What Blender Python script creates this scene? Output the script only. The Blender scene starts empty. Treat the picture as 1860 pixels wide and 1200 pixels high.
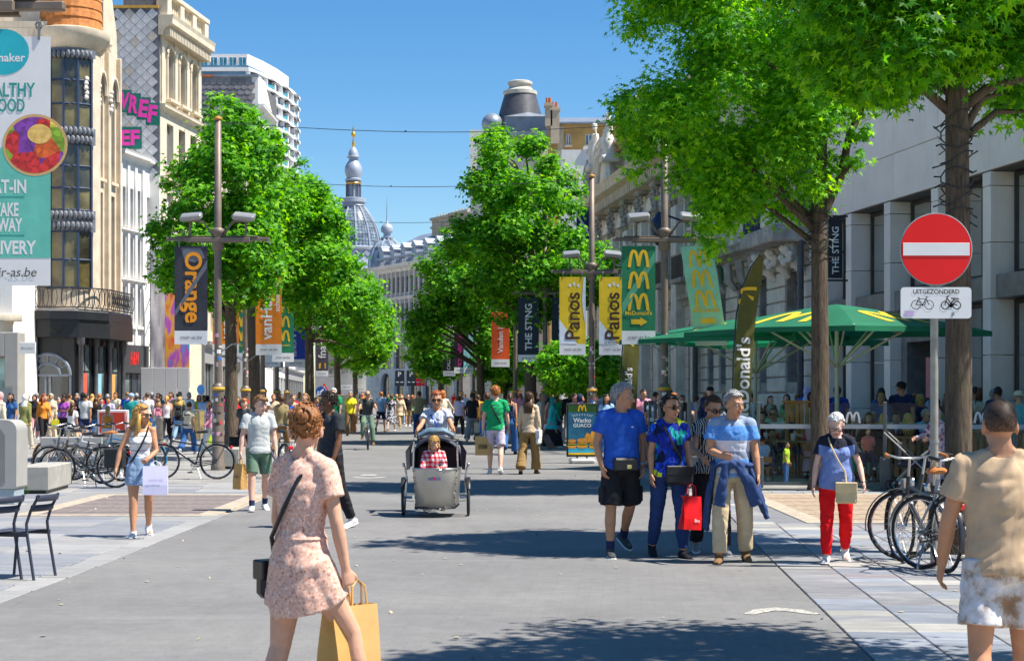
import bpy,math,random
import numpy as np
from mathutils import Vector,Matrix,Euler,noise as mnoise
R = math.radians
PI = math.pi
rnd = random.Random(11)
SC = bpy.context.scene
COL = SC.collection

# ---------------------------------------------------------------- camera, sky, sun, exposure
F,CX,HY,CH = 3000.0,930.0,718.0,1.65  # focal length (px of a 1860 wide frame), horizon row, eye height
cam_d = bpy.data.cameras.new('camera')
cam = bpy.data.objects.new('camera',cam_d)
COL.objects.link(cam)
cam.location = (0,0,CH)
cam.rotation_euler = (R(90),0,0)
cam_d.sensor_width = 36.0
cam_d.lens = 36.0*F/1860.0
cam_d.shift_y = (HY-600.0)/1860.0
cam_d.clip_start = 0.3
cam_d.clip_end = 4000
cam_d.dof.use_dof = True
cam_d.dof.focus_distance = 21.0
cam_d.dof.aperture_fstop = 9.0
SC.camera = cam

SUN_EL,SUN_AZ = 60.0,101.0  # azimuth clockwise from +Y: from the right, a little behind the camera
world = bpy.data.worlds.new('World')
SC.world = world
world.use_nodes = True
wn = world.node_tree
bg = wn.nodes['Background']
sky = wn.nodes.new('ShaderNodeTexSky')
sky.sky_type = 'NISHITA'
sky.sun_disc = False
sky.sun_elevation = R(SUN_EL)
sky.sun_rotation = R(SUN_AZ)
sky.altitude = 300
sky.air_density = 1.0
sky.dust_density = 0.25
sky.ozone_density = 3.2
hs = wn.nodes.new('ShaderNodeHueSaturation')
hs.inputs['Saturation'].default_value = 1.34
hs.inputs['Value'].default_value = 1.0
wn.links.new(sky.outputs[0],hs.inputs['Color'])
wn.links.new(hs.outputs[0],bg.inputs['Color'])
bg.inputs['Strength'].default_value = 0.071
sun_d = bpy.data.lights.new('sun','SUN')
sun_d.energy = 4.5
sun_d.angle = R(0.5)
sun_d.color = (1.0,0.94,0.84)
sun = bpy.data.objects.new('sun',sun_d)
COL.objects.link(sun)
sdir = Vector((math.sin(R(SUN_AZ))*math.cos(R(SUN_EL)),math.cos(R(SUN_AZ))*math.cos(R(SUN_EL)),math.sin(R(SUN_EL))))
sun.rotation_euler = (-sdir).to_track_quat('-Z','Y').to_euler()
sun.location = (20,-10,40)
SC.view_settings.view_transform = 'Standard'
SC.view_settings.look = 'None'
SC.view_settings.gamma = 1.0
SC.view_settings.exposure = 1.12
SC.view_settings.use_curve_mapping = False
SC.cycles.max_bounces = 8
SC.cycles.transparent_max_bounces = 12
SC.cycles.diffuse_bounces = 5
SC.cycles.glossy_bounces = 3
SC.cycles.transmission_bounces = 4
SC.cycles.use_denoising = True

def at(px,d,z=0.0):
 return Vector(((px-CX)*d/F,d,z))

def zz(py,d):
 return CH+(HY-py)*d/F

def dist(fy):
 return F*CH/(fy-HY)

 # ---------------------------------------------------------------- materials
MC = {}

class NT:
 def __init__(s,name):
  s.m = bpy.data.materials.new(name)
  s.m.use_nodes = True
  s.t = s.m.node_tree
  s.b = s.t.nodes['Principled BSDF']

 def n(s,typ,**kw):
  nd = s.t.nodes.new('ShaderNode'+typ)
  for k,v in kw.items():
   setattr(nd,k,v)
  return nd

 def l(s,a,b):
  s.t.links.new(a,b)

 def coord(s,which='Object',scale=(1,1,1),rot=(0,0,0)):
  tc = s.n('TexCoord')
  mp = s.n('Mapping')
  mp.inputs['Scale'].default_value = scale
  mp.inputs['Rotation'].default_value = rot
  s.l(tc.outputs[which],mp.inputs['Vector'])
  return mp.outputs[0]

 def noise(s,vec,scale,detail=4,rough=.55):
  nd = s.n('TexNoise')
  nd.inputs['Scale'].default_value = scale
  nd.inputs['Detail'].default_value = detail
  nd.inputs['Roughness'].default_value = rough
  s.l(vec,nd.inputs['Vector'])
  return nd.outputs['Fac']

 def ramp(s,fac,stops,interp='LINEAR'):
  nd = s.n('ValToRGB')
  cr = nd.color_ramp
  cr.interpolation = interp
  while len(cr.elements)<len(stops):
   cr.elements.new(0.5)
  for e,(p,c)in zip(cr.elements,stops):
   e.position = p
   e.color = (c[0],c[1],c[2],1)
  s.l(fac,nd.inputs[0])
  return nd.outputs[0]

 def mix(s,fac,a,b,mode='MIX'):
  nd = s.n('Mix',data_type='RGBA',blend_type=mode)
  for i,v in((0,fac),(6,a),(7,b)):
   if hasattr(v,'is_linked'):
    s.l(v,nd.inputs[i])
   elif i==0:
    nd.inputs[0].default_value = v
   else:
    nd.inputs[i].default_value = (v[0],v[1],v[2],1)
  return nd.outputs[2]

 def math(s,op,a,b=0.0):
  nd = s.n('Math',operation=op)
  for i,v in((0,a),(1,b)):
   if hasattr(v,'is_linked'):
    s.l(v,nd.inputs[i])
   else:
    nd.inputs[i].default_value = v
  return nd.outputs[0]

 def sep(s,vec):
  nd = s.n('SeparateXYZ')
  s.l(vec,nd.inputs[0])
  return nd.outputs

 def bump(s,h,strength=.3,distance=.02):
  nd = s.n('Bump')
  nd.inputs['Strength'].default_value = strength
  nd.inputs['Distance'].default_value = distance
  s.l(h,nd.inputs['Height'])
  s.l(nd.outputs[0],s.b.inputs['Normal'])

 def col(s,c):
  if hasattr(c,'is_linked'):
   s.l(c,s.b.inputs['Base Color'])
  else:
   s.b.inputs['Base Color'].default_value = (c[0],c[1],c[2],1)

 def p(s,rough=.6,metal=0.0,spec=.5):
  s.b.inputs['Roughness'].default_value = rough
  s.b.inputs['Metallic'].default_value = metal
  s.b.inputs['Specular IOR Level'].default_value = spec

def mul(c,k):
 return tuple(min(1,x*k)for x in c)

def M(name,c,rough=.65,var=.15,scale=4.0,bump=0.0,bscale=30.0,metal=0.0,spec=.4,c2=None,streak=0.0):
 """a plain surface with its own mottling, and a little relief"""
 if name in MC:
  return MC[name]
 k = NT(name)
 v = k.coord()
 f = k.noise(v,scale,5)
 a,b = mul(c,1-var),mul(c,1+var)
 if c2:
  b = c2
 col = k.ramp(f,[(.3,a),(.7,b)])
 if streak:
  v2 = k.coord(scale=(6,6,.5))
  g = k.noise(v2,2.0,6,.7)
  col = k.mix(k.ramp(g,[(.45,(0,0,0)),(.8,(streak,)*3)]),col,mul(c,.35))
 k.col(col)
 k.p(rough,metal,spec)
 if bump:
  k.bump(k.noise(v,bscale,6),bump,.01)
 MC[name] = k.m
 return k.m

def brickmat(name,c,c2,mortar,bw,bh,rough=.8,bump=.4,msize=.012,plane='xz',var=.2,streak=0.25,dirt=None):
 """ashlar or brick joints as relief on a far wall: local x along, z up"""
 if name in MC:
  return MC[name]
 k = NT(name)
 tc = k.n('TexCoord')
 x,y,z = k.sep(tc.outputs['Object'])
 cb = k.n('CombineXYZ')
 k.l(x,cb.inputs[0])
 k.l(z if plane=='xz' else y,cb.inputs[1])
 br = k.n('TexBrick')
 k.l(cb.outputs[0],br.inputs['Vector'])
 br.inputs['Scale'].default_value = 1.0
 br.inputs['Brick Width'].default_value = bw
 br.inputs['Row Height'].default_value = bh
 br.inputs['Mortar Size'].default_value = msize
 br.inputs['Color1'].default_value = (*c,1)
 br.inputs['Color2'].default_value = (*c2,1)
 br.inputs['Mortar'].default_value = (*mortar,1)
 v = k.coord()
 f = k.noise(v,1.3,6,.65)
 col = k.mix(1.0,br.outputs['Color'],k.ramp(f,[(.3,(1-var,)*3),(.7,(1,1,1))]),'MULTIPLY')
 if streak:
  v2 = k.coord(scale=(5,5,.4))
  g = k.noise(v2,1.6,6,.7)
  col = k.mix(k.ramp(g,[(.5,(0,0,0)),(.85,(streak,)*3)]),col,dirt or mul(c,.3))
 k.col(col)
 k.p(rough)
 h = k.math('ADD',k.math('MULTIPLY',br.outputs['Fac'],-1.0),k.math('MULTIPLY',k.noise(v,14,4),.35))
 k.bump(h,bump,.02)
 MC[name] = k.m
 return k.m

def glassmat(name,c=(.02,.03,.04),rough=.04,spec=.9):
 if name in MC:
  return MC[name]
 k = NT(name)
 v = k.coord()
 k.col(k.ramp(k.noise(v,1.1,3),[(.35,mul(c,.5)),(.7,mul(c,2.2))]))
 k.p(rough,0,spec)
 k.b.inputs['IOR'].default_value = 1.6
 k.bump(k.noise(v,.9,2),.05,.02)
 MC[name] = k.m
 return k.m

 # ---------------------------------------------------------------- mesh building
class MB:
 def __init__(s):
  s.v,s.f,s.m,s.cur = [],[],[],0

 def add(s,vs,fs):
  o = len(s.v)
  s.v.extend([tuple(v)for v in vs])
  s.f.extend([tuple(i+o for i in f)for f in fs])
  s.m.extend([s.cur]*len(fs))
  return s

 def box(s,x0,y0,z0,x1,y1,z1):
  if x0>x1:x0,x1 = x1,x0
  if y0>y1:y0,y1 = y1,y0
  if z0>z1:z0,z1 = z1,z0
  return s.add([(x0,y0,z0),(x1,y0,z0),(x1,y1,z0),(x0,y1,z0),(x0,y0,z1),(x1,y0,z1),(x1,y1,z1),(x0,y1,z1)],
[(3,2,1,0),(4,5,6,7),(0,1,5,4),(1,2,6,5),(2,3,7,6),(3,0,4,7)])

 def rbox(s,x0,y0,z0,x1,y1,z1,b=.01):
  """box with chamfered edges"""
  xs,ys,zs = (x0,x1),(y0,y1),(z0,z1)
  vs,idx = [],{}
  for i in(0,1):
   for j in(0,1):
    for k in(0,1):
     dx,dy,dz = (b if i==0 else-b),(b if j==0 else-b),(b if k==0 else-b)
     for a in range(3):
      p = [xs[i]+dx,ys[j]+dy,zs[k]+dz]
      p[a] = (xs[i],ys[j],zs[k])[a]
      idx[i,j,k,a] = len(vs)
      vs.append(p)
  fs = []
  I = idx
  for a in range(3):
   for e in(0,1):
    q = []
    for(u,w)in((0,0),(1,0),(1,1),(0,1)):
     t = [0,0,0]
     t[a] = e
     t[(a+1)%3] = u
     t[(a+2)%3] = w
     q.append(I[t[0],t[1],t[2],a])
    fs.append(tuple(q if e else q[::-1]))
  for a in range(3):
   b1,b2 = (a+1)%3,(a+2)%3
   for u in(0,1):
    for w in(0,1):
     t0,t1 = [0,0,0],[0,0,0]
     t0[b1] = t1[b1] = u
     t0[b2] = t1[b2] = w
     t1[a] = 1
     fs.append((I[(*t0,b1)],I[(*t1,b1)],I[(*t1,b2)],I[(*t0,b2)]))
  for i in(0,1):
   for j in(0,1):
    for k in(0,1):
     fs.append((I[i,j,k,0],I[i,j,k,1],I[i,j,k,2]))
  return s.add(vs,fs)

 def bar(s,p,q,w=.04,h=None,up=(0,0,1)):
  h = h or w
  p,q = Vector(p),Vector(q)
  d = (q-p).normalized()
  u = Vector(up)
  if abs(d.dot(u))>.98:
   u = Vector((1,0,0))if abs(d.x)<.9 else Vector((0,1,0))
  a = d.cross(u).normalized()*(w/2)
  b = a.cross(d).normalized()*(h/2)
  vs = [p-a-b,p+a-b,p+a+b,p-a+b,q-a-b,q+a-b,q+a+b,q-a+b]
  return s.add(vs,[(0,1,2,3),(7,6,5,4),(4,5,1,0),(5,6,2,1),(6,7,3,2),(7,4,0,3)])

 def tube(s,pts,rad,n=8,cap=True,ref=(1,0,0),closed=False):
  pts = [Vector(p)for p in pts]
  N = len(pts)
  if not isinstance(rad,(list,tuple)):
   rad = [rad]*N
  rings = []
  ref = Vector(ref)
  for i,p in enumerate(pts):
   if closed:
    t = pts[(i+1)%N]-pts[i-1]
   else:
    t = (pts[min(i+1,N-1)]-pts[max(i-1,0)])
   if t.length<1e-9:
    t = Vector((0,0,1))
   t.normalize()
   rf = ref
   if abs(t.dot(rf))>.95:
    rf = Vector((0,1,0))if abs(t.y)<.9 else Vector((0,0,1))
   a = (rf-t*t.dot(rf)).normalized()
   b = t.cross(a)
   r = rad[i]
   ra,rb = r if isinstance(r,(tuple,list))else(r,r)
   rings.append([p+a*(ra*math.cos(2*PI*k/n))+b*(rb*math.sin(2*PI*k/n))for k in range(n)])
  vs = [v for rg in rings for v in rg]
  fs = []
  for i in range(N if closed else N-1):
   j = (i+1)%N
   for k in range(n):
    fs.append((i*n+k,i*n+(k+1)%n,j*n+(k+1)%n,j*n+k))
  if cap and not closed:
   fs.append(tuple(range(n))[::-1])
   fs.append(tuple((N-1)*n+k for k in range(n)))
  return s.add(vs,fs)

 def lathe(s,prof,c=(0,0,0),n=16,a0=0.0,a1=2*PI):
  full = abs(a1-a0-2*PI)<1e-6
  m = n if full else n+1
  vs,fs = [],[]
  for r,z in prof:
   for k in range(m):
    a = a0+(a1-a0)*k/n
    vs.append((c[0]+r*math.cos(a),c[1]+r*math.sin(a),c[2]+z))
  for i in range(len(prof)-1):
   for k in range(n):
    k2 = (k+1)%m
    fs.append((i*m+k,i*m+k2,(i+1)*m+k2,(i+1)*m+k))
  return s.add(vs,fs)

 def ell(s,c,r,n=12,m=8,mat=None):
  vs,fs = [],[]
  for j in range(1,m):
   t = PI*j/m
   for k in range(n):
    a = 2*PI*k/n
    vs.append(Vector((r[0]*math.sin(t)*math.cos(a),r[1]*math.sin(t)*math.sin(a),r[2]*math.cos(t))))
  top,bot = len(vs),len(vs)+1
  vs+=[Vector((0,0,r[2])),Vector((0,0,-r[2]))]
  for j in range(m-2):
   for k in range(n):
    fs.append((j*n+k,(j+1)*n+k,(j+1)*n+(k+1)%n,j*n+(k+1)%n))
  for k in range(n):
   fs.append((top,k,(k+1)%n))
   fs.append((bot,(m-2)*n+(k+1)%n,(m-2)*n+k))
  c = Vector(c)
  return s.add([(mat@v if mat else v)+c for v in vs],fs)

 def prism(s,pts,y0,y1,plane='xz'):
  """outline (2-D, ccw seen from -y) pushed from y0 to y1"""
  n = len(pts)

  def mk(p,y):
   return(p[0],y,p[1])if plane=='xz' else((p[0],p[1],y)if plane=='xy' else(y,p[0],p[1]))
  vs = [mk(p,y0)for p in pts]+[mk(p,y1)for p in pts]
  fs = [tuple(range(n)),tuple(range(2*n-1,n-1,-1))]
  for i in range(n):
   j = (i+1)%n
   fs.append((i,i+n,j+n,j))
  return s.add(vs,fs)

 def quad(s,a,b,c,d):
  return s.add([a,b,c,d],[(0,1,2,3)])

 def mesh(s,name,mats,smooth=False):
  me = bpy.data.meshes.new(name)
  me.from_pydata(s.v,[],s.f)
  for m in(mats if isinstance(mats,(list,tuple))else[mats]):
   me.materials.append(m)
  if any(s.m):
   me.polygons.foreach_set('material_index',s.m)
  if smooth:
   me.polygons.foreach_set('use_smooth',[True]*len(me.polygons))
   if smooth!='all':
    try:
     me.set_sharp_from_angle(angle=R(50))
    except Exception:
     pass
  me.update()
  return me

 def build(s,name,mats,parent=None,smooth=False,loc=None,rz=None,**props):
  return link(name,s.mesh(name,mats,smooth),parent,loc,rz,**props)

def link(name,data,parent=None,loc=None,rz=None,**props):
 o = bpy.data.objects.new(name,data)
 COL.objects.link(o)
 if parent:
  o.parent = parent
 if loc is not None:
  o.location = loc
 if rz is not None:
  o.rotation_euler = (0,0,rz)
 for k,v in props.items():
  if v is not None:
   o[k] = v
 return o

LABELS = {}

def thing(name,label,cat,loc=(0,0,0),rz=0.0,group=None,scale=None):
 o = bpy.data.objects.new(name,None)
 o.empty_display_size = .2
 COL.objects.link(o)
 o.location = loc
 o.rotation_euler = (0,0,rz)
 if scale:
  o.scale = (scale,)*3
 o['label'] = label
 o['category'] = cat
 if group:
  o['group'] = group
 LABELS.setdefault(label,[]).append(o.name)
 return o

def npmesh(name,verts,faces,mats,smooth=False,midx=None):
 """fast mesh from numpy arrays; faces is (n,k) with one k"""
 verts = np.asarray(verts,np.float32)
 faces = np.asarray(faces,np.int32)
 me = bpy.data.meshes.new(name)
 me.vertices.add(len(verts))
 me.vertices.foreach_set('co',verts.ravel())
 n,k = faces.shape
 me.loops.add(n*k)
 me.loops.foreach_set('vertex_index',faces.ravel())
 me.polygons.add(n)
 me.polygons.foreach_set('loop_start',np.arange(0,n*k,k,dtype=np.int32))
 if midx is not None:
  me.polygons.foreach_set('material_index',np.asarray(midx,np.int32))
 if smooth:
  me.polygons.foreach_set('use_smooth',np.ones(n,bool))
 for m in mats:
  me.materials.append(m)
 me.update(calc_edges=True)
 me.validate()
 return me

 # a little scene of its own in which modifiers and letters are turned into meshes
TMP = bpy.data.scenes.new('workbench')

def evaluated(o):
 TMP.collection.objects.link(o)
 vl = TMP.view_layers[0]
 vl.update()
 dg = vl.depsgraph
 me = bpy.data.meshes.new_from_object(o.evaluated_get(dg),preserve_all_data_layers=False,depsgraph=dg)
 TMP.collection.objects.unlink(o)
 return me

def fuse(mb,voxel,smooth=4,name='body',wrinkle=0.0,wscale=9.0,adapt=0.0,seed=0.0):
 """closed pieces melted into one continuous skin"""
 me = mb.mesh(name,[])
 o = bpy.data.objects.new('fuse',me)
 m = o.modifiers.new('r','REMESH')
 m.mode = 'VOXEL'
 m.voxel_size = voxel
 m.adaptivity = adapt
 if smooth:
  q = o.modifiers.new('s','SMOOTH')
  q.factor = .5
  q.iterations = smooth
 out = evaluated(o)
 bpy.data.objects.remove(o)
 bpy.data.meshes.remove(me)
 out.name = name
 if wrinkle:
  n = len(out.vertices)
  co = np.empty(n*3,np.float32)
  no = np.empty(n*3,np.float32)
  out.vertices.foreach_get('co',co)
  out.vertices.foreach_get('normal',no)
  co,no = co.reshape(-1,3),no.reshape(-1,3)
  h = np.array([mnoise.fractal(Vector((p[0]*wscale+seed,p[1]*wscale,p[2]*wscale*.55+3.1)),1.0,2.0,3)for p in co],np.float32)
  h2 = np.array([abs(mnoise.noise(Vector((p[0]*wscale*.8+7+p[2]*3,p[1]*wscale*.8,p[2]*wscale*.9+seed))))for p in co],np.float32)
  co+=no*((h*.6-(1-np.clip(h2*3.5,0,1))*.9)*wrinkle)[:,None]
  out.vertices.foreach_set('co',co.ravel())
 out.polygons.foreach_set('use_smooth',[True]*len(out.polygons))
 out.update()
 return out

TXT = {}

def text2d(s,size=1.0,bold=0.0,align='CENTER',shear=0.0,space=1.0):
 """flat letters -> (verts 2-D, faces), centred on their own box"""
 key = (s,bold,shear,space)
 if key not in TXT:
  cu = bpy.data.curves.new('letters','FONT')
  cu.body = s
  cu.size = 1.0
  cu.offset = bold
  cu.shear = shear
  cu.space_character = space
  cu.resolution_u = 3
  cu.fill_mode = 'FRONT'
  o = bpy.data.objects.new('letters',cu)
  me = evaluated(o)
  v = np.empty(len(me.vertices)*3,np.float32)
  me.vertices.foreach_get('co',v)
  v = v.reshape(-1,3)[:,:2]
  f = [tuple(p.vertices)for p in me.polygons]
  mn,mx = v.min(0),v.max(0)
  TXT[key] = (v-(mn+mx)/2,f,mx-mn)
  bpy.data.objects.remove(o)
  bpy.data.meshes.remove(me)
 v,f,wh = TXT[key]
 return v*size,f,wh*size

def put_text(mb,s,fn,size=None,width=None,height=None,cx=0,cz=0,rot=0.0,bold=0.0,shear=0.0,sx=1.0,space=1.0):
 """letters onto a surface; fn(u, v) gives the 3-D point; u right, v up"""
 v,f,wh = text2d(s,1.0,bold,shear=shear,space=space)
 if width and height:
  kx,kz = width/wh[0],height/wh[1]
 elif width:
  kx = kz = width/wh[0]
 elif height:
  kx = kz = height/wh[1]
 else:
  kx = kz = size
 kx*=sx
 c,sn = math.cos(rot),math.sin(rot)
 pts = []
 for x,y in v:
  x,y = x*kx,y*kz
  pts.append(fn(cx+x*c-y*sn,cz+x*sn+y*c))
 mb.add(pts,f)

def flatfn(y=-0.004):
 return lambda u,v:(u,y,v)

def put_strip(mb,pts,fn,w):
 """a painted stroke of width w (number or list) along a 2-D polyline"""
 L,Rr = [],[]
 n = len(pts)
 for i in range(n):
  a,b = pts[max(i-1,0)],pts[min(i+1,n-1)]
  dx,dy = b[0]-a[0],b[1]-a[1]
  q = math.hypot(dx,dy)or 1
  ww = (w[i]if isinstance(w,(list,tuple))else w)/2
  L.append(fn(pts[i][0]-dy/q*ww,pts[i][1]+dx/q*ww))
  Rr.append(fn(pts[i][0]+dy/q*ww,pts[i][1]-dx/q*ww))
 mb.add(L+Rr,[(i,n+i,n+i+1,i+1)for i in range(n-1)])

def put_arches(mb,fn,cx,cz,w,h):
 """the double arch letter of the burger restaurant, as strokes"""
 for sgn in(-1,1):
  pts,ws = [],[]
  for i in range(15):
   t = i/14
   x = sgn*w*(0.5-.5*t)  # outer foot to the middle
   q = (t-.46)/(.46 if t<.46 else .54)
   low = 0.0 if t<.46 else .06
   z = h*(1-(1-low)*abs(q)**2.6)
   pts.append((cx+x*.9,cz-h/2+z*.96))
   ws.append(w*(.145 if t<.3 or t>.75 else .135))
  put_strip(mb,pts,fn,ws)

def put_disc(mb,fn,cx,cz,rx,rz=None,n=28,a0=0,a1=2*PI):
 rz = rz or rx
 mb.add([fn(cx+rx*math.cos(a0+(a1-a0)*k/n),cz+rz*math.sin(a0+(a1-a0)*k/n))for k in range(n)],[tuple(range(n))])

def put_rect(mb,fn,x0,z0,x1,z1,nx=1,nz=1):
 vs = [fn(x0+(x1-x0)*i/nx,z0+(z1-z0)*j/nz)for j in range(nz+1)for i in range(nx+1)]
 mb.add(vs,[(j*(nx+1)+i,j*(nx+1)+i+1,(j+1)*(nx+1)+i+1,(j+1)*(nx+1)+i)for j in range(nz)for i in range(nx)])

 # ---------------------------------------------------------------- ground, road, pavements
EL = [(-4.35,-6),(-4.2,8),(-4.0,16),(-3.95,27),(-4.9,36),(-6.2,46),(-7.6,58),(-10.5,80),(-16,120),(-24,180),(-34,260)]
ER = [(1.6,-6),(2.12,8),(2.62,17),(3.0,23),(2.9,30),(2.0,42),(.6,54),(-.8,66),(-4,95),(-8.5,140),(-16,200),(-24,260)]

def edge_x(E,y):
 for(x0,y0),(x1,y1)in zip(E,E[1:]):
  if y<=y1:
   return x0+(x1-x0)*(y-y0)/(y1-y0)
 return E[-1][0]

def slate_mat(name,a,b,c,rnd_amt=.35):
 k = NT(name)
 oi = k.n('ObjectInfo')
 tc = k.n('TexCoord')
 add = k.n('VectorMath',operation='MULTIPLY_ADD')
 k.l(oi.outputs['Random'],add.inputs[0])
 add.inputs[1].default_value = (37,53,11)
 k.l(tc.outputs['Object'],add.inputs[2])
 mp = k.n('Mapping')
 mp.inputs['Scale'].default_value = (1.2,5.5,1)
 k.l(add.outputs[0],mp.inputs[0])
 f = k.noise(mp.outputs[0],2.2,6,.6)
 g = k.noise(add.outputs[0],40,3,.7)
 col = k.ramp(f,[(.3,a),(.52,b),(.72,c)])
 col = k.mix(k.ramp(g,[(.55,(0,0,0)),(.75,(.35,)*3)]),col,mul(a,.55))
 br = k.n('HueSaturation')
 k.l(col,br.inputs['Color'])
 k.l(k.math('ADD',k.math('MULTIPLY',oi.outputs['Random'],rnd_amt),1-rnd_amt/2),br.inputs['Value'])
 k.col(br.outputs[0])
 k.p(.55,0,.4)
 k.bump(g,.2,.004)
 return k.m

def road_mat():
 k = NT('road_setts')
 tc = k.n('TexCoord')
 br = k.n('TexBrick')
 mp = k.n('Mapping')
 mp.inputs['Rotation'].default_value = (0,0,R(4))
 k.l(tc.outputs['Object'],mp.inputs[0])
 k.l(mp.outputs[0],br.inputs['Vector'])
 br.inputs['Scale'].default_value = 1
 br.inputs['Brick Width'].default_value = .21
 br.inputs['Row Height'].default_value = .1
 br.inputs['Mortar Size'].default_value = .005
 br.inputs['Mortar Smooth'].default_value = .3
 br.inputs['Color1'].default_value = (.180,.179,.182,1)
 br.inputs['Color2'].default_value = (.190,.188,.190,1)
 br.inputs['Mortar'].default_value = (.160,.159,.160,1)
 v = tc.outputs['Object']
 big = k.noise(v,.35,5,.6)
 fine = k.noise(v,95,3,.75)
 mid = k.noise(v,6,5,.6)
 col = k.mix(1.0,br.outputs['Color'],k.ramp(big,[(.3,(.80,.80,.81)),(.7,(1.10,1.09,1.06))]),'MULTIPLY')
 col = k.mix(1.0,col,k.ramp(fine,[(.3,(.70,.70,.70)),(.7,(1.28,1.27,1.26))]),'MULTIPLY')
 col = k.mix(1.0,col,k.ramp(mid,[(.35,(.92,.92,.92)),(.65,(1.05,1.05,1.04))]),'MULTIPLY')
 vo = k.n('TexVoronoi')
 vo.inputs['Scale'].default_value = 2.3
 k.l(v,vo.inputs['Vector'])
 col = k.mix(k.ramp(vo.outputs['Distance'],[(.035,(.5,)*3),(.05,(0,0,0))]),col,(.33,.30,.26))
 vo2 = k.n('TexVoronoi')
 vo2.inputs['Scale'].default_value = 1.4
 mp2 = k.n('Mapping')
 mp2.inputs['Location'].default_value = (3.3,7.1,0)
 k.l(v,mp2.inputs[0])
 k.l(mp2.outputs[0],vo2.inputs['Vector'])
 col = k.mix(k.ramp(vo2.outputs['Distance'],[(.03,(.6,)*3),(.045,(0,0,0))]),col,(.06,.058,.055))
 st = k.noise(k.coord(scale=(1.6,.5,1)),.9,7,.68)
 col = k.mix(k.ramp(st,[(.52,(0,0,0)),(.72,(.5,)*3)]),col,(.115,.112,.108))
 st2 = k.noise(k.coord(scale=(.35,3.2,1)),.8,5,.6)
 col = k.mix(k.ramp(st2,[(.55,(0,0,0)),(.75,(.3,)*3)]),col,(.27,.26,.245))
 k.col(col)
 k.p(.8,0,.3)
 h = k.math('ADD',k.math('MULTIPLY',br.outputs['Fac'],-.8),fine)
 k.bump(h,.22,.005)
 return k.m

def strip_sheet(name,E0,E1,y0,y1,z,mat,step=2.0,**kw):
 mb = MB()
 n = max(1,int((y1-y0)/step))
 vs = []
 for i in range(n+1):
  y = y0+(y1-y0)*i/n
  vs+=[(E0(y),y,z),(E1(y),y,z)]
 mb.add(vs,[(2*i,2*i+1,2*i+3,2*i+2)for i in range(n)])
 return mb.build(name,mat,None,kind='structure',**kw)

m_ground = M('ground_far',(.24,.22,.20),.9,.2,.3)
g_ = MB()
g_.quad((-1500,-300,-.08),(1500,-300,-.08),(1500,2600,-.08),(-1500,2600,-.08))
g_.build('ground',m_ground,None,kind='structure')
strip_sheet('road',lambda y:edge_x(EL,y),lambda y:edge_x(ER,y),-6,260,0.0,road_mat())
m_bed = M('joint_sand',(.34,.29,.22),.95,.3,25)
bedL = strip_sheet('left_pavement',lambda y:-16,lambda y:edge_x(EL,y),4,31,-.014,m_bed)
bedR = strip_sheet('right_pavement',lambda y:edge_x(ER,y),lambda y:12,4,29,-.014,m_bed)

def far_pave(name,c,c2,mo):
 k = NT(name)
 tc = k.n('TexCoord')
 br = k.n('TexBrick')
 k.l(tc.outputs['Object'],br.inputs['Vector'])
 br.inputs['Scale'].default_value = 1
 br.inputs['Brick Width'].default_value = .8
 br.inputs['Row Height'].default_value = .45
 br.inputs['Mortar Size'].default_value = .012
 br.inputs['Color1'].default_value = (*c,1)
 br.inputs['Color2'].default_value = (*c2,1)
 br.inputs['Mortar'].default_value = (*mo,1)
 f = k.noise(tc.outputs['Object'],1.2,5)
 col = k.mix(1.0,br.outputs['Color'],k.ramp(f,[(.3,(.8,)*3),(.7,(1.1,)*3)]),'MULTIPLY')
 k.col(col)
 k.p(.65)
 return k.m

m_fp = far_pave('slab_paving_far',(.23,.226,.222),(.30,.292,.275),(.26,.23,.18))
strip_sheet('left_pavement_far',lambda y:-60,lambda y:edge_x(EL,y),31,260,0.0,m_fp)
strip_sheet('right_pavement_far',lambda y:edge_x(ER,y),lambda y:40,29,260,0.0,m_fp)
strip_sheet('left_pavement_side',lambda y:-60,lambda y:-16,-6,31,0.0,m_fp)
strip_sheet('right_pavement_side',lambda y:12,lambda y:40,-6,29,0.0,m_fp)

# brown clinker loading bays with pale kerb strips
m_clin = M('clinker_brown',(.175,.145,.14),.85,.3,9,.4,60)
m_clin2 = M('clinker_orange',(.31,.235,.17),.85,.3,9,.4,60)
m_tan = M('tan_kerb_stone',(.37,.315,.245),.8,.25,6,.2,50)

def bay(x0,y0,x1,y1,mat,name):
 mb = MB()
 mb.quad((x0,y0,.002),(x1,y0,.002),(x1,y1,.002),(x0,y1,.002))
 b = mb.build(name,mat,None,kind='structure')
 for i,(a,c,e,f)in enumerate(((x0-.28,y0-.2,x0,y1+.2),(x1,y0-.2,x1+.28,y1+.2),(x0,y0-.2,x1,y0),(x0,y1,x1,y1+.2))):
  k = MB()
  k.rbox(a,c,-.02,e,f,.006,.004)
  k.build('kerb_stone',m_tan,b)
 for j in range(int((y1-y0)/.9)):
  k = MB()
  yy = y0+.45+j*.9
  k.box(x0+.01,yy-.012,0,x1-.01,yy+.012,.004)
  k.build('drain_joint',M('joint_dark',(.07,.06,.055),.9),b)

BL = (-6.6,22.9,-4.35,27.4)
BR = (4.1,21.6,9.0,27.6)
bay(*BL,m_clin,'clinker_bay')
bay(*BR,m_clin2,'clinker_bay')

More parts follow.
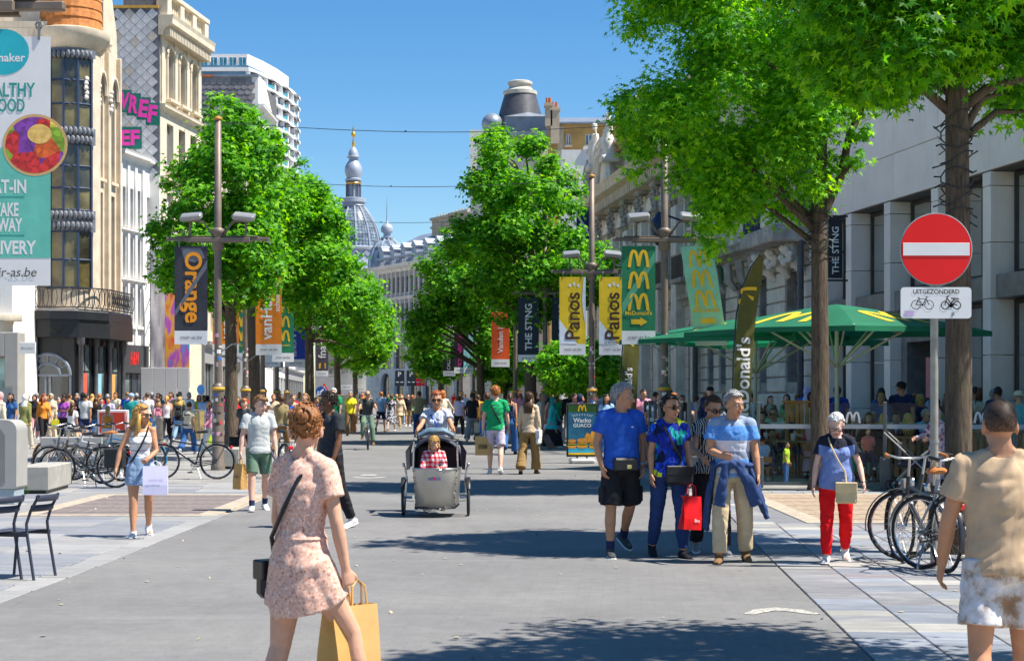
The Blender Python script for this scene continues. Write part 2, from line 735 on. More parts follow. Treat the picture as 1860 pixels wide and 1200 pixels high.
SL_R = [slate_mat('slab_grey',(.155,.16,.18),(.22,.22,.235),(.32,.315,.31)),slate_mat('slab_blue',(.155,.17,.205),(.21,.23,.27),(.30,.315,.345)),
slate_mat('slab_violet',(.20,.18,.205),(.25,.23,.25),(.33,.31,.325)),slate_mat('slab_pale',(.25,.245,.23),(.33,.32,.30),(.42,.405,.375))]
SL_L = [slate_mat('slab_left_blue',(.165,.175,.205),(.21,.22,.245),(.28,.285,.295),.2),slate_mat('slab_left_pale',(.22,.22,.225),(.28,.28,.278),(.34,.332,.315),.2)]
SLAB = {}

def slab(bed,x,y,w,l,rz,mat):
 key = (round(w,3),round(l,3))
 if key not in SLAB:
  mb = MB()
  mb.rbox(-w/2,-l/2,-.05,w/2,l/2,0,.005)
  SLAB[key] = mb.mesh('paver',[mat])
 o = link('paver',SLAB[key],bed,(x,y,.001+rnd.uniform(-.0015,.0025)),rz+rnd.uniform(-.004,.004))
 o.rotation_euler.x = rnd.uniform(-.003,.003)
 o.rotation_euler.y = rnd.uniform(-.003,.003)
 o.material_slots[0].link = 'OBJECT'
 o.material_slots[0].material = mat

def in_rect(x,y,r,m=.3):
 return r[0]-m<x<r[2]+m and r[1]-m*.8<y<r[3]+m*.8

def pave_right():
 n = 0
 a = math.atan(.055)
 for c in range(13):
  wx = .50
  y = 8.6+rnd.uniform(0,.4)
  while y<28.6:
   l = rnd.choice((.26,.34,.34,.42,.52))
   yc = y+l/2
   x = edge_x(ER,yc)+.012+wx*(c+.5)
   vis = x<.325*yc+1.2
   if vis and not in_rect(x,yc,BR,.52):
    slab(bedR,x,yc,wx-.014,l-.014,-a,rnd.choices(SL_R,(4,4,1.2,3))[0])
    n+=1
   y+=l
 return n

def pave_left():
 n = 0
 for c in range(9):
  wx = 1.05
  y = 10.5+(c%2)*.26
  while y<30.7:
   l = .56
   yc = y+l/2
   x = edge_x(EL,yc)-.30-wx*(c+.5)
   vis = x>-.325*yc-1.3
   if vis and not in_rect(x,yc,BL,.62):
    slab(bedL,x,yc,wx-.012,l-.012,0,rnd.choice(SL_L))
    n+=1
   y+=l
 y = 8.0
 while y<30.6:  # the long pale border stones along the road
  if not 22.2<y<27.2:
   slab(bedL,edge_x(EL,y+.5)-.15,y+.5,.285,.985,.01,SL_L[1])
  y+=1.0
 return n

print('slabs',pave_right(),pave_left())
# the bare bands round the bays
mb = MB()
for(x0,y0,x1,y1)in((BL[0]-1.0,BL[1]-.75,BL[2]+.4,BL[1]-.2),(BL[0]-1.0,BL[3]+.2,BL[2]+.4,BL[3]+.75),(BL[0]-1.0,BL[1]-.2,BL[0]-.28,BL[3]+.2)):
 mb.quad((x0,y0,-.006),(x1,y0,-.006),(x1,y1,-.006),(x0,y1,-.006))
mb.build('paving_band',SL_L[1],None,kind='structure')
mb = MB()
for(x0,y0,x1,y1)in((edge_x(ER,22)+.05,BR[1]-.75,BR[2],BR[1]-.2),(edge_x(ER,27),BR[3]+.2,BR[2],BR[3]+.8),(3.06,BR[1]-.2,BR[0]-.28,BR[3]+.2)):
 mb.quad((x0,y0,-.006),(x1,y0,-.006),(x1,y1,-.006),(x0,y1,-.006))
mb.build('paving_band',SL_R[0],None,kind='structure')

# worn white paint on the road

def worn(name,c=(.52,.49,.42)):
 k = NT(name)
 v = k.coord()
 f = k.noise(v,28,5,.7)
 k.col(k.ramp(f,[(.44,(.215,.21,.205)),(.60,c)]))
 k.p(.8)
 return k.m

m_paint = worn('worn_road_paint')
mb = MB()

def chevron(px,fy,half,w,depth,flip=1):
 d = dist(fy)
 p = at(px,d)
 fn = lambda u,v:(p.x+u,p.y+v,.004)
 put_strip(mb,[(-half,-depth*flip),(-half*.45,-depth*.25*flip),(0,0),(half*.5,-depth*.3*flip),(half,-depth*flip)],fn,[w*.5,w,w*1.2,w,w*.5])

chevron(1410,1106,.26,.16,.30)
chevron(668,868,.32,.22,.5,-1)
mb.box(at(668,34.0).x-.16,34.0,.003,at(668,34.0).x+.16,34.5,.004)
chevron(1020,818,.35,.3,.5)
mb.build('road_marking',m_paint,None,kind='structure')
# a few scraps of litter and leaves on the road
mb = MB()
for i in range(150):
 d = rnd.uniform(10,45)
 x = rnd.uniform(max(-.3*d,-7),min(.28*d,5))
 s_ = rnd.uniform(.008,.024)
 a = rnd.uniform(0,6.3)
 mb.add([(x+s_*math.cos(a+t),d+s_*1.6*math.sin(a+t),.008+.01*(i%3==0)*math.sin(t))for t in(0,1.6,3.1,4.7)],[(0,1,2,3)])
mb.build('litter',M('dry_leaf',(.42,.36,.24),.8,.4,30),None,kind='stuff')

# ---------------------------------------------------------------- buildings
class Facade:
 """a building front from P0 to P1 (world x,y); local x runs along it, local y goes into the house"""

 def __init__(s,name,label,P0,P1,cat='building'):
  s.P0,s.P1 = Vector((*P0,0)),Vector((*P1,0))
  d = s.P1-s.P0
  s.W = d.length
  s.u = d/s.W
  s.rz = math.atan2(d.y,d.x)
  s.t = thing(name,label,cat,s.P0,s.rz)

 def x(s,px):
  k = (px-CX)/F
  return(k*s.P0.y-s.P0.x)/(s.u.x-k*s.u.y)

 def d(s,x):
  return s.P0.y+s.u.y*x

 def z(s,py,px):
  return zz(py,s.d(s.x(px)))

def wall(par,W,z0,z1,holes,mat,dep=.3,thick=6.0,x0=0.0,y=0.0,name='wall',top=True):
 mb = MB()
 xs = sorted({x0,W}|{h[0]for h in holes}|{h[2]for h in holes})
 zs = sorted({z0,z1}|{h[1]for h in holes}|{h[3]for h in holes})
 for a,b in zip(xs,xs[1:]):
  for c,e in zip(zs,zs[1:]):
   mx,mz = (a+b)/2,(c+e)/2
   if any(h[0]<mx<h[2]and h[1]<mz<h[3]for h in holes):
    continue
   mb.quad((a,y,c),(b,y,c),(b,y,e),(a,y,e))
 for h in holes:
  a,c,b,e = h[:4]
  yy = y+dep
  mb.quad((a,y,c),(a,y,e),(a,yy,e),(a,yy,c))
  mb.quad((b,y,e),(b,y,c),(b,yy,c),(b,yy,e))
  mb.quad((a,y,c),(a,yy,c),(b,yy,c),(b,y,c))
  mb.quad((a,y,e),(b,y,e),(b,yy,e),(a,yy,e))
  if len(h)>4 and h[4]:
   r = (b-a)/2
   rh = r*h[4]
   arc = [(a+r+r*math.cos(t),e-rh+rh*math.sin(t))for t in[PI*k/12 for k in range(13)]]
   for half in(arc[:7]+[(b,e)],arc[6:]+[(a,e)]):
    mb.add([(p[0],y+.001,p[1])for p in half],[tuple(range(len(half)))])
   mb.add([(p[0],y,p[1])for p in arc]+[(p[0],y+dep,p[1])for p in arc],[(k,k+1,k+14,k+13)for k in range(12)])
 if thick:
  mb.quad((x0,y,z0),(x0,y,z1),(x0,y+thick,z1),(x0,y+thick,z0))
  mb.quad((W,y,z1),(W,y,z0),(W,y+thick,z0),(W,y+thick,z1))
  mb.quad((W,y+thick,z0),(x0,y+thick,z0),(x0,y+thick,z1),(W,y+thick,z1))
  if top:
   mb.quad((x0,y,z1),(W,y,z1),(W,y+thick,z1),(x0,y+thick,z1))
 return mb.build(name,mat,par)

WIN = {}

def window(par,x0,z0,x1,z1,y,fm,gm,cols=1,rows=1,fw=.06,bars=.035,name='window'):
 w,h = round(x1-x0,2),round(z1-z0,2)
 key = (w,h,cols,rows,fw,fm.name,gm.name)
 if key not in WIN:
  mb = MB()
  mb.box(0,0,0,fw,.07,h).box(w-fw,0,0,w,.07,h).box(fw,0,0,w-fw,.07,fw).box(fw,0,h-fw,w-fw,.07,h)
  for i in range(1,cols):
   q = w*i/cols
   mb.box(q-bars,.01,fw,q+bars,.06,h-fw)
  for j in range(1,rows):
   q = h*j/rows
   mb.box(fw,.015,q-bars*.8,w-fw,.055,q+bars*.8)
  pb = MB()
  pb.box(fw*.5,.035,fw*.5,w-fw*.5,.045,h-fw*.5)
  WIN[key] = (mb.mesh('window',fm),pb.mesh('pane',gm))
 f,p = WIN[key]
 o = link(name,f,par,((x0+x1)/2-w/2,y,z0))
 link('pane',p,o)
 return o

def cornice(par,x0,x1,z,h,proj,mat,name='cornice',y=0.0,dent=0.0,end=0.0):
 mb = MB()
 pr = [(y+.03,z),(y-proj*.25,z),(y-proj*.3,z+h*.22),(y-proj*.5,z+h*.4),(y-proj*.9,z+h*.55),(y-proj*.92,z+h*.8),(y-proj,z+h),(y+.03,z+h)]
 mb.prism(pr[::-1],x0-end,x1+end,'yz')
 o = mb.build(name,mat,par)
 if dent:
  db = MB()
  n = int((x1-x0)/dent)
  for i in range(n):
   xx = x0+(i+.5)*(x1-x0)/n
   db.box(xx-dent*.26,y-proj*.7,z-h*.05,xx+dent*.26,y-.005,z+h*.38)
  db.build('dentils',mat,o,kind='stuff')
 return o

def boxpart(par,name,mat,*b,r=0.0):
 mb = MB()
 if r:
  mb.rbox(*b,r)
 else:
  mb.box(*b)
 return mb.build(name,mat,par)

def sill(par,x0,x1,z,mat,y=0.0,h=.14,proj=.16):
 return boxpart(par,'sill',mat,x0-.1,y-proj,z-h,x1+.1,y+.05,z-.002)

def baluster_row(par,x0,x1,z,h,y,mat,step=.28,r=.07):
 mb = MB()
 n = max(2,int((x1-x0)/step))
 for i in range(n):
  xx = x0+(i+.5)*(x1-x0)/n
  mb.lathe([(r*.7,0),(r,h*.2),(r*1.1,h*.35),(r*.5,h*.7),(r*.8,h)],(xx,y,z),8)
 return mb.build('balusters',mat,par,smooth=True,kind='stuff')

m_stone_w = brickmat('stone_warm',(.58,.48,.36),(.64,.54,.40),(.30,.22,.14),.9,.42,.8,.3,.008)
m_stone_wp = M('stone_warm_plain',(.62,.52,.39),.8,.16,1.8,.25,25,streak=.3)
m_stone_g = brickmat('stone_grey',(.66,.60,.53),(.74,.68,.60),(.20,.18,.16),1.1,.46,.8,.35,.01,streak=.45)
m_stone_gp = M('stone_grey_plain',(.74,.68,.60),.8,.18,1.5,.3,20,streak=.35)
m_stone_dk = M('stone_sooty',(.40,.365,.33),.85,.35,2.2,.35,18,streak=.5)
m_white = M('white_render',(.76,.74,.70),.75,.08,1.2,.1,30,streak=.22)
m_white2 = M('white_paint',(.74,.73,.70),.6,.06,2)
m_cream = M('cream_stone',(.66,.57,.43),.8,.12,1.6,.2,25,streak=.3)
m_zinc = M('zinc_roof',(.22,.255,.31),.45,.15,2,.1,12,metal=.3)
m_zinc_d = M('zinc_dark',(.085,.085,.095),.5,.25,3,.15,20,metal=.2)
m_slate = M('roof_slate',(.13,.14,.16),.6,.25,5,.2,20)
m_dark = M('dark_frame',(.025,.027,.03),.4,.2,6)
m_iron = M('wrought_iron',(.035,.037,.042),.45,.2,12)
m_navy = M('navy_grille',(.025,.045,.10),.5,.2,8)
m_glass = glassmat('window_glass')
m_glass_b = glassmat('window_glass_blue',(.05,.12,.17))
m_glass_y = glassmat('window_glass_yellow',(.10,.08,.03),.1,.5)
m_glass_lit = glassmat('window_glass_shop',(.10,.13,.13),.06,.7)
m_anth = M('anthracite_panel',(.05,.052,.058),.45,.15,3)
m_greyp = M('grey_panel',(.30,.29,.28),.6,.1,2)
m_roofred = M('red_roof_tile',(.45,.14,.05),.75,.25,6,.3,20)

def ledge(x,y):
 return(x,y)

 # ---- the corner house with the black shop front
D1 = 70.0
ca = Facade('corner_house','sandstone corner house with iron bay window, gabled top and black shopfront below its balcony',((-160-CX)*D1/F,D1),((118-CX)*D1/F,D1))
t = ca.t
Wc = ca.W
x92 = ca.x(92)
wall(t,Wc,5.2,17.5,[(1.2,6.2,2.4,9.2),(3.2,6.2,4.4,9.2),(1.2,10.5,2.4,13.5),(3.2,10.5,4.4,13.5)],m_stone_w,.3,5.0)
for q in(1.2,3.2):
 for zq in(6.2,10.5):
  window(t,q,zq,q+1.2,zq+3,.25,m_dark,m_glass,2,3)
  # rounded corner with the tall iron bay
cx_,r_ = ca.x(92)+.0,1.25
cy_ = r_
bb = MB()
bb.lathe([(r_,5.2),(r_,16.35),(r_+.12,16.4),(r_+.35,16.85),(r_+.42,16.95),(r_+.42,17.2),(r_+.1,17.3),(r_,17.3)],(cx_+.55,cy_-.12,0),24)
bb.build('corner_drum',m_stone_wp,t,smooth=True)
tb = MB()
prof = [(r_+.05,17.3)]
for i in range(14):
 zt = 17.3+i*.42
 rr = (r_+.05)*math.cos(i/14*1.1)
 prof+=[(rr+.05,zt),(rr,zt+.41)]
tb.lathe(prof,(cx_+.55,cy_-.12,0),24)
tb.build('turret_roof',M('terracotta_tiles',(.50,.18,.045),.7,.3,5,.3,25),t)

def curved_bay(par,cxx,cyy,rad,z0,z1,nrow,a0=-2.45,a1=-.62,ncol=4):
 """iron framed glazing bent round the corner"""
 fr,gl = MB(),MB()
 for k in range(ncol+1):
  a = a0+(a1-a0)*k/ncol
  c,s_ = math.cos(a),math.sin(a)
  fr.bar((cxx+rad*c,cyy+rad*s_,z0),(cxx+rad*c,cyy+rad*s_,z1),.09,.09,up=(c,s_,0))
 for j in range(nrow+1):
  z = z0+(z1-z0)*j/nrow
  pts = [(cxx+rad*math.cos(a0+(a1-a0)*k/12),cyy+rad*math.sin(a0+(a1-a0)*k/12),z)for k in range(13)]
  fr.tube(pts,.04,4)
 o = fr.build('bay_window',m_navy,par)
 for k in range(ncol):
  for j in range(nrow):
   g = MB()
   A = [a0+(a1-a0)*(k+q)/ncol for q in(.06,.94)]
   Z = [z0+(z1-z0)*(j+q)/nrow for q in(.03,.97)]
   P = [(cxx+(rad-.02)*math.cos(a),cyy+(rad-.02)*math.sin(a),z)for z in Z for a in A]
   g.quad(P[0],P[1],P[3],P[2])
   g.build('pane',m_glass_y if(k+j)%4 else glassmat('window_glass_bay',(.05,.045,.03),.08,.5),o)
 return o

m_zincgrey = M('grey_metal_relief',(.14,.15,.17),.5,.25,8,.3,30)
for(za,zb)in((6.2,8.6),(9.5,12.3),(13.0,16.0)):
 curved_bay(t,cx_+.55,cy_-.12,r_+.08,za,zb,3 if za>9 else 2)
for za,zb in((8.6,9.5),(12.3,13.0),(16.0,16.35)):
 ap = MB()
 n_ = 14
 for k in range(n_):
  for q in range(2 if zb-za>.5 else 1):
   a = -2.5+1.95*(k+.5*(q%2))/n_
   rr = r_+.14
   zc = za+(zb-za)*(q+.5)/2
   ap.ell((cx_+.55+rr*math.cos(a),cy_-.12+rr*math.sin(a),zc),(.11,.11,.2),6,4)
 ap.lathe([(r_+.02,za),(r_+.1,za),(r_+.1,zb),(r_+.02,zb)],(cx_+.55,cy_-.12,0),18,-2.6,-.45)
 ap.build('iron_apron',m_zincgrey,t,smooth=True)
 # street side of the corner house: three tall bays under a stepped gable
cb_ = Facade('gabled_house','sandstone gabled house front with three tall narrow window bays',((146-CX)*70.2/F,70.2),((213-CX)*75.0/F,75.0))
t2 = cb_.t
W2 = cb_.W
holes = []
bw = W2/3
for i in range(3):
 xa = i*bw+bw*.30
 xb = i*bw+bw*.78
 holes+=[(xa,5.6,xb,10.6),(xa,11.2,xb,15.6,1.6)]
holes.append((W2*.42,17.6,W2*.58,20.0,1.5))
wall(t2,W2,4.9,17.2,[h for h in holes if h[3]<17],m_stone_wp,.35,5)
gb = MB()
gx = W2/2
prof = [(0,17.2),(W2,17.2),(W2*.97,18.2),(W2*.74,20.6),(W2*.64,22.6),(gx+.35,24.2),(gx-.35,24.2),(W2*.36,22.6),(W2*.26,20.6),(W2*.03,18.2)]
gb.prism(prof,0.0,4.6)
gb.build('gable',m_stone_wp,t2)
window(t2,W2*.42,17.8,W2*.58,20.2,-.06,m_stone_w,m_glass,1,2)
for h in holes[:-1]:
 window(t2,h[0],h[1],h[2],h[3],.28,m_stone_wp,m_glass_y if h[1]<8 else m_glass,1,3,.05)
 sill(t2,h[0],h[2],h[1],m_stone_wp)
for i in range(4):
 xx = i*bw
 p = MB()
 p.rbox(xx-.14+(.16 if i==0 else 0),-.22,4.9,xx+.14-(.16 if i==3 else 0)+.02,.02,16.9,.03)
 if i in(1,2):
  p.lathe([(.13,0),(.16,.2),(.2,.3),(.2,.4),(.05,.8)],(xx,-.12,16.9),8)
 p.build('buttress',m_stone_wp,t2)
for i in range(3):
 hood = MB()
 xm = i*bw+bw*.54
 hood.tube([(xm+bw*.32*math.cos(a),-.1,14.9+1.0*math.sin(a))for a in[PI*k/10 for k in range(11)]],.1,6)
 hood.build('hood_mould',m_stone_wp,t2,smooth=True)
 cp = MB()
 for q in range(5):
  cp.ell((i*bw+.05*math.sin(q*2),-.26,14.3+q*.2),(.13,.1,.12),6,4)
 cp.build('carved_capital',m_stone_gp,t2,smooth=True)
 # balcony and black shop front round the corner
bal = MB()
pth = [(ca.x(30),-.9),(ca.x(100),-.95),(ca.x(150),-.75)]
P = [ca.P0+ca.u*a+Vector((0,b,0))for a,b in pth]
n2 = Vector((-cb_.u.y,cb_.u.x,0))*-1
P2 = [cb_.P0+cb_.u*1.0-Vector((-cb_.u.y,cb_.u.x,0))*.9,cb_.P0+cb_.u*4.6-Vector((-cb_.u.y,cb_.u.x,0))*.75]
ring = [Vector((p.x,p.y,0))for p in P+P2]
loc = [p-ca.P0 for p in ring]
L = [Vector((q.dot(ca.u),q.dot(Vector((-ca.u.y,ca.u.x,0)))))for q in loc]
back = [(L[-1].x-.3,L[-1].y+1.4),(L[0].x,1.0)]
sl = MB()
sl.prism([(p.x,p.y)for p in L]+back,4.85,5.2,'xy')
sl.build('balcony_slab',M('black_shop_paint',(.018,.019,.022),.35,.2,3,.05,10),t)
sl2 = MB()
sl2.prism([(p.x,p.y+.2)for p in L]+back,4.1,4.85,'xy')
fas = sl2.build('shop_fascia',MC['black_shop_paint'],t)
sl3 = MB()
sl3.prism([(p.x-.05,p.y+.12)for p in L]+back,5.2,5.3,'xy')
sl3.build('balcony_floor',m_stone_dk,t)
rl = MB()
for a,b in zip(L,L[1:]):
 for z in(5.36,6.2):
  rl.bar((a.x,a.y+.14,z),(b.x,b.y+.14,z),.05)
 n_ = max(3,int((b-a).length/.3))
 for k in range(n_):
  c = a.lerp(b,(k+.5)/n_)
  rl.tube([(c.x+.11*math.cos(q),c.y+.14,5.78+.4*math.sin(q))for q in[2*PI*w/10 for w in range(10)]],.016,4,closed=True)
  rl.bar((c.x-.13,c.y+.14,5.36),(c.x-.13,c.y+.14,6.2),.022)
rl.build('balcony_railing',m_iron,t)
# swoosh emblem on the fascia
sw = MB()
sx_ = ca.x(113)
sw.add([(sx_+a*.62,L[1].y+.188,4.48+b*.62)for a,b in((-.5,.05),(-.42,-.2),(-.25,-.33),(.0,-.28),(.6,.12),(.02,-.1),(-.2,-.12),(-.38,-.02))],[tuple(range(8))])
sw.build('emblem',M('black_gloss',(.004,.004,.005),.2),t)
# columns, arch window and panes of the shop front
m_blackshop = MC['black_shop_paint']
xa = ca.x(42)
sh = MB()
sh.box(xa,-.35,0,ca.x(140),.6,4.1)
o_ = sh.build('shop_wall',m_blackshop,t)
am = MB()
xc,rw = ca.x(92),(ca.x(133)-ca.x(92))*.98
ZA = 2.5
for rr in(rw,rw*.55):
 am.tube([(xc+rr*math.cos(a),-.4,ZA+rr*.95*math.sin(a))for a in[PI*k/14 for k in range(15)]],.07,6)
for k in range(1,6):
 a = PI*k/6
 am.bar((xc+rw*.55*math.cos(a),-.4,ZA+rw*.52*math.sin(a)),(xc+rw*math.cos(a),-.4,ZA+rw*.95*math.sin(a)),.05)
for q in(-1,-.1,.1,1):
 am.bar((xc+rw*q,-.4,0),(xc+rw*q,-.4,ZA+.03),.08)
am.bar((xc-rw,-.4,ZA),(xc+rw,-.4,ZA),.1)
wn_ = am.build('arched_window',m_zinc,t)
ag = MB()
ag.add([(xc+rw*.97*math.cos(a),-.37,ZA+rw*.92*math.sin(a))for a in[PI*k/14 for k in range(15)]]+[(xc-rw*.97,-.37,.1),(xc+rw*.97,-.37,.1)],[tuple(range(17))])
ag.build('pane',m_glass,wn_)
for px in(114,122):
 pass
x3 = cb_.x(150)
sb = MB()
sb.box(-.6,.05,0,W2+.9,1.2,4.1)
sb.build('shop_wall',m_blackshop,t2)
for i in range(4):
 q = -.45+i*(W2+1.1)/3.2
 cl = MB()
 cl.lathe([(.17,0),(.17,.25),(.11,.3),(.10,3.75),(.17,3.85),(.17,4.1)],(q,-.18,0),10)
 cl.build('shop_column',m_zinc_d,t2,smooth=True)
 if i<3:
  window(t2,q+.25,.35,q+(W2+1.1)/3.2-.25,3.85,-.04,m_dark,m_glass_lit,2,3)
  pb = MB()
  pb.box(q+.45,-.06,1.3,q+1.1,-.05,2.6)
  pb.build('poster',[M('poster_red',(.65,.10,.06),.5),M('poster_blue',(.25,.5,.62),.5),M('poster_mixed',(.7,.35,.1),.5)][i],t2)

  # ---- white house at the far left behind the big banner
fw_ = Facade('white_house','white plastered house with corbelled balcony left of the black shopfront',((-420-CX)*66/F,66),((22-CX)*66/F,66))
wall(fw_.t,fw_.W,0,15,[(6.9-2.2*i,5.6,8.2-2.2*i,9)for i in range(3)],m_white,.3,3.5)
for i in range(3):
 window(fw_.t,6.9-2.2*i,5.6,8.2-2.2*i,9,.25,m_dark,m_glass,2,2)
cb2 = MB()
cb2.rbox(fw_.W-1.6,-.5,4.6,fw_.W+.4,.05,4.9,.03)
cb2.lathe([(.1,3.3),(.25,3.8),(.5,4.6)],(fw_.W-.4,-.05,0),10)
cb2.build('balcony_corbel',m_cream,fw_.t,smooth=True)
kf = Facade('portal_shop','pale grey framed shop window with small white hanging sign at far left',((-200-CX)*55/F,55),((36-CX)*55/F,55))
mb = MB()
mb.rbox(kf.W-.45,-.2,0,kf.W,.6,3.75,.02)
mb.rbox(0,-.2,2.95,kf.W-.45,.6,3.75,.02)
mb.build('portal_frame',M('portal_grey',(.36,.34,.31),.6,.08,2),kf.t)
window(kf.t,1.4,0,kf.W-.45,2.95,.15,m_greyp,glassmat('pane_mint',(.30,.42,.36),.15,.4),2,1)
sg = thing('hanging_sign','small white sign with grey shop lettering beside the grey portal','sign',at(50,54.6,zz(632,54.6)))
mb = MB()
mb.rbox(-.27,-.04,-.19,.27,.04,.19,.01)
mb.build('sign_board',m_white2,sg)
mb = MB()
put_text(mb,'Bershka',flatfn(-.045),width=.38)
mb.build('lettering',M('letter_grey',(.18,.18,.18),.6),sg)

# ---- the white house with the red letters
hm = Facade('narrow_white_house','narrow white house with three window columns above a shop with red letters',((214-CX)*75.6/F,75.6),((262-CX)*78.6/F,78.6))
holes = []
for i in range(3):
 xa = hm.W*(.12+.28*i)
 for za,zb in((4.9,6.7),(7.1,9.0),(9.4,11.3)):
  holes.append((xa,za,xa+hm.W*.17,zb))
wall(hm.t,hm.W,4.0,12.6,holes,m_white,.3,4)
for h in holes:
 window(hm.t,h[0],h[1],h[2],h[3],.24,m_white2,m_glass,1,2,.04)
 sill(hm.t,h[0],h[2],h[1],m_white)
for z in(6.85,9.15,12.5):
 cornice(hm.t,0,hm.W,z,.25 if z<12 else .45,.2 if z<12 else .4,m_white,'string_course' if z<12 else 'cornice')
for i in range(4):
 boxpart(hm.t,'pilaster',m_white,hm.W*(.02+.283*i),-.1,4.0,hm.W*(.10+.283*i),.02,12.4)
boxpart(hm.t,'shop_fascia',m_anth,-.05,-.15,2.7,hm.W+.2,1,4.0)
window(hm.t,.1,.1,hm.W*.48,2.7,0,m_anth,m_glass_lit,1,1)
window(hm.t,hm.W*.52,.1,hm.W,2.7,0,m_anth,m_glass,2,1)
mb = MB()
put_text(mb,'H&M',flatfn(-.165),width=.95,height=.62,cx=hm.W*.5,cz=3.38,bold=.01,shear=.2)
mb.build('lettering',M('shop_red',(.75,.02,.02),.4),hm.t)
# plain flank behind it
fk = Facade('white_rear_house','white plastered rear house with small windows under the slated wall',((262-CX)*79.2/F,79.2),((300-CX)*82/F,82))
hh = [(.35+.8*i,z,.9+.8*i,z+1.6)for i in range(3)for z in(7.0,9.6)]
wall(fk.t,fk.W,0,13.0,hh,m_white,.25,3)
for h in hh:
 window(fk.t,*h,.2,m_white2,m_glass,1,2,.05)
cornice(fk.t,0,fk.W,12.6,.4,.3,m_white)

# ---- the house with the slated flank and pink letters
vd = 80.0
vr = Facade('cornice_house','tall cream house with arched windows, heavy cornice and slated flank with pink graffiti',((290-CX)*vd/F,vd),((366-CX)*86.5/F,86.5))
t = vr.t
holes = []
for i in range(3):
 xa = vr.W*(.16+.28*i)
 holes+=[(xa,16.2,xa+1.0,18.7,1),(xa,12.6,xa+1.0,15.0),(xa,9.2,xa+1.0,11.6),(xa,5.6,xa+1.0,8.2)]
wall(t,vr.W,0,19.7,holes,m_cream,.35,7)
for h in holes:
 window(t,*h[:4],.28,m_dark,m_glass,2,2)
 if h[1]>16:
  for q in(-.16,1.02):
   boxpart(t,'window_jamb',m_cream,h[0]+q,-.1,h[1],h[0]+q+.14,.02,h[3]-.4)
  ar = MB()
  ar.tube([(h[0]+.5+.6*math.cos(a),-.06,h[3]-.5+.62*math.sin(a))for a in[PI*k/10 for k in range(11)]],.08,6)
  ar.build('arch_mould',m_cream,t,smooth=True)
 br_ = MB()
 br_.rbox(h[0]-.2,-.3,h[1]-.18,h[2]+.2,.03,h[1]-.02,.02)
 br_.box(h[0]-.05,-.16,h[1]-.6,h[0]+.12,.02,h[1]-.18)
 br_.box(h[2]-.12,-.16,h[1]-.6,h[2]+.05,.02,h[1]-.18)
 br_.build('sill',m_cream,t)
cornice(t,0,vr.W,19.1,.95,.75,m_cream,dent=.24,end=.12)
cornice(t,0,vr.W,15.45,.35,.3,m_cream,'string_course')
cornice(t,0,vr.W,12.0,.3,.25,m_cream,'string_course')
for i in range(4):
 boxpart(t,'pilaster',m_cream,vr.W*(.02+.295*i),-.08,15.8,vr.W*(.02+.295*i)+.38,.02,19.1)
 b = boxpart(t,'parapet_pier',m_cream,vr.W*(.01+.30*i),-.4,20.05,vr.W*(.01+.30*i)+.55,.2,21.3,r=.03)
boxpart(t,'parapet_rail',m_cream,0,-.45,21.05,vr.W,.1,21.25)
baluster_row(t,.1,vr.W-.1,20.05,1.0,-.18,m_cream)
# flank facing the camera, in its own local frame
fl = Facade('slated_flank','blind gable wall hung with pale diamond slates and pink graffiti',((150-CX)*79.9/F,79.9),((290-CX)*79.9/F,79.9))
ft = fl.t
wall(ft,fl.W-.01,0,12.3,[],m_white,.1,3,top=False)
wall(ft,fl.W-.01,12.3,20.4,[],M('flank_underlay',(.13,.14,.17),.8),.1,3)
m_shg = [M('pale_slate_%s'%c,v,.45,.2,4,.1,20,streak=.4)for c,v in(('white',(.66,.67,.70)),('grey',(.54,.56,.60)),('stain',(.58,.53,.48)))]
shm = []
for m in m_shg:
 q = MB()
 q.prism([(0,-.262),(.262,0),(0,.262),(-.262,0)],-.03,.0)
 shm.append(q.mesh('shingle',m))
ns = 0
x0_ = fl.x(212)
for j in range(0,30):
 for i in range(0,6):
  xx = x0_+.05+i*.56+(j%2)*.28
  z_ = 12.4+j*.275
  if xx>fl.W-.2 or z_>20.2:
   continue
  o = link('shingle',rnd.choices(shm,(6,3,1))[0],ft,(xx,-.012-.003*(j%2),z_))
  o.rotation_euler = (R(3),0,rnd.uniform(-.01,.01))
  ns+=1
boxpart(ft,'verge_board',M('verge_yellow',(.5,.3,.06),.6),x0_-.3,-.08,20.36,fl.W-.05,.3,20.5)
mb = MB()
m_pink,m_gg = M('graffiti_pink',(.80,.05,.42),.5,.1,8),M('graffiti_green',(.01,.16,.13),.5,.15,8)
fnv = lambda y:(lambda u,v:(u,y,v))
xv = fl.x(253)
g0 = MB()
for i,(a,b)in enumerate(((-.70,.32),(-.25,.16),(.22,-.04),(.66,-.30))):
 put_rect(g0,lambda u,v,i=i:(u,-.062-.001*i,v),xv+a-.34,15.55+b-.55,xv+a+.34,15.55+b+.53)
g0.build('graffiti_outline',m_gg,ft)
for i,(c,a,b)in enumerate((('V',-.70,.32),('R',-.25,.16),('E',.22,-.04),('F',.66,-.30))):
 put_text(mb,c,fnv(-.075),width=.44,height=.86,cx=xv+a,cz=15.55+b,rot=-.12,bold=.04)
mb.build('graffiti',m_pink,ft)
xv = fl.x(237)
g0 = MB()
put_rect(g0,fnv(-.062),xv-.58,13.55,xv+.56,14.62)
g0.build('graffiti_outline',m_gg,ft)
mb = MB()
put_text(mb,'EF',fnv(-.075),width=.95,height=.75,cx=xv,cz=14.1,bold=.04)
mb.build('graffiti',m_pink,ft)
ob = MB()
ob.box(x0_-.2,-.05,12.5,x0_+1.15,.0,13.4)
ob.build('bare_brick',brickmat('bare_brick_wall',(.42,.17,.08),(.36,.14,.07),(.4,.36,.3),.22,.07,.9,.4),ft)
ch = MB()
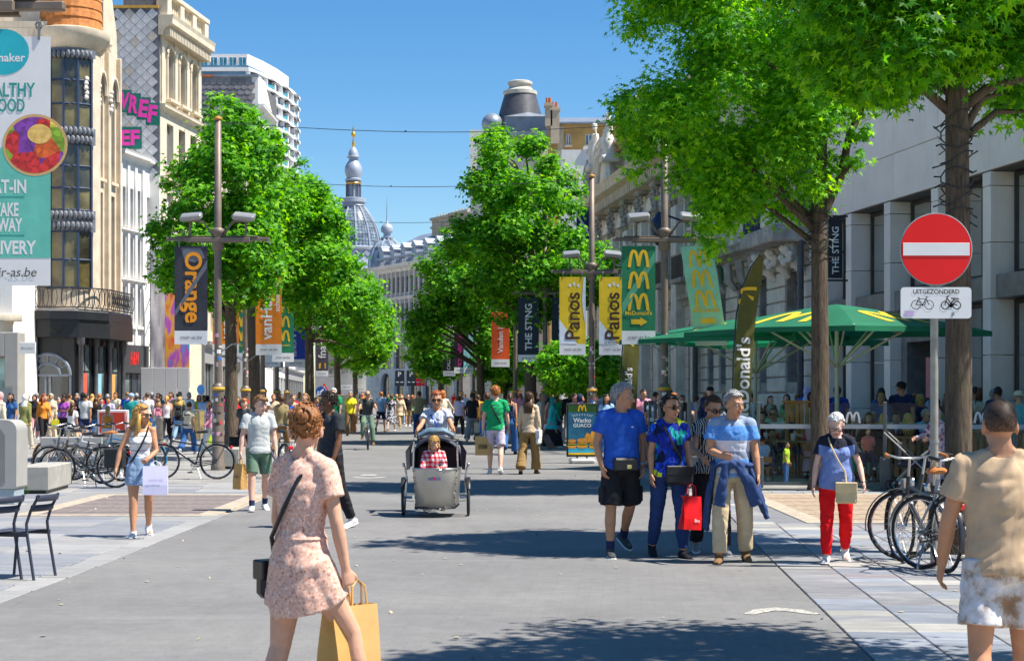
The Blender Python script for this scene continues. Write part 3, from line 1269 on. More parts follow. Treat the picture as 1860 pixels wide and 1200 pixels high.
ch.box(fl.W-1.9,.6,20.4,fl.W-.3,2.0,21.3)
ch.build('attic_box',m_slate,ft)

# ---- scaffold, hoarding and tall advert beside it
hd = 79.0
sc_ = thing('wrapped_scaffold','tall scaffold wrapped in white sheeting behind the lamp post','scaffold',at(290,hd))
mb = MB()
for x in(-.42,.42):
 for y in(0,1.0):
  mb.tube([(x,y,0),(x,y,9.6)],.035,6)
for z in np.arange(.5,9.7,1.1):
 for y in(0,1.0):
  mb.bar((-.5,y,z),(.5,y,z),.05)
 mb.bar((-.42,0,z),(-.42,1.0,z+.9),.04)
mb.build('scaffold_tubes',m_zinc,sc_)
sh = MB()
vs = []
for j in range(25):
 for i in range(5):
  vs.append((-.40+.8*i/4,-.07+.03*math.sin(i*2.3+j*.7),.4+8.6*j/24))
sh.add(vs,[(j*5+i,j*5+i+1,(j+1)*5+i+1,(j+1)*5+i)for j in range(24)for i in range(4)])
sh.build('sheeting',M('white_sheeting',(.60,.59,.62),.6,.12,2),sc_,smooth='all')
hb = thing('hoarding','light grey site hoarding panels standing behind the strolling crowd','hoarding',at(300,77))
w_ = (346-258)*77/F
for i in range(4):
 b = MB()
 b.rbox(-w_/2+i*w_/4+.008,-.03,0,-w_/2+(i+1)*w_/4-.008,.03,2.95,.01)
 b.build('panel',M('hoarding_grey',(.56,.55,.55),.6,.06,1,streak=.1),hb)
av = thing('wall_banner','tall colourful advertising banner on the wall behind the lamp post','banner',at(322,78,0))
mb = MB()
mb.rbox(-.58,-.05,2.9,.58,.05,8.6,.01)
k = NT('advert_colours')
v = k.coord(scale=(1.6,1,.5))
k.col(k.ramp(k.noise(v,1.3,2),[(.25,(.30,.02,.40)),(.38,(.80,.10,.06)),(.48,(.85,.45,.02)),(.58,(.55,.08,.55)),(.68,(.05,.35,.65)),(.8,(.8,.75,.1))]))
k.p(.5)
mb.build('banner_board',k.m,av)
boxpart(av,'banner_foot',m_anth,-.58,-.07,2.0,.58,.03,2.88)

# ---- houses further up the left side, behind the trees
lx = lambda d:-16.3-.085*(d-87)
spec = [(88,101,15.5,m_cream,m_greyp,'cream stone house behind the left trees above a shop with glass doors'),
(101,118,16.5,m_white,m_anth,'white house behind the left trees over a dark shopfront'),
(118,140,14.5,m_stone_wp,m_greyp,'sandstone house far up the left side above pale shop windows'),
(140,172,16.0,m_white,m_white2,'white house far up the left side with white shop pilasters'),
(172,215,17.0,m_stone_gp,m_greyp,'grey stone house farthest up the left side')]
for(a,b,H,mw,ms,lab)in spec:
 fc = Facade('town_house',lab,(lx(a),a),(lx(b),b))
 n = int(fc.W/2.6)
 st = fc.W/n
 holes = [(i*st+st*.27,z,i*st+st*.73,z+1.9)for i in range(n)for z in(5.2,8.4,11.4)]
 shops = [(i*st*2+.25,.25,min(fc.W-.2,(i+1)*st*2-.25),3.4)for i in range((n+1)//2)]
 wall(fc.t,fc.W,4.4,H,holes,mw,.25,6)
 wall(fc.t,fc.W,0,4.4,shops,ms,.25,6,top=False,y=-.01)
 for h in holes:
  window(fc.t,*h,.2,m_white2,m_glass,2,2)
 for h in shops:
  window(fc.t,*h,.2,m_dark,m_glass_lit,3,1)
 cornice(fc.t,0,fc.W,H-.4,.6,.5,mw)
 cornice(fc.t,0,fc.W,4.2,.35,.3,ms,'string_course')
 rf = MB()
 rf.prism([(.1,H+.2),(6,H+.2),(6,H+2.8),(2.2,H+2.8)][::-1],0,fc.W,'yz')
 rf.build('roof',m_slate,fc.t)

 # ---- slate gable and white tower behind
gd = 112.0
gs = Facade('slate_gable_house','grey shingled gable house rising behind the left trees',((356-CX)*gd/F,gd),((468-CX)*gd/F,gd))
t = gs.t
ztop = zz(140,gd)
wall(t,gs.W,0,ztop,[],M('gable_backing',(.12,.115,.12),.8),.1,9)
shm = []
for c,v in(('a',(.215,.20,.205)),('b',(.17,.16,.165)),('c',(.25,.23,.225))):
 q = MB()
 q.prism([(-.24,.22),(-.24,-.12),(-.1,-.24),(.1,-.24),(.24,-.12),(.24,.22)],-.04,0)
 shm.append(q.mesh('shingle',M('gable_shingle_'+c,v,.7,.25,5,.2,20)))
for j in range(17):
 for i in range(9):
  xx = .25+i*.47+(j%2)*.23
  zq = ztop-.25-j*.36
  if xx<gs.W-.2:
   o = link('shingle',rnd.choice(shm),t,(xx,-.02,zq))
   o.rotation_euler.x = R(-4)
boxpart(t,'coping',m_roofred,-.1,-.12,ztop+.002,gs.W*.3,.4,ztop+.14)
boxpart(t,'coping',m_zinc,gs.W*.3,-.12,ztop+.002,gs.W+.05,.4,ztop+.16)
g2 = Facade('dormer_house','pale rendered side of the shingled house with an arched blind window',((469-CX)*gd/F,gd),((496-CX)*119/F,119))
gw = MB()
zt2 = zz(136,gd)
gw.prism([(0,0),(g2.W,0),(g2.W,zt2-1.8),(g2.W*.45,zt2+.1),(0,zt2)],0,3)
gw.build('wall',m_white,g2.t)
window(g2.t,g2.W*.4,zt2-6.5,g2.W*.75,zt2-3.8,-.05,m_white2,m_glass,1,2)
cornice(g2.t,0,g2.W,zt2-2.3,.35,.4,m_white,'eaves')

twd = 430.0
tw = Facade('white_tower','white high rise with curved balcony bands and teal glazing',((356-CX)*twd/F,twd),((452-CX)*twd/F,twd))
t = tw.t
H = zz(97,twd)
wb = MB()
side = [(tw.W,0),(tw.W+3.2,9.5),(tw.W+5.6,20.5),(tw.W+7.2,32),(tw.W+7.8,44)]
wb.prism([(0,.6),(tw.W-.3,.6)]+[(a-.9,b+.4)for a,b in side[1:]]+[(0,44)],0,H-3.0,'xy')
wb.build('core_wall',M('tower_glass_core',(.10,.19,.27),.12,.3,.15,spec=.8),t)
m_tw = M('tower_white',(.74,.74,.74),.5,.05,.1)
fl_ = 3.15
nfl = 14
pl = [(0,0)]+side
for f in range(nfl+1):
 zb = H-4.6-f*fl_
 s1 = MB()
 for a,b in zip(pl,pl[1:]):
  dv = Vector((b[0]-a[0],b[1]-a[1],0)).normalized()
  nrm = Vector((dv.y,-dv.x,0))*.45
  s1.add([(a[0],a[1],zb),(b[0],b[1],zb),(b[0],b[1],zb+.95),(a[0],a[1],zb+.95),
(a[0]-dv.y*-1.2,a[1]+1.2,zb),(b[0]-1.0,b[1]+.6,zb),(b[0]-1.0,b[1]+.6,zb+.95),(a[0]-1.0,a[1]+1.2,zb+.95)],
[(0,1,2,3),(3,2,6,7),(0,4,5,1)])
 s1.build('floor_band',m_tw,t)
 if f<nfl:
  zt = zb
  z0 = zb-fl_+.95
  for(a,b)in zip(side,side[1:]):
   L2 = math.hypot(b[0]-a[0],b[1]-a[1])
   off = (f%2)*.5
   for k_ in(0.02+off*.3,.55+off*.2):
    q = (a[0]+(b[0]-a[0])*k_,a[1]+(b[1]-a[1])*k_)
    pst = MB()
    pst.box(q[0]-.9,q[1]-.1,z0,q[0]+.12,q[1]+1.6,zt)
    pst.build('balcony_wall',m_tw,t)
   w_ = MB()
   q0 = (a[0]+(b[0]-a[0])*.12,a[1]+(b[1]-a[1])*.12)
   q1 = (a[0]+(b[0]-a[0])*.5,a[1]+(b[1]-a[1])*.5)
   w_.quad((q0[0]-.05,q0[1],z0),(q1[0]-.05,q1[1],z0),(q1[0]-.05,q1[1],z0+1.0),(q0[0]-.05,q0[1],z0+1.0))
   w_.build('balcony_glass',M('teal_glass',(.05,.30,.36),.15,.2,.2,spec=.7),t)
rb = MB()
rb.prism([(.5,1),(tw.W-.5,1)]+[(a-1.2,b)for a,b in side[1:4]]+[(.5,30)],H-3.0,H,'xy')
rb.build('penthouse',m_tw,t)
for i in range(5):
 q0 = .9+i*(tw.W-1.2)/5
 window(t,q0,H-3.65+.3,q0+(tw.W-1.2)/5-.5,H-.8,.9,m_tw,glassmat('teal_window',(.03,.17,.24),.08,.8),2,1,.1,.06)

 # ---- glass dome with gilded spire and the curved house far down the street
dd = 300.0
sK = F/dd
dm = thing('domed_building','domed corner building with glass cupola, tall lantern and gilded spire','building',at(642,dd))
m_lead = M('dome_lead',(.33,.37,.44),.5,.15,.6,metal=.2)
m_leadd = M('dome_lead_dark',(.10,.12,.16),.5,.2,.6,metal=.2)
m_gold = M('gilding',(.75,.45,.06),.3,.1,2,metal=.7)
m_domegl = glassmat('dome_glass',(.15,.19,.23),.14,.7)
mb = MB()
mb.box(-6.5,-4,0,16,8,zz(492,dd))
mb.build('wall',brickmat('dome_house_stone',(.37,.35,.34),(.42,.40,.38),(.25,.22,.2),1.2,.5),dm)
mb = MB()
mb.lathe([(6.0,zz(495,dd)),(6.0,zz(480,dd)),(5.3,zz(478,dd)),(5.2,zz(458,dd)),(5.5,zz(456,dd)),(5.5,zz(452,dd)),(4.9,zz(450,dd))],n=36)
mb.build('drum',m_lead,dm,smooth=True)
fest = MB()
for k_ in range(18):
 a0 = 2*PI*k_/18
 fest.tube([(5.45*math.cos(a0+2*PI/18*q/6),5.45*math.sin(a0+2*PI/18*q/6),zz(460,dd)-.7*math.sin(PI*q/6))for q in range(7)],.12,5)
fest.build('festoon',m_lead,dm,smooth=True)
dp = [(4.9,450),(4.85,440),(4.65,428),(4.3,416),(3.8,404),(3.1,392),(2.3,381),(1.9,376)]
mb = MB()
mb.lathe([(r,zz(y,dd))for r,y in dp],n=48)
mb.build('glass_shell',m_domegl,dm,smooth=True)
rb,fb = MB(),MB()
for k_ in range(12):
 a = 2*PI*(k_+.35)/12
 rb = MB()
 rb.tube([((r+.06)*math.cos(a),(r+.06)*math.sin(a),zz(y,dd))for r,y in dp],.17,6)
 rb.build('rib',m_lead,dm,smooth=True)
 for q in(1,2,3):
  a2 = a+2*PI/12*q/4
  fb.tube([((r+.02)*math.cos(a2),(r+.02)*math.sin(a2),zz(y,dd))for r,y in dp],.035,4)
for y in range(380,450,6):
 r = np.interp(y,[p[1]for p in dp[::-1]],[p[0]for p in dp[::-1]])
 fb.tube([((r+.03)*math.cos(2*PI*q/40),(r+.03)*math.sin(2*PI*q/40),zz(y,dd))for q in range(40)],.035,4,closed=True)
fb.build('glazing_bars',m_leadd,dm)
mb = MB()
mb.lathe([(r,zz(y,dd))for r,y in((1.9,377),(2.15,374),(1.9,370),(2.3,368),(2.3,361),(2.0,360),(1.0,359.5),(1.0,330),(1.5,329),(1.55,326),(1.2,324),(1.35,320),(1.6,312),(1.55,304),(1.2,297),(.85,292),(.8,288),(1.2,286.5),(1.2,285),(.95,284),(.9,278),(.6,271),(.2,267))],n=24)
mb.build('lantern',m_lead,dm,smooth=True)
mb = MB()
for k_ in range(8):
 a = 2*PI*k_/8
 mb.tube([(1.25*math.cos(a),1.25*math.sin(a),zz(359,dd)),(1.25*math.cos(a),1.25*math.sin(a),zz(331,dd))],.14,6)
mb.lathe([(1.32,zz(334,dd)),(1.42,zz(332,dd)),(1.32,zz(330,dd))],n=20)
mb.build('lantern_columns',m_leadd,dm)
mb = MB()
mb.lathe([(1.36,zz(335,dd)),(1.45,zz(333,dd)),(1.36,zz(331.5,dd))],n=20)
mb.lathe([(r,zz(y,dd))for r,y in((.2,268),(.32,262),(.14,254),(.1,250),(.38,247),(.45,245),(.38,242),(.12,239),(.2,234),(.05,230),(0.01,222))],n=10)
mb.build('gilded_spire',m_gold,dm,smooth=True)
# curved house
ch_ = Facade('curved_house','long grey stone house with mansard roof, chimneys and arcade far down the street',((688-CX)*250/F,250),((880-CX)*220/F,220))
t = ch_.t
W = ch_.W
zc = 20.4
holes = []
n = 22
st = W/n
for i in range(n):
 xa = .4+i*st
 holes+=[(xa,zc-3.6,xa+st*.55,zc-1.3),(xa,zc-8.6,xa+st*.55,zc-5.2)]
wall(t,W,9.2,zc,holes,brickmat('curved_stone',(.40,.36,.33),(.45,.41,.37),(.3,.27,.25),1.4,.6,streak=.2),.35,12)
for h in holes:
 window(t,*h,.28,m_leadd,m_glass_b,1,2,.06)
for i in range(n+1):
 boxpart(t,'pilaster',m_stone_gp,i*st-.12+.12,-.18,zc-9.3,i*st+.24,.02,zc-.5)
cornice(t,0,W,zc-.5,1.1,.9,m_stone_gp)
cornice(t,0,W,zc-4.6,.4,.3,m_stone_gp,'string_course')
cornice(t,0,W,zc-10.2,.7,.5,m_stone_gp,'string_course')
big = [(i*W/7+.5,5.6,(i+1)*W/7-.5,9.1)for i in range(7)]
arc = [(i*W/7+.7,.3,(i+1)*W/7-.7,5.0,.9)for i in range(7)]
wall(t,W,0,9.2,big+arc,m_stone_gp,.5,12,top=False,y=.004)
for h in big:
 window(t,*h,.4,m_leadd,glassmat('brown_glass',(.08,.05,.045),.1,.5),4,1,.08)
for h in arc:
 window(t,*h[:4],.45,m_leadd,m_glass,2,2,.1)
rf = MB()
rf.prism([(0.3,zc+.6),(1.6,zc+3.2),(7,zc+5.8),(11.6,zc+5.8),(11.6,zc+.6)][::-1],0,W,'yz')
rf.build('roof',m_zinc,t)
baluster_row(t,0,W,zc+.6,1.0,-.45,m_lead,.5,.14)
boxpart(t,'balustrade_rail',m_lead,0,-.62,zc+1.6,W,-.28,zc+1.8)
for i in range(9):
 xx = 1.2+i*W/9
 dz = MB()
 dz.box(xx-.75,-.1,zc+.65,xx+.75,2.0,zc+2.9)
 dz.prism([(xx-.95,zc+2.9),(xx+.95,zc+2.9),(xx,zc+3.7)],-.25,3.0)
 dz.build('dormer',m_lead,t)
 window(t,xx-.5,zc+1.0,xx+.5,zc+2.7,-.18,m_white2,m_glass_b,2,1)
m_chim = M('chimney_stone',(.45,.37,.27),.8,.2,1,.2,10)
for(pa,pb,ya)in((729,759,393),(761,793,384)):
 c = MB()
 q0,q1 = ch_.x(pa),ch_.x(pb)
 dq = ch_.d(q0)
 zt = zz(ya,dq)
 c.box(q0,5.0,zc+3,q1,6.6,zt-.4)
 c.box(q0-.2,4.8,zt-1.6,q1+.2,6.8,zt-1.3)
 c.box(q0-.25,4.75,zt-.4,q1+.25,6.85,zt)
 for k_ in range(6):
  xx = q0+(k_+.5)*(q1-q0)/6
  c.lathe([(.13,zt),(.1,zt+.5)],(xx,5.8,0),8)
 c.build('chimney',m_chim,t)
sd = thing('small_dome','small glazed corner dome with ball and needle spire beside the big dome','dome',at(703,262))
k262 = lambda y:zz(y,262)
mb = MB()
sp = [(2.9,490),(2.9,478),(2.75,465),(2.4,453),(1.8,443),(1.0,436),(.75,433)]
mb.lathe([(r,k262(y))for r,y in sp],n=28)
mb.build('glass_shell',m_domegl,sd,smooth=True)
for k_ in range(10):
 a = 2*PI*k_/10
 rb = MB()
 rb.tube([((r+.04)*math.cos(a),(r+.04)*math.sin(a),k262(y))for r,y in sp],.13,5)
 rb.build('rib',m_lead,sd,smooth=True)
mb = MB()
mb.lathe([(r,k262(y))for r,y in((1.0,434),(1.05,431),(.6,430),(.55,424),(.95,421),(1.0,415),(.75,409),(.25,406),(.12,400),(.1,385),(.02,357))],n=16)
mb.build('spire',m_lead,sd,smooth=True)
mb = MB()
mb.lathe([(3.2,0),(3.2,k262(492)),(3.4,k262(491)),(3.4,k262(488))],n=24)
mb.build('corner_drum',m_stone_gp,sd,smooth=True)

# ---- right side: cupola house, ochre flank, white strip
cd = 112.0
cu = thing('cupola_house','house with dark truncated lead cupola and stone cap behind the right trees','building',at(945,cd))
mb = MB()
mb.box(-3.4,0,0,2.2,8,zz(236,cd))
mb.build('wall',m_white,cu)
mb = MB()
cp = [(1.75,232),(1.66,222),(1.56,210),(1.42,196),(1.25,180),(1.14,170),(1.08,165)]
mb.lathe([(r,zz(y,cd))for r,y in cp],(0,1.6,0),n=36)
mb.build('cupola',m_zinc_d,cu,smooth=True)
mb = MB()
mb.lathe([(r,zz(y,cd))for r,y in((1.05,167),(1.16,165),(1.16,159),(.95,157),(.76,152),(.78,148),(.86,146),(.84,142),(.7,140),(0,139.5))],(0,1.6,0),n=36)
mb.build('stone_cap',M('cap_stone',(.44,.42,.36),.8,.2,2,.2,12),cu,smooth=True)
rf = MB()
zr = zz(217,cd)
rf.add([(-1.1,-1.2,zr),(2.2,-1.2,zr),(2.2,1.5,zr),(-1.1,1.5,zr),(.55,.0,zz(204,cd))],[(0,1,4),(1,2,4),(2,3,4),(3,0,4)])
rf.box(-1.05,-1.1,zz(250,cd),2.15,1.4,zr-.004)
rf.build('zinc_roof',m_zinc,cu)
dr = MB()
dr.ell((-1.9,.9,zz(222,cd)),(.75,.9,.75),14,10)
dr.build('dormer_hood',m_zinc,cu,smooth=True)
oc = Facade('ochre_house','ochre rendered house wall with two small windows and zinc roof',((998-CX)*106/F,106),((1150-CX)*106/F,106))
t = oc.t
ho = []
for(pa,pb)in((1028,1037),(1063,1076)):
 ho.append((oc.x(pa),oc.z(264,pa),oc.x(pb),oc.z(243,pa)))
wall(t,oc.W,0,zz(226,106),ho,M('ochre_render',(.50,.30,.10),.85,.3,.8,.15,15,streak=.4),.2,5)
for h in ho:
 window(t,*h,.12,m_white2,m_glass_b,2,1,.06)
 sill(t,h[0],h[2],h[1],m_chim)
rf = MB()
z0 = zz(226,106)
rf.prism([(-.25,z0),(-.25,z0+.12),(2.2,z0+.8),(5,z0+.8),(5,z0)],0.4,oc.W,'yz')
rf.build('roof',m_zinc,t)
for(pa,pb,ya,yb)in((1000,1016,196,262),(990,1003,188,230)):
 c = MB()
 a,b = oc.x(pa),oc.x(pb)
 zt = zz(ya,106)
 c.box(a,-.3,zz(yb,106),b,.5,zt)
 c.box(a-.06,-.36,zt-.2,b+.06,.56,zt-.05)
 c.build('chimney',m_chim,t)
 c = MB()
 for q in(.3,.7):
  c.lathe([(.1,zt),(.085,zt+.38)],(a+(b-a)*q,.1,0),10)
 c.build('chimney_pot',m_roofred,t)
boxpart(t,'flank_band',m_chim,oc.x(1012),-.06,zz(300,106),oc.x(1024),.02,z0-.1)
ws = Facade('white_side_house','white rendered house edge beside the ornate palace',((1020-CX)*93/F,93),((1092-CX)*93/F,93))
wall(ws.t,ws.W,0,zz(272,93),[],m_white,.1,4)
boxpart(ws.t,'parapet',m_white2,ws.x(1060),-.1,zz(272,93)+.002,ws.W,.6,zz(266,93))
sp2 = MB()
sp2.box(.3,-.05,zz(330,93),1.0,.02,zz(310,93))
sp2.build('wall_vent',m_cream,ws.t)
b2 = Facade('grey_rear_house','plain grey town house hidden behind the middle trees',((835-CX)*150/F,150),((1000-CX)*118/F,118))
hb2 = [(1+2.2*i,z,2.1+2.2*i,z+2)for i in range(int(b2.W/2.2)-1)for z in(5.2,8.6)]
wall(b2.t,b2.W,0,11.0,hb2,m_stone_gp,.3,6)
for h in hb2:
 window(b2.t,*h,.25,m_white2,m_glass,2,2)

 # ---- the ornate palace
pl_ = lambda d:14.745-.127*d
pa = Facade('ornate_palace','ornate grey stone palace with giant pilasters, heavy cornice and attic statues',(pl_(83.5),83.5),(pl_(60.9),60.9))
t = pa.t
W = pa.W
nb = 7
st = W/nb
holes = []
for i in range(nb):
 c = (i+.5)*st
 holes+=[(c-.6,1.4,c+.6,4.6,1),(c-.6,6.2,c+.6,9.2)]
wall(t,W,0,10.4,holes,m_stone_g,.5,10)
for h in holes:
 window(t,*h[:4],.42,m_navy,m_glass,2,3)
 if h[1]>5:
  fr = MB()
  fr.box(h[0]-.25,-.12,h[1]-.1,h[0]-.02,.02,h[3]+.1).box(h[2]+.02,-.12,h[1]-.1,h[2]+.25,.02,h[3]+.1)
  fr.prism([(h[0]-.4,h[3]+.12),(h[2]+.4,h[3]+.12),((h[0]+h[2])/2,h[3]+.75)],-.3,.02)
  fr.build('window_surround',m_stone_gp,t)
  bl = MB()
  bl.rbox(h[0]-.35,-.65,h[1]-.3,h[2]+.35,.02,h[1]-.12,.03)
  bl.build('balcony_slab',m_stone_dk,t)
  ir = MB()
  for k_ in range(10):
   xx = h[0]-.28+k_*(h[2]-h[0]+.56)/9
   ir.bar((xx,-.58,h[1]-.12),(xx,-.58,h[1]+.75),.04)
  ir.bar((h[0]-.3,-.58,h[1]+.75),(h[2]+.3,-.58,h[1]+.75),.06)
  ir.build('balcony_railing',m_iron,t)
for i in range(nb+1):
 for q in((-.42,-.04),(.06,.44)):
  xa,xb = i*st+q[0],i*st+q[1]
  if xa<0 or xb>W:
   continue
  p = MB()
  p.rbox(xa-.06,-.5,0.0,xb+.06,.02,1.2,.03)
  p.rbox(xa,-.36,1.2,xb,.02,9.0,.03)
  p.build('pilaster',m_stone_gp,t)
  cpb = MB()
  for k_ in range(10):
   cpb.ell((xa+.19+.2*math.sin(k_*2.4),-.34-.1*(k_%2),9.1+.12*k_),(.11,.1,.11),6,4)
  cpb.rbox(xa-.08,-.52,10.2,xb+.08,.02,10.4,.02)
  cpb.build('carved_capital',m_stone_dk,t,smooth=True)
cornice(t,0,W,10.4,1.0,1.1,m_stone_wp,dent=.4)
cornice(t,0,W,5.1,.4,.35,m_stone_dk,'string_course')
wall(t,W,11.4,13.3,[((i+.5)*st-.55,11.8,(i+.5)*st+.55,12.9)for i in range(nb)],m_stone_g,.3,9,y=.3)
for i in range(nb):
 window(t,(i+.5)*st-.55,11.8,(i+.5)*st+.55,12.9,.5,m_stone_gp,m_glass,2,1)
 for sgn in(-1,1):
  sc2 = MB()
  sc2.tube([((i+.5)*st+sgn*(.95+.28*math.cos(a)*(1-a/9)),.25,12.3+.35*math.sin(a)*(1-a/9))for a in[k_*.6 for k_ in range(14)]],.09,6)
  sc2.build('scroll',m_stone_gp,t,smooth=True)
cornice(t,0,W,13.2,.5,.5,m_stone_wp,y=.3)
# arched pediment and statues at the far end
pm = MB()
cxp = st*1.5
for rr in(2.0,1.65):
 pm.tube([(cxp+rr*math.cos(a),-.5,11.4+rr*1.15*math.sin(a))for a in[PI*k_/14 for k_ in range(15)]],.22,6)
pm.prism([(cxp+1.6*math.cos(PI*k_/14),11.4+1.8*math.sin(PI*k_/14))for k_ in range(15)],-.35,.3)
pm.build('arched_pediment',m_stone_gp,t,smooth=True)

def statue(par,x,y,z,mat,h=1.9,lean=0.0):
 mb = MB()
 k_ = h/1.9
 mb.rbox(x-.35*k_,y-.35*k_,z-.05,x+.35*k_,y+.35*k_,z+.25,.02)
 mb.tube([(x,y,z+.2),(x+.03,y-.05,z+.7*k_),(x+lean*.5,y,z+1.1*k_),(x+lean,y,z+1.45*k_)],[(.30*k_,.26*k_),(.27*k_,.24*k_),(.2*k_,.16*k_),(.24*k_,.15*k_)],10)
 mb.ell((x+lean,y-.03,z+1.75*k_),(.12*k_,.13*k_,.16*k_),10,8)
 mb.tube([(x+lean-.22*k_,y,z+1.42*k_),(x+lean-.42*k_,y-.12,z+1.1*k_),(x+lean-.2*k_,y-.3,z+.9*k_)],[.08*k_,.065*k_,.05*k_],7)
 mb.tube([(x+lean+.22*k_,y,z+1.42*k_),(x+lean+.45*k_,y-.05,z+1.2*k_),(x+lean+.5*k_,y-.1,z+1.65*k_)],[.08*k_,.065*k_,.05*k_],7)
 mb.tube([(x-.25*k_,y-.1,z+.3),(x-.3*k_,y-.22,z+.8*k_),(x+.1*k_,y-.26,z+1.2*k_)],[.1*k_,.1*k_,.05*k_],6)
 me = fuse(mb,.07,2,'statue')
 me.materials.append(mat)
 return link('statue',me,par)

statue(t,st*.35,-.4,11.5,m_stone_dk,2.5)
statue(t,st*.95,-.5,12.6,m_stone_gp,2.3,.1)
statue(t,st*2.1,-.5,12.5,m_stone_gp,2.3,-.1)
urn = MB()
urn.lathe([(.3,0),(.3,.3),(.12,.45),(.38,.9),(.42,1.1),(.2,1.35),(.05,1.7)],(st*3.2,.3,13.7),12)
urn.build('urn',m_stone_gp,t,smooth=True)
for i,px in enumerate((1118,1129)):
 fp = MB()
 xx = pa.x(px)
 fp.tube([(xx,-.3,7.0),(xx,-2.2,10.2)],.05,6)
 fp.build('flag_pole',m_white2,t)
fb = MB()
fb.prism([(pa.x(1124)-.02,6.2),(pa.x(1124)+.02,6.2),(pa.x(1124)+.02,10.4),(pa.x(1124)-.02,10.4)],-2.0,-1.2)
fb.build('vertical_flag',M('flag_navy',(.02,.03,.12),.6),t)
# wall lantern
wl = MB()
for px in(1238,):
 xx = pa.x(1252)
 wl.bar((xx,.0,8.2),(xx,-1.2,8.6),.07)
 wl.lathe([(.05,8.6),(.26,8.3),(.3,8.2),(.22,7.5),(.06,7.35)],(xx,-1.2,0),8)
wl.build('wall_lantern',m_navy,t)

# ---- the bank annexe with balcony
ba = Facade('stone_bank','grey rusticated bank front with barred windows, corner balcony and columns',(pl_(60.8),60.8),(pl_(47.7),47.7))
t = ba.t
W = ba.W
wins = [(ba.x(p)-w/2,ba.x(p)+w/2)for p,w in((1294,.95),(1316,.95),(1350,.95),(1389,1.0),(1441,1.25))]
holes = [(a,2.05,b,5.35)for a,b in wins]
wall(t,W,0,6.3,holes,m_stone_dk,.55,10)
for(a,b)in wins:
 window(t,a,2.05,b,5.35,.5,m_dark,m_glass,2,3)
 gr = MB()
 n = 7
 for k_ in range(n):
  xx = a+.06+(b-a-.12)*k_/(n-1)
  gr.bar((xx,.3,2.05),(xx,.3,5.35),.05)
 for z in(2.1,2.9,4.4,5.0,5.3):
  gr.bar((a,.3,z),(b,.3,z),.06)
 for k_ in range(3):
  gr.tube([((a+b)/2+.22*math.cos(q),.28,3.3+k_*.4+.18*math.sin(q))for q in[2*PI*w/10 for w in range(10)]],.03,4,closed=True)
 gr.build('window_grille',m_navy,t)
xs = [0.0]+[v for w in wins for v in w]+[W]
zc_ = 1.75
row = 0
while zc_<6.1:
 hh_ = .46
 cuts = xs if zc_+hh_/2<5.35 and zc_+hh_>2.05 else[0.0]+[W*k_/9 for k_ in range(1,9)]+[W]
 pairs = list(zip(cuts[::2],cuts[1::2]))if cuts is xs else list(zip(cuts,cuts[1:]))
 for(a,b)in pairs:
  m_ = max(1,int((b-a)/1.3))
  for q in range(m_):
   k_ = MB()
   aa,bb_ = a+(b-a)*q/m_,a+(b-a)*(q+1)/m_
   k_.rbox(aa+.012,-.09,zc_+.02,bb_-.012,.015,zc_+hh_-.02,.025)
   k_.build('stone_block',m_stone_gp,t)
 zc_+=hh_
 row+=1
pb = MB()
pb.rbox(-.05,-.2,0,W+.05,.02,1.7,.04)
pb.build('plinth',m_stone_gp,t)
for i in range(9):
 c = MB()
 xx = .5+i*(W-1)/8
 big = i>=6
 c.tube([(xx,-.1,5.2),(xx,-.35,5.5),(xx,-.6 if big else-.4,6.05)],[(.16,.1),(.2,.16),(.24,.26 if big else .16)],8)
 if big:
  for q in range(9):
   c.ell((xx+.25*math.cos(q*.7),-.6-.1*(q%2),5.75+.22*math.sin(q*.7)),(.13,.13,.13),6,4)
 c.build('console',m_stone_gp if big else m_stone_dk,t,smooth=True)
cornice(t,0,W,6.05,.5,.75,m_stone_dk,'balcony_cornice')
boxpart(t,'balcony_slab',m_stone_dk,W-3.4,-1.25,6.1,W+.05,.02,6.56,r=.04)
wall(t,W,6.3,12.6,[(1+2.5*i,7.5,2.4+2.5*i,11)for i in range(5)],m_stone_g,.4,9,y=1.2)
for i in range(5):
 window(t,1+2.5*i,7.5,2.4+2.5*i,11,1.5,m_dark,m_glass,2,3)
for i in range(8):
 xa = i*(W-3.5)/8+.05
 boxpart(t,'balustrade_pier',m_stone_gp,xa,-.6,6.56,xa+.42,-.1,7.65,r=.03)
 boxpart(t,'balustrade_panel',m_stone_gp,xa+.43,-.45,6.6,xa+(W-3.5)/8-.01,-.3,7.4)
 pn = MB()
 pn.box(xa+.6,-.48,6.78,xa+(W-3.5)/8-.18,-.455,7.25)
 pn.build('panel_inset',m_stone_wp,t)
boxpart(t,'balustrade_rail',m_stone_gp,0,-.62,7.66,W-3.5,-.12,7.8)
for i in range(5):
 c = MB()
 xx = .9+i*1.75
 c.lathe([(.42,7.3),(.42,7.6),(.32,7.7),(.30,8.0),(.28,11.2),(.4,11.4),(.42,11.7)],(xx,.35,0),14)
 c.build('column',m_stone_gp,t,smooth=True)
cornice(t,0,W,11.7,.8,1.0,m_stone_gp,y=.3)
ir = MB()
for k_ in range(13):
 xx = W-3.3+k_*.16
 ir.bar((xx,-1.15,6.56),(xx,-1.15,7.55),.035)
 if k_%3==1:
  ir.tube([(xx+.15*math.cos(q),-1.15,7.05+.3*math.sin(q))for q in[2*PI*w/10 for w in range(10)]],.03,4,closed=True)
ir.bar((W-3.4,-1.15,7.55),(W-1.1,-1.15,7.55),.07)
ir.build('balcony_railing',m_navy,t)
c = MB()
c.rbox(W-1.15,-1.25,6.56,W-.15,-.4,7.75,.04)
c.rbox(W-1.25,-1.35,7.75,W-.05,-.3,7.95,.04)
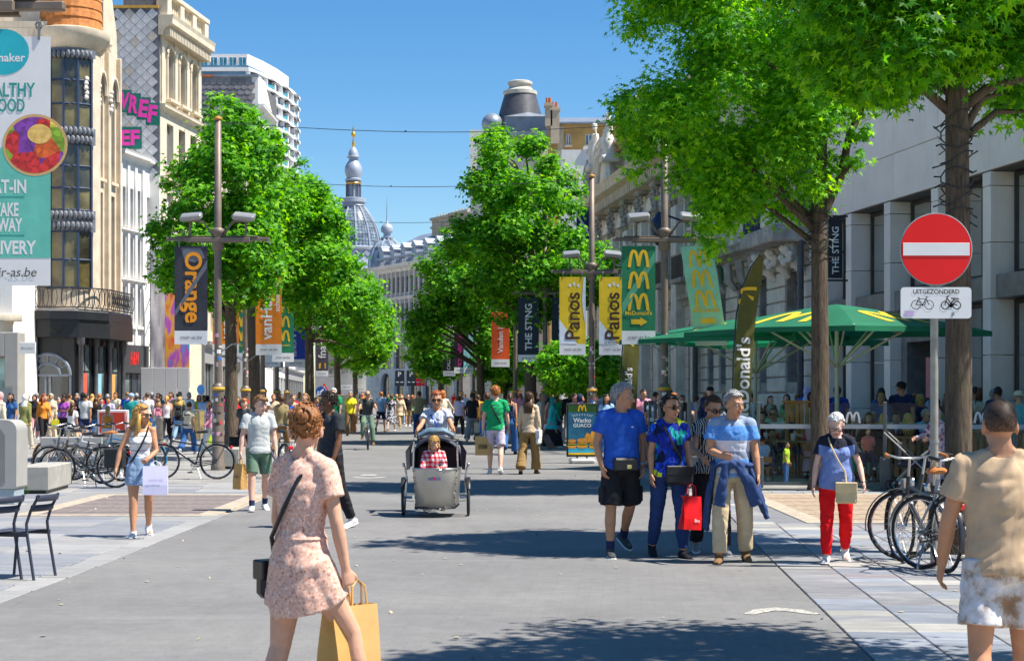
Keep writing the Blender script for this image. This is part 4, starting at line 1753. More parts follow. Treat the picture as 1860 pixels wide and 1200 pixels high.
c.lathe([(.3,7.95),(.18,8.1),(.36,8.5),(.4,8.7),(.22,8.85),(.3,9.05),(.1,9.4)],(W-.65,-.82,0),14)
c.build('balcony_pier',m_stone_gp,t)
for xq,zq in((W-.05,6.2),(W*.02,10)):
 pp = MB()
 pp.tube([(xq,-.35,0),(xq,-.35,zq)],.10,8)
 pp.build('drain_pipe',m_zinc_d,t)
sg = thing('bank_sign','small green and white bank sign beside dark lettering on the stone front','sign',ba.P0+ba.u*ba.x(1320)+Vector((-.15,-.03,5.75)),ba.rz)
mb = MB()
mb.rbox(-.12,-.25,-.38,.12,0,.38,.01)
mb.build('sign_board',M('sign_green',(.02,.28,.16),.4),sg)
mb = MB()
put_text(mb,'BNP PARIBAS',flatfn(-.06),width=2.3,cx=1.5,cz=0)
mb.build('lettering',M('sign_dark',(.03,.03,.03),.5),sg)

# ---- modern stone store
sx = lambda d:16.45-.16*d
stg = Facade('stone_store','modern pale stone store with deep window bays and grey marble bands',(sx(47.55),47.55),(sx(22.0),22.0))
t = stg.t
W = stg.W
m_lime = [M('limestone_'+c,v,.75,.07,1.2,.12,40,streak=.12)for c,v in(('a',(.88,.77,.69)),('b',(.90,.79,.71)),('c',(.84,.735,.66)))]
m_marb = M('grey_marble',(.21,.195,.195),.4,.25,3,.05,30)
piers = [stg.x(p)for p in(1493,1541,1611,1697,1792)]
stp = piers[-1]-piers[-2]
while piers[-1]<W:
 piers.append(piers[-1]+stp)
core = MB()
core.box(0,1.1,0,W,12,10.15)
core.box(0,.06,6.62,W,1.1,10.15)
core.build('wall',M('store_core',(.10,.098,.10),.8),t)
lm = {}

def panel(x0,x1,z0,z1,y=0.0,dep=.055,side=False):
 k_ = MB()
 k_.rbox(x0+.008,y+rnd.uniform(-.004,.004),z0+.008,x1-.008,y+dep,z1-.008,.007)
 return k_.build('stone_panel',rnd.choice(m_lime),t)

for j in range(3):
 za,zb = 6.64+j*1.16,6.64+(j+1)*1.16
 xx = 0.0
 while xx<W:
  x2 = min(W,xx+2.76)
  if x2-xx>.1:
   panel(xx,x2,za,zb)
  xx = x2
pw = .42
for i,x in enumerate(piers):
 if x>W-.3:
  break
 for(za,zb)in((0,1.3),(1.3,2.55),(2.55,3.8),(3.8,5.05),(5.05,6.3),(6.3,6.62)):
  panel(x-pw/2,x+pw/2,za,zb,0,1.09)
m_fr = M('bronze_frame',(.06,.055,.055),.4,.1,5,metal=.4)
m_storegl = glassmat('store_glass',(.06,.08,.075),.02,1.0)
m_storegl.node_tree.nodes['Principled BSDF'].inputs['IOR'].default_value = 3.4
for i,(a,b)in enumerate(zip(piers,piers[1:])):
 a,b = a+pw/2+.01,min(W,b-pw/2-.01)
 if a>W-.5:
  break
 window(t,a,4.34,b,6.6,.55,m_fr,m_storegl,2,1,.1,.05)
 boxpart(t,'marble_band',m_marb,a,.12,3.8,b,1.0,4.32,r=.01)
 if i==2:
  dr = MB()
  dr.box(a,.3,0,a+.35,.9,3.0).box(a,.3,3.0,b,.9,3.78)
  dr.build('door_surround',m_marb,t)
  window(t,a+.36,.02,b,2.98,.98,m_dark,glassmat('door_dark',(.005,.005,.006),.3,.2),2,1,.05)
 else:
  window(t,a,.3,b,3.78,.55,m_fr,m_storegl,2,1,.1,.05)
  boxpart(t,'marble_plinth',m_marb,a,.4,0,b,1.0,.29)
  # sale posters in the windows
m_sale = M('sale_red',(.68,.03,.04),.5)
m_sw = M('print_white',(.82,.82,.80),.5)
for(px,w_,z0,z1,word)in((1768,.5,1.3,2.2,'SALE'),(1858,.7,1.2,3.0,'SALE'),(1655,.55,1.6,2.6,'')):
 xx = stg.x(px)
 ps = thing('sale_poster',{1768:'red sale poster in the shop window behind the tree trunk',1858:'tall red sale poster in the rightmost shop window',1655:'faded red poster beside the dark store entrance'}[px],'poster',stg.P0+stg.u*xx,stg.rz)
 boxpart(ps,'poster_sheet',m_sale if word else M('sale_pale',(.62,.22,.22),.5),-w_/2,.5,z0,w_/2,.515,z1)
 if word:
  mb = MB()
  put_text(mb,word,flatfn(.494),width=w_*.85,cz=z0+.4*(z1-z0),bold=.02)
  mb.build('lettering',m_sw,ps)
  # lantern camera on the wall
cmx = stg.x(1533)
lamp = MB()
lamp.bar((cmx,.0,5.6),(cmx,-.3,5.6),.05)
lamp.tube([(cmx-.12,-.35,5.35),(cmx,-.35,5.7),(cmx+.02,-.35,5.75)],[.13,.12,.05],8)
lamp.build('wall_spotlight',m_dark,t,smooth=True)
# the shop's own black wall banner
sb = thing('wall_banner','black vertical shop banner on the pale stone corner beside the tree trunk','banner',at(1517,43.6,0),R(6))
ztp,zbt = zz(394,43.6),zz(505,43.6)
m_navyb = M('banner_navy',(.012,.018,.028),.55,.15,3)
mb = MB()
mb.box(-.19,-.02,zbt,.19,.02,ztp)
mb.build('banner_cloth',m_navyb,sb)
mb = MB()
put_text(mb,'THE STING',flatfn(-.026),width=1.25,rot=PI/2,cz=(ztp+zbt)/2-.08,bold=.012)
mb.build('lettering',m_sw,sb)
mb = MB()
for z in(ztp+.02,zbt-.06):
 mb.tube([(-.26,0,z),(.34,0,z)],.03,6)
 mb.ell((-.28,0,z),(.06,.06,.06),8,6)
mb.build('bracket',m_dark,sb)

# ---------------------------------------------------------------- trees
def leaf_mat(name,dark,mid,light,trans=.38):
 k = NT(name)
 at_ = k.n('Attribute',attribute_name='tone')
 v = k.coord()
 big = k.noise(v,.9,3)
 f = k.math('ADD',k.math('MULTIPLY',at_.outputs['Fac'],.55),k.math('MULTIPLY',big,.5))
 oi = k.n('ObjectInfo')
 f = k.math('ADD',f,k.math('MULTIPLY',k.math('SUBTRACT',oi.outputs['Random'],.5),.12))
 col = k.ramp(f,[(.22,dark),(.5,mid),(.78,light)])
 k.col(col)
 k.p(.58,0,.25)
 tr = k.n('BsdfTranslucent')
 hv = k.n('HueSaturation')
 hv.inputs['Hue'].default_value = .487
 hv.inputs['Value'].default_value = 1.9
 hv.inputs['Saturation'].default_value = 1.1
 k.l(col,hv.inputs['Color'])
 k.l(hv.outputs[0],tr.inputs['Color'])
 mx = k.n('MixShader')
 mx.inputs[0].default_value = trans
 k.l(k.b.outputs[0],mx.inputs[1])
 k.l(tr.outputs[0],mx.inputs[2])
 k.l(mx.outputs[0],k.t.nodes['Material Output'].inputs['Surface'])
 return k.m

m_leafA = leaf_mat('leaf_green_near',(.024,.135,.008),(.092,.335,.012),(.28,.56,.020),.5)
m_leafB = leaf_mat('leaf_green',(.018,.105,.008),(.070,.285,.012),(.22,.49,.020),.42)

def bark_mat(name,c):
 k = NT(name)
 v = k.coord(scale=(9,9,1.3))
 f = k.noise(v,3.2,6,.7)
 v2 = k.coord()
 g = k.noise(v2,2.0,4)
 col = k.ramp(f,[(.3,mul(c,.28)),(.5,c),(.72,mul(c,1.7))])
 col = k.mix(k.ramp(g,[(.52,(0,0,0)),(.75,(.45,)*3)]),col,(.13,.14,.05))
 k.col(col)
 k.p(.9)
 k.bump(f,.9,.04)
 return k.m

m_bark = bark_mat('bark_brown',(.105,.074,.05))

STAR = [(0,0)]
for i_ in range(5):
 a_ = R(90)+(i_-2)*R(58)
 lob = (.62,.9,1.05,.9,.62)[i_]
 STAR.append((lob*math.cos(a_),lob*math.sin(a_)))
for i_ in range(6):
 a_ = R(90)+(i_-2.5)*R(58)
 STAR.append((.34*math.cos(a_),.34*math.sin(a_)))
STAR = np.array(STAR)
STAR[:,1]+=.1
STARF = [(0,6+i,1+i,7+i)for i in range(5)]
TRI = np.array([(0,-.1),(-.75,.25),(0,1.0),(.75,.25),(-.3,.42),(.3,.42)])
TRIF = [(0,1,4,5),(0,5,3,3),(4,2,5,5)]
TRI = np.array([(0,-.25),(.8,.2),(.22,.42),(0,1.05),(-.22,.42),(-.8,.2)])
TRIF = [(0,1,2,4),(0,4,5,5),(2,3,4,4)]
TRIF = [(0,1,2,3),(0,3,4,5)]

def point_in(poly,x,z):
 c = False
 n = len(poly)
 j = n-1
 for i in range(n):
  xi,zi = poly[i]
  xj,zj = poly[j]
  if(zi>z)!=(zj>z)and x<(xj-xi)*(z-zi)/(zj-zi+1e-9)+xi:
   c = not c
  j = i
 return c

def edge_dist(poly,x,z):
 m = 9e9
 for(ax,az),(bx,bz)in zip(poly,poly[1:]+poly[:1]):
  dx,dz = bx-ax,bz-az
  t = max(0,min(1,((x-ax)*dx+(z-az)*dz)/(dx*dx+dz*dz+1e-9)))
  m = min(m,math.hypot(x-ax-t*dx,z-az-t*dz))
 return m

def make_tree(px,d,poly_px,nclump,per,size,label,star=False,ry=2.4,trunk_r=.15,seed=1,clump_r=(.4,.75),group='trees along the shopping street',mat=None,base_z=0.0,forks=None,singles=0,lean=0.0,kind='street_tree',yoff=0.0):
 rs = np.random.RandomState(seed)
 base = at(px,d,base_z)
 t = thing(kind,label,'tree',base,0,group)
 poly = [((x-px)*d/F,zz(y,d)-base_z)for x,y in poly_px]
 xs,zs = [p[0]for p in poly],[p[1]for p in poly]
 x0,x1,z0,z1 = min(xs),max(xs),min(zs),max(zs)
 cl = []
 tries = 0
 while len(cl)<nclump and tries<nclump*60:
  tries+=1
  x,z = rs.uniform(x0,x1),rs.uniform(z0,z1)
  if not point_in(poly,x,z):
   continue
  ed = edge_dist(poly,x,z)
  depth = min(ry,.5+ed*1.5)
  y = rs.uniform(-1,1)
  y = math.copysign(abs(y)**.6,y)*depth+yoff
  r = min(rs.uniform(*clump_r),max(.22,ed*.8+.14))
  cl.append((x,y,z,r))
 cl = np.array(cl)
 # limbs reach from the trunk into the clumps
 mb = MB()
 zcrown = z0+.15*(z1-z0)
 ztop = z0+.72*(z1-z0)
 trunk_pts = [Vector((0,0,0)),Vector((.02,0,.35)),Vector((.03+lean*.3,.02,zcrown*.5)),Vector((lean*.6,0,zcrown)),Vector((lean+.1,.1,(zcrown+ztop)/2)),Vector((lean+.05,0,ztop))]
 mb.tube(trunk_pts,[trunk_r*1.35,trunk_r*1.08,trunk_r,trunk_r*.85,trunk_r*.5,trunk_r*.15],12)
 order = rs.permutation(len(cl))[:min(len(cl),26)]
 for i in(order[:12]if star else order):
  c = Vector(cl[i][:3])
  zb = min(max(zcrown*.85,c.z-.55*math.hypot(c.x,c.y)-.3),ztop)
  tt = (zb-zcrown)/max(.1,ztop-zcrown)
  s = Vector((lean*(.6+.4*max(0,tt)),0,zb))
  mid = s.lerp(c,.5)+Vector((rs.uniform(-.15,.15),rs.uniform(-.15,.15),.18))
  r0 = trunk_r*(.42-.22*max(0,min(1,tt)))
  mb.tube([s,mid,c],[r0,r0*.6,r0*.2],6)
 if forks:
  for pts,r0 in forks:
   pts = [Vector((p[0],p[1],p[2]))for p in pts]
   mb.tube(pts,[r0*(1-.12*i)for i in range(len(pts))],9)
 mb.build('trunk',m_bark,t,smooth='all')
 # leaves
 N = nclump*per
 ci = rs.randint(0,len(cl),N)
 wgt = cl[:,3]**2
 ci = rs.choice(len(cl),N,p=wgt/wgt.sum())
 dirv = rs.normal(size=(N,3))
 dirv/=np.linalg.norm(dirv,axis=1)[:,None]
 rad = rs.uniform(0,1,N)**.45
 rr = cl[ci,3]*rad*(1+.34*rs.normal(size=N).clip(-1,2))
 pos = cl[ci,:3]+dirv*rr[:,None]*np.array([1.15,1.15,.85])
 nrm = dirv*.55+np.array([0,-.1,.75])+rs.normal(size=(N,3))*.42
 nrm/=np.linalg.norm(nrm,axis=1)[:,None]
 tip = dirv*np.array([1,1,.3])+np.array([0,0,-.55])+rs.normal(size=(N,3))*.35
 tip-=nrm*(tip*nrm).sum(1)[:,None]
 tip/=np.linalg.norm(tip,axis=1)[:,None]+1e-9
 side = np.cross(tip,nrm)
 sz = size*rs.uniform(.55,1.35,N)
 S,SF = (STAR,STARF)if star else(TRI,TRIF)
 curl = (S**2).sum(1)*-.16
 V = pos[:,None,:]+sz[:,None,None]*(S[None,:,0,None]*side[:,None,:]+S[None,:,1,None]*tip[:,None,:]+curl[None,:,None]*nrm[:,None,:])
 k = len(S)
 tone = rs.uniform(0,1,N)
 m = mat or(m_leafA if star else m_leafB)
 keep = np.ones(N,bool)
 if singles:
 # the nearest leaves are leaves of their own
  world_y = pos[:,1]
  sel = np.argsort(world_y-.25*sz)[:singles]
  keep[sel] = False
  lm = npmesh('leaf',np.c_[S[:,0],S[:,1],curl],np.array(SF),[m])
  for i in sel:
   mw = Matrix(((side[i][0]*sz[i],tip[i][0]*sz[i],nrm[i][0]*sz[i],pos[i][0]),(side[i][1]*sz[i],tip[i][1]*sz[i],nrm[i][1]*sz[i],pos[i][1]),(side[i][2]*sz[i],tip[i][2]*sz[i],nrm[i][2]*sz[i],pos[i][2]),(0,0,0,1)))
   o = link('leaf',lm,t)
   o.matrix_local = mw
 V = V[keep]
 tone = tone[keep]
 n = len(V)
 faces = (np.array(SF)[None]+(np.arange(n)*k)[:,None,None]).reshape(-1,4)
 me = npmesh('crown',V.reshape(-1,3),faces,[m])
 at_ = me.attributes.new('tone','FLOAT','FACE')
 at_.data.foreach_set('value',np.repeat(tone,len(SF)).astype(np.float32)[:len(me.polygons)])
 link('crown',me,t,kind='stuff')
 return t

def fairy_cable(t,z0,z1,r,turns,seed,x0=0.0):
 rs = random.Random(seed)
 mb = MB()
 pts = []
 n = int(turns*12)
 for i in range(n):
  a = 2*PI*i/12
  q = i/n
  pts.append((x0+(r+.012)*math.cos(a),(r+.012)*math.sin(a),z0+(z1-z0)*q+.05*math.sin(a*1.7)))
 mb.tube(pts,.009,5)
 for i in range(0,n,2):
  p = Vector(pts[i])
  o = Vector((p.x-x0,p.y,0)).normalized()
  mb.tube([p,p+o*rs.uniform(.05,.09)+Vector((0,0,rs.uniform(-.05,.07)))],[.006,.009],4)
 mb.build('light_cable',m_dark,t)

 # right hand trees
tB = make_tree(1487,29.0,[(1120,-170),(1118,-40),(1100,60),(1160,110),(1150,150),(1096,170),(1110,230),(1150,250),(1132,300),(1190,330),(1270,350),(1262,420),(1278,465),(1318,440),(1345,400),(1400,395),(1440,410),(1485,430),(1505,340),(1545,305),(1560,240),(1600,190),(1650,60),(1640,-170)],
170,400,.085,'broad star-leaved tree with forked trunk rising through the green parasols',True,2.1,.155,5,(.35,.62),singles=300,
forks=[([(0,0,4.6),(.15,0,5.0),(.4,.05,5.5),(.55,.1,6.2),(.9,.1,7.0)],.1)])
fairy_cable(tB,4.0,5.1,.165,9,3)
tA = make_tree(1737,17.3,[(1400,-330),(1425,-60),(1440,40),(1500,110),(1520,170),(1580,225),(1640,190),(1690,150),(1735,200),(1765,150),(1800,130),(1850,150),(1880,215),(2050,190),(2120,-60),(2100,-400)],
120,400,.085,'tree with thick ridged trunk behind the round no entry sign',True,1.2,.138,8,(.30,.52),singles=280,yoff=.55,
forks=[([(0,0,4.6),(.3,0,4.85),(.75,.1,5.0),(1.3,.1,5.2)],.06)])
fairy_cable(tA,3.45,4.6,.15,8,4)
tC = make_tree(2330,9.4,[(1790,-560),(1800,-100),(1815,0),(1850,60),(1900,40),(2000,60),(2300,120),(2700,60),(2860,-400),(2800,-900),(1900,-900)],
75,260,.08,'nearest tree whose leaves hang into the top right corner',True,1.6,.15,12,(.3,.55),singles=0)
# left hand trees
make_tree(418,42.0,[(264,428),(305,385),(280,345),(318,330),(310,290),(370,262),(372,215),(395,172),(425,185),(455,200),(475,230),(500,250),(500,400),(520,500),(470,560),(420,590),(380,560),(345,520),(300,530),(285,495),(300,470)],
100,300,.105,'tall bushy tree nearest on the left behind the first lamp post',False,2.3,.16,21,(.34,.62))
make_tree(459,50.0,[(420,240),(470,190),(495,225),(520,270),(560,300),(600,350),(640,440),(640,500),(600,560),(520,560),(440,540)],
95,300,.115,'second tree on the left, close behind the first',False,2.3,.19,22,(.38,.68))
make_tree(561,64.0,[(470,320),(540,300),(600,345),(632,400),(640,470),(690,515),(690,600),(640,640),(560,620),(500,570),(460,500)],
85,290,.13,'third tree on the left with crown reaching over the street',False,2.5,.18,23,(.45,.8))
make_tree(612,82.0,[(590,520),(630,495),(690,500),(716,570),(712,630),(690,672),(650,680),(610,650),(580,600)],
60,250,.15,'low spreading far tree on the left beyond the orange banner',False,2.4,.17,24,(.5,.85))
make_tree(645,108.0,[(600,560),(660,545),(700,590),(700,660),(650,690),(600,670)],
40,220,.18,'farthest small tree on the left before the arcade',False,2.4,.17,25,(.55,.9))
# trees in the middle on the right hand side
make_tree(962,57.0,[(866,250),(900,222),(935,245),(985,250),(1010,280),(1062,262),(1072,330),(1055,400),(1062,440),(1112,430),(1128,480),(1110,545),(1040,560),(980,600),(900,590),(860,560),(820,470),(792,425),(845,390),(835,340),(870,300)],
125,300,.125,'tall dense tree in the middle behind the dark blue banner',False,2.8,.2,31,(.42,.75))
make_tree(872,72.0,[(738,560),(772,520),(755,480),(800,440),(792,420),(850,400),(900,450),(960,520),(965,640),(900,690),(872,690),(862,605),(800,590),(765,640),(742,620)],
105,290,.14,'broad tree behind the orange red banner in the middle',False,2.6,.19,32,(.48,.85))
make_tree(800,98.0,[(730,590),(760,560),(820,560),(850,620),(840,690),(780,700),(735,660)],
50,250,.17,'far tree in the middle behind the parking signs',False,2.5,.18,33,(.55,.9))
make_tree(1062,52.0,[(975,660),(1000,625),(1050,612),(1100,632),(1134,665),(1130,700),(1090,712),(1030,716),(985,700)],
55,250,.11,'low dark bushy shrub tree behind the burger poster stand',False,1.6,.09,34,(.35,.6),kind='shrub_tree')
make_tree(918,84.0,[(860,640),(900,600),(960,610),(975,680),(940,712),(880,712)],
36,220,.15,'small low tree in shade between the two middle trunks',False,2.0,.14,35,(.45,.8))

# ---------------------------------------------------------------- lamp posts
m_pole = M('post_bronze',(.185,.145,.115),.5,.15,5,.1,30,metal=.2)
m_pole_d = M('post_dark',(.10,.085,.075),.5,.15,5,metal=.3)
m_ringy = M('post_ring_ochre',(.55,.32,.03),.6,.2,12)
m_lampg = M('lamp_housing',(.32,.32,.32),.4,.1,6,metal=.4)
m_lens = M('lamp_lens',(.42,.42,.38),.15,.1,8)
STK = [M('sticker_'+n,c,.5,.15,30)for n,c in(('white',(.75,.75,.73)),('red',(.62,.05,.06)),('black',(.03,.03,.03)),('blue',(.06,.15,.45)),('pink',(.70,.35,.45)),('cream',(.62,.58,.45)))]
POLE = {}

def lamp_post(px,d,label,arms=True,detail=True):
 p = at(px,d)
 t = thing('lamp_post',label,'lamp post',p,0,'banner lamp posts along the street')
 key = ('pole',arms,detail)
 if key not in POLE:
  parts = []
  mb = MB()
  mb.lathe([(.085,1.8),(.08,4.95),(.075,7.75),(.0,7.76)],n=14)
  parts.append(('pole',mb.mesh('pole',m_pole,'all'),[]))
  mb = MB()
  mb.lathe([(.16,0),(.16,.12),(.135,.16),(.13,1.72),(.14,1.76),(.14,1.84),(.1,1.9),(.086,1.92)],n=14)
  parts.append(('post_sleeve',mb.mesh('post_sleeve',m_pole,'all'),[]))
  mb = MB()
  mb.lathe([(.136,1.765),(.155,1.775),(.155,1.825),(.136,1.835)],n=18)
  parts.append(('ring',mb.mesh('ring',m_ringy,'all'),[]))
  mb = MB()
  mb.lathe([(.08,7.74),(.092,7.755),(.09,7.80),(.03,7.83),(0,7.835)],n=12)
  parts.append(('post_cap',mb.mesh('post_cap',M('cap_rust',(.5,.22,.03),.6),'all'),[]))
  if arms:
   mb = MB()
   mb.lathe([(.1,4.85),(.13,4.9),(.13,5.22),(.15,5.25),(.15,5.32),(.09,5.36)],n=12)
   parts.append(('collar',mb.mesh('collar',m_pole,'all'),[]))
   mb = MB()
   mb.rbox(-.72,-.13,5.04,.72,-.07,5.14,.01)
   mb.rbox(-.72,.07,5.04,.72,.13,5.14,.01)
   mb.rbox(-1.14,-.045,5.07,1.14,.045,5.15,.012)
   mb.rbox(-.9,-.06,5.16,.9,.06,5.18,.005)
   parts.append(('crossbar',mb.mesh('crossbar',m_pole,False),[]))
   for s in(-1,1):
    mb = MB()
    mb.bar((s*.12,0,5.2),(s*.33,0,5.5),.045)
    mb.bar((s*.33,0,5.5),(s*.7,0,5.52),.05)
    mb.bar((s*.62,0,5.16),(s*.62,0,5.5),.045)
    br = mb.mesh('lamp_bracket',m_pole,False)
    mb = MB()
    c = Vector((s*.58,-.05,5.6))
    rot = Euler((R(18),R(6*s),0)).to_matrix()
    q = MB()
    q.rbox(-.24,-.17,-.06,.24,.17,.07,.03)
    mb.add([rot@Vector(v)+c for v in q.v],q.f)
    hs_ = mb.mesh('floodlight',m_lampg,False)
    mb = MB()
    q = MB()
    q.box(-.19,-.13,-.068,.19,.13,-.061)
    mb.add([rot@Vector(v)+c for v in q.v],q.f)
    parts.append(('floodlight',hs_,[('lamp_bracket',br),('lens',mb.mesh('lens',m_lens,False))]))
   mb = MB()
   for s in(-1,1):
    mb.tube([(s*.08,0,2.62),(s*.3,-.02,2.78),(s*.5,-.03,2.80)],.014,5)
   parts.append(('banner_stay',mb.mesh('banner_stay',m_lampg,False),[]))
  POLE[key] = parts
 for nme,me,subs in POLE[key]:
  o = link(nme,me,t)
  for n2,m2 in subs:
   link(n2,m2,o)
 if detail:
  rs = random.Random(int(px))
  for i in range(26):
   a = rs.uniform(-2.7,-.45)
   z = rs.uniform(.75,1.7)if i<18 else rs.uniform(1.95,3.0)
   r = .134 if z<1.75 else .088
   w,h = rs.uniform(.05,.11),rs.uniform(.04,.1)
   mb = MB()
   da = w/r/2
   mb.add([(r*math.cos(a+q*da),r*math.sin(a+q*da),z+b)for b in(-h/2,h/2)for q in(-1,0,1)],[(0,1,4,3),(1,2,5,4)])
   mb.build('sticker',rs.choice(STK),t)
 return t

LP = [(396,36.6),(446,46.2),(477,55.8),(503,65.4),(521,75.0)]
RP = [(1207,36.6),(1075,46.2),(990,55.8),(936,65.4)]
names = ['first','second','third','fourth','fifth']
for i,(px,d)in enumerate(LP):
 lamp_post(px,d,['sticker covered lamp post holding the black banner with orange letters','second lamp post on the left, holding two orange banners','third lamp post on the left, holding the green arches banners','fourth lamp post on the left, holding the blue banner','fifth lamp post on the left, holding the yellow banner'][i],True,i<2)
for i,(px,d)in enumerate(RP):
 lamp_post(px,d,['lamp post holding the two green arches banners on the right','lamp post between the two yellow bakery banners','lamp post beside the dark blue banner in the middle','lamp post carrying the orange red banner'][i],True,i<2)
lamp_post(565,96.0,'slim far lamp post beside the charcoal banner',True,False)
lamp_post(860,84.0,'far lamp post behind the middle tree holding the magenta lettered banner',True,False)
lamp_post(838,96.0,'farthest lamp post holding the charcoal and white lettered banner',True,False)
lamp_post(-115,14.7,'near lamp post at left edge holding the healthy food banner',True,False)

# ---------------------------------------------------------------- banners
m_pw = M('print_offwhite',(.74,.74,.74),.6,.05,3)
m_pdk = M('print_dark',(.06,.06,.07),.6)
m_hook = M('banner_hook',(.25,.24,.23),.4,metal=.6)

def P_(name,c,**kw):
 return M('print_'+name,c,.6,kw.pop('var',.10),3,kw.pop('bump',.3),6,streak=.12,**kw)

def banner(px,d,label,w=.73,h=2.17,ztop=4.95,cloth=None,foot=.30,yaw=0.0,deco=None,seed=0,foot_text='meir-as.be',slant=0.0,name='banner',sway=.018):
 p = at(px,d)
 t = thing(name,label,'banner',(p.x,p.y,ztop),yaw,'banners hanging from the lamp posts')
 rs = random.Random(seed)
 a1,a2,a3 = rs.uniform(0,6),rs.uniform(0,6),rs.uniform(.8,1.3)

 def fn0(off):
  def fn(u,v):
   q = -v/h
   y = sway*(math.sin(u*5.2/w*.7+a1+q*1.5)*(.3+q)+.8*math.sin(q*4*a3+a2))-off
   return(u+slant*q,y,v)
  return fn
 mb = MB()
 put_rect(mb,fn0(0),-w/2,-h+foot,w/2,0,12,26)
 mb.build('banner_cloth',cloth,t,smooth='all')
 if foot:
  mb = MB()
  put_rect(mb,fn0(0),-w/2,-h,w/2,-h+foot,8,3)
  mb.build('banner_foot',m_pw,t,smooth='all')
  if foot_text:
   mb = MB()
   put_text(mb,foot_text,fn0(.005),width=w*.66,cz=-h+foot*.52,shear=.2)
   mb.build('footer_lettering',m_pdk,t)
 if deco:
  deco(t,fn0,w,h)
 mb = MB()
 for q in(-.36,.36):
  mb.bar((q*w,0,-.03),(q*w,0,.13),.02)
  mb.tube([(q*w+.03*math.cos(a),0,.1+.035*math.sin(a))for a in[2*PI*k/8 for k in range(8)]],.008,4,closed=True)
 mb.build('hooks',m_hook,t)
 return t

def letters(word,mat,frac,rot=PI/2,cx=0.0,cz=None,bold=.01,off=.011,shear=0.0,by='len',space=1.0):
 def f(t,fn0,w,h):
  mb = MB()
  L = h*frac
  put_text(mb,word,fn0(off),width=L,rot=rot,cx=cx*w,cz=(-h*.46 if cz is None else cz*h),bold=bold,shear=shear,space=space)
  mb.build('lettering',mat,t)
 return f

def many(*fs):
 def f(t,fn0,w,h):
  for q in fs:
   q(t,fn0,w,h)
 return f

def shapes(name,mat,strokes=(),polys=(),discs=(),off=.004):
 def f(t,fn0,w,h):
  mb = MB()
  fn = fn0(off)
  for pts,ww in strokes:
   put_strip(mb,[(a*w,b*h)for a,b in pts],fn,ww)
  for pts in polys:
   mb.add([fn(a*w,b*h)for a,b in pts],[tuple(range(len(pts)))])
  for(a,b,ra,rb)in discs:
   put_disc(mb,fn,a*w,b*h,ra,rb)
  mb.build(name,mat,t)
 return f

m_yel = P_('yellow',(.72,.50,.015))
m_arch = P_('arch_yellow',(.80,.50,.02))
m_org = P_('orange',(.80,.23,.015))
m_orr = P_('orange_red',(.78,.10,.02))

def arches(n,z0,dz,w_=.62,h_=.17):
 def f(t,fn0,w,h):
  for i in range(n):
   mb = MB()
   put_arches(mb,fn0(.006),0,(z0-i*dz)*h,w*w_,h*h_)
   mb.build('arches_emblem',m_arch,t)
 return f

def arrow(mat,cz,s=1.0):
 return shapes('arrow',mat,polys=[[(-.2*s,cz-.025),(.05*s,cz-.025),(.05*s,cz-.045),(.24*s,cz),(.05*s,cz+.045),(.05*s,cz+.025),(-.2*s,cz+.025)]],off=.006)

m_orl = P_('letter_orange',(.90,.32,.01))
banner(347,36.5,'charcoal banner with big orange vertical lettering on the nearest left post',cloth=P_('charcoal',(.035,.038,.05),var=.3),seed=1,sway=.010,
deco=many(shapes('stripe',P_('charcoal_pale',(.14,.15,.18)),polys=[[(-.49,-.72),(-.49,-.66),(.49,-.14),(.49,-.22)],[(-.3,-.02),(.3,-.02),(.42,-.12),(.1,-.17),(-.2,-.14)]]),letters('Orange',m_orl,.72,rot=-PI/2,cz=-.42,bold=.025)))
banner(410,46.1,'orange banner with white shoe shop lettering left of the second post',cloth=m_org,seed=2,deco=many(letters('vanHaren',m_pw,.68,bold=.02,cz=-.45)))
banner(488,46.1,'brighter orange banner with white shoe shop lettering right of the second post',cloth=m_org,seed=3,deco=many(letters('vanHaren',m_pw,.78,bold=.02,cz=-.42,cx=-.08),letters('schoenen',m_pw,.36,cz=-.26,cx=.33,bold=.015)))
m_mcg = P_('green',(.015,.19,.085),var=.15)
for px,d,sd,lb in((438,55.6,4,'green banner of yellow arches between two trunks on the left'),(514,55.6,5,'green banner of yellow arches behind the orange banner')):
 banner(px,d,lb,cloth=m_mcg,seed=sd,deco=many(arches(3,-.16,.22),letters("McDonald's",m_arch,.22,rot=0,cz=-.74)))
banner(537,65.2,'royal blue banner with white jeans shop lettering',cloth=P_('royal',(.015,.045,.38)),seed=6,deco=letters('JACK & JONES',m_pw,.72,rot=-PI/2,cx=-.12))
banner(551,74.8,'yellow, white and red banner beside the blue one',cloth=m_yel,seed=7,deco=shapes('stripe',P_('red',(.70,.02,.02)),polys=[[(.2,-.02),(.5,-.02),(.5,-.84),(.3,-.84)]]))
banner(493,65.2,'white banner with yellow disc low between the left posts',cloth=m_pw,seed=8,deco=shapes('disc',m_yel,discs=[(0,-.4,.25,.25)]))
banner(585,95.8,'charcoal banner with white music shop lettering and yellow square',cloth=P_('plum',(.06,.05,.065)),seed=9,deco=many(letters('fnac',m_pw,.45,cz=-.30,bold=.01),shapes('square',P_('amber',(.80,.45,.02)),polys=[[(-.25,-.80),(.3,-.80),(.3,-.66),(-.25,-.66)]])))
banner(604,110,'white and dark patterned banner behind the charcoal one',cloth=M('banner_mottled',(.40,.40,.42),.6,.8,4),seed=10)
banner(629,99,'pale grey printed banner with photo rows under the far tree',cloth=P_('pale',(.52,.52,.50)),h=2.4,ztop=4.4,seed=11,deco=shapes('picture_rows',P_('picture_grey',(.30,.29,.27)),polys=[[(-.4,-.2),(.4,-.2),(.4,-.36),(-.4,-.36)],[(-.4,-.45),(.4,-.45),(.4,-.6),(-.4,-.6)]]))
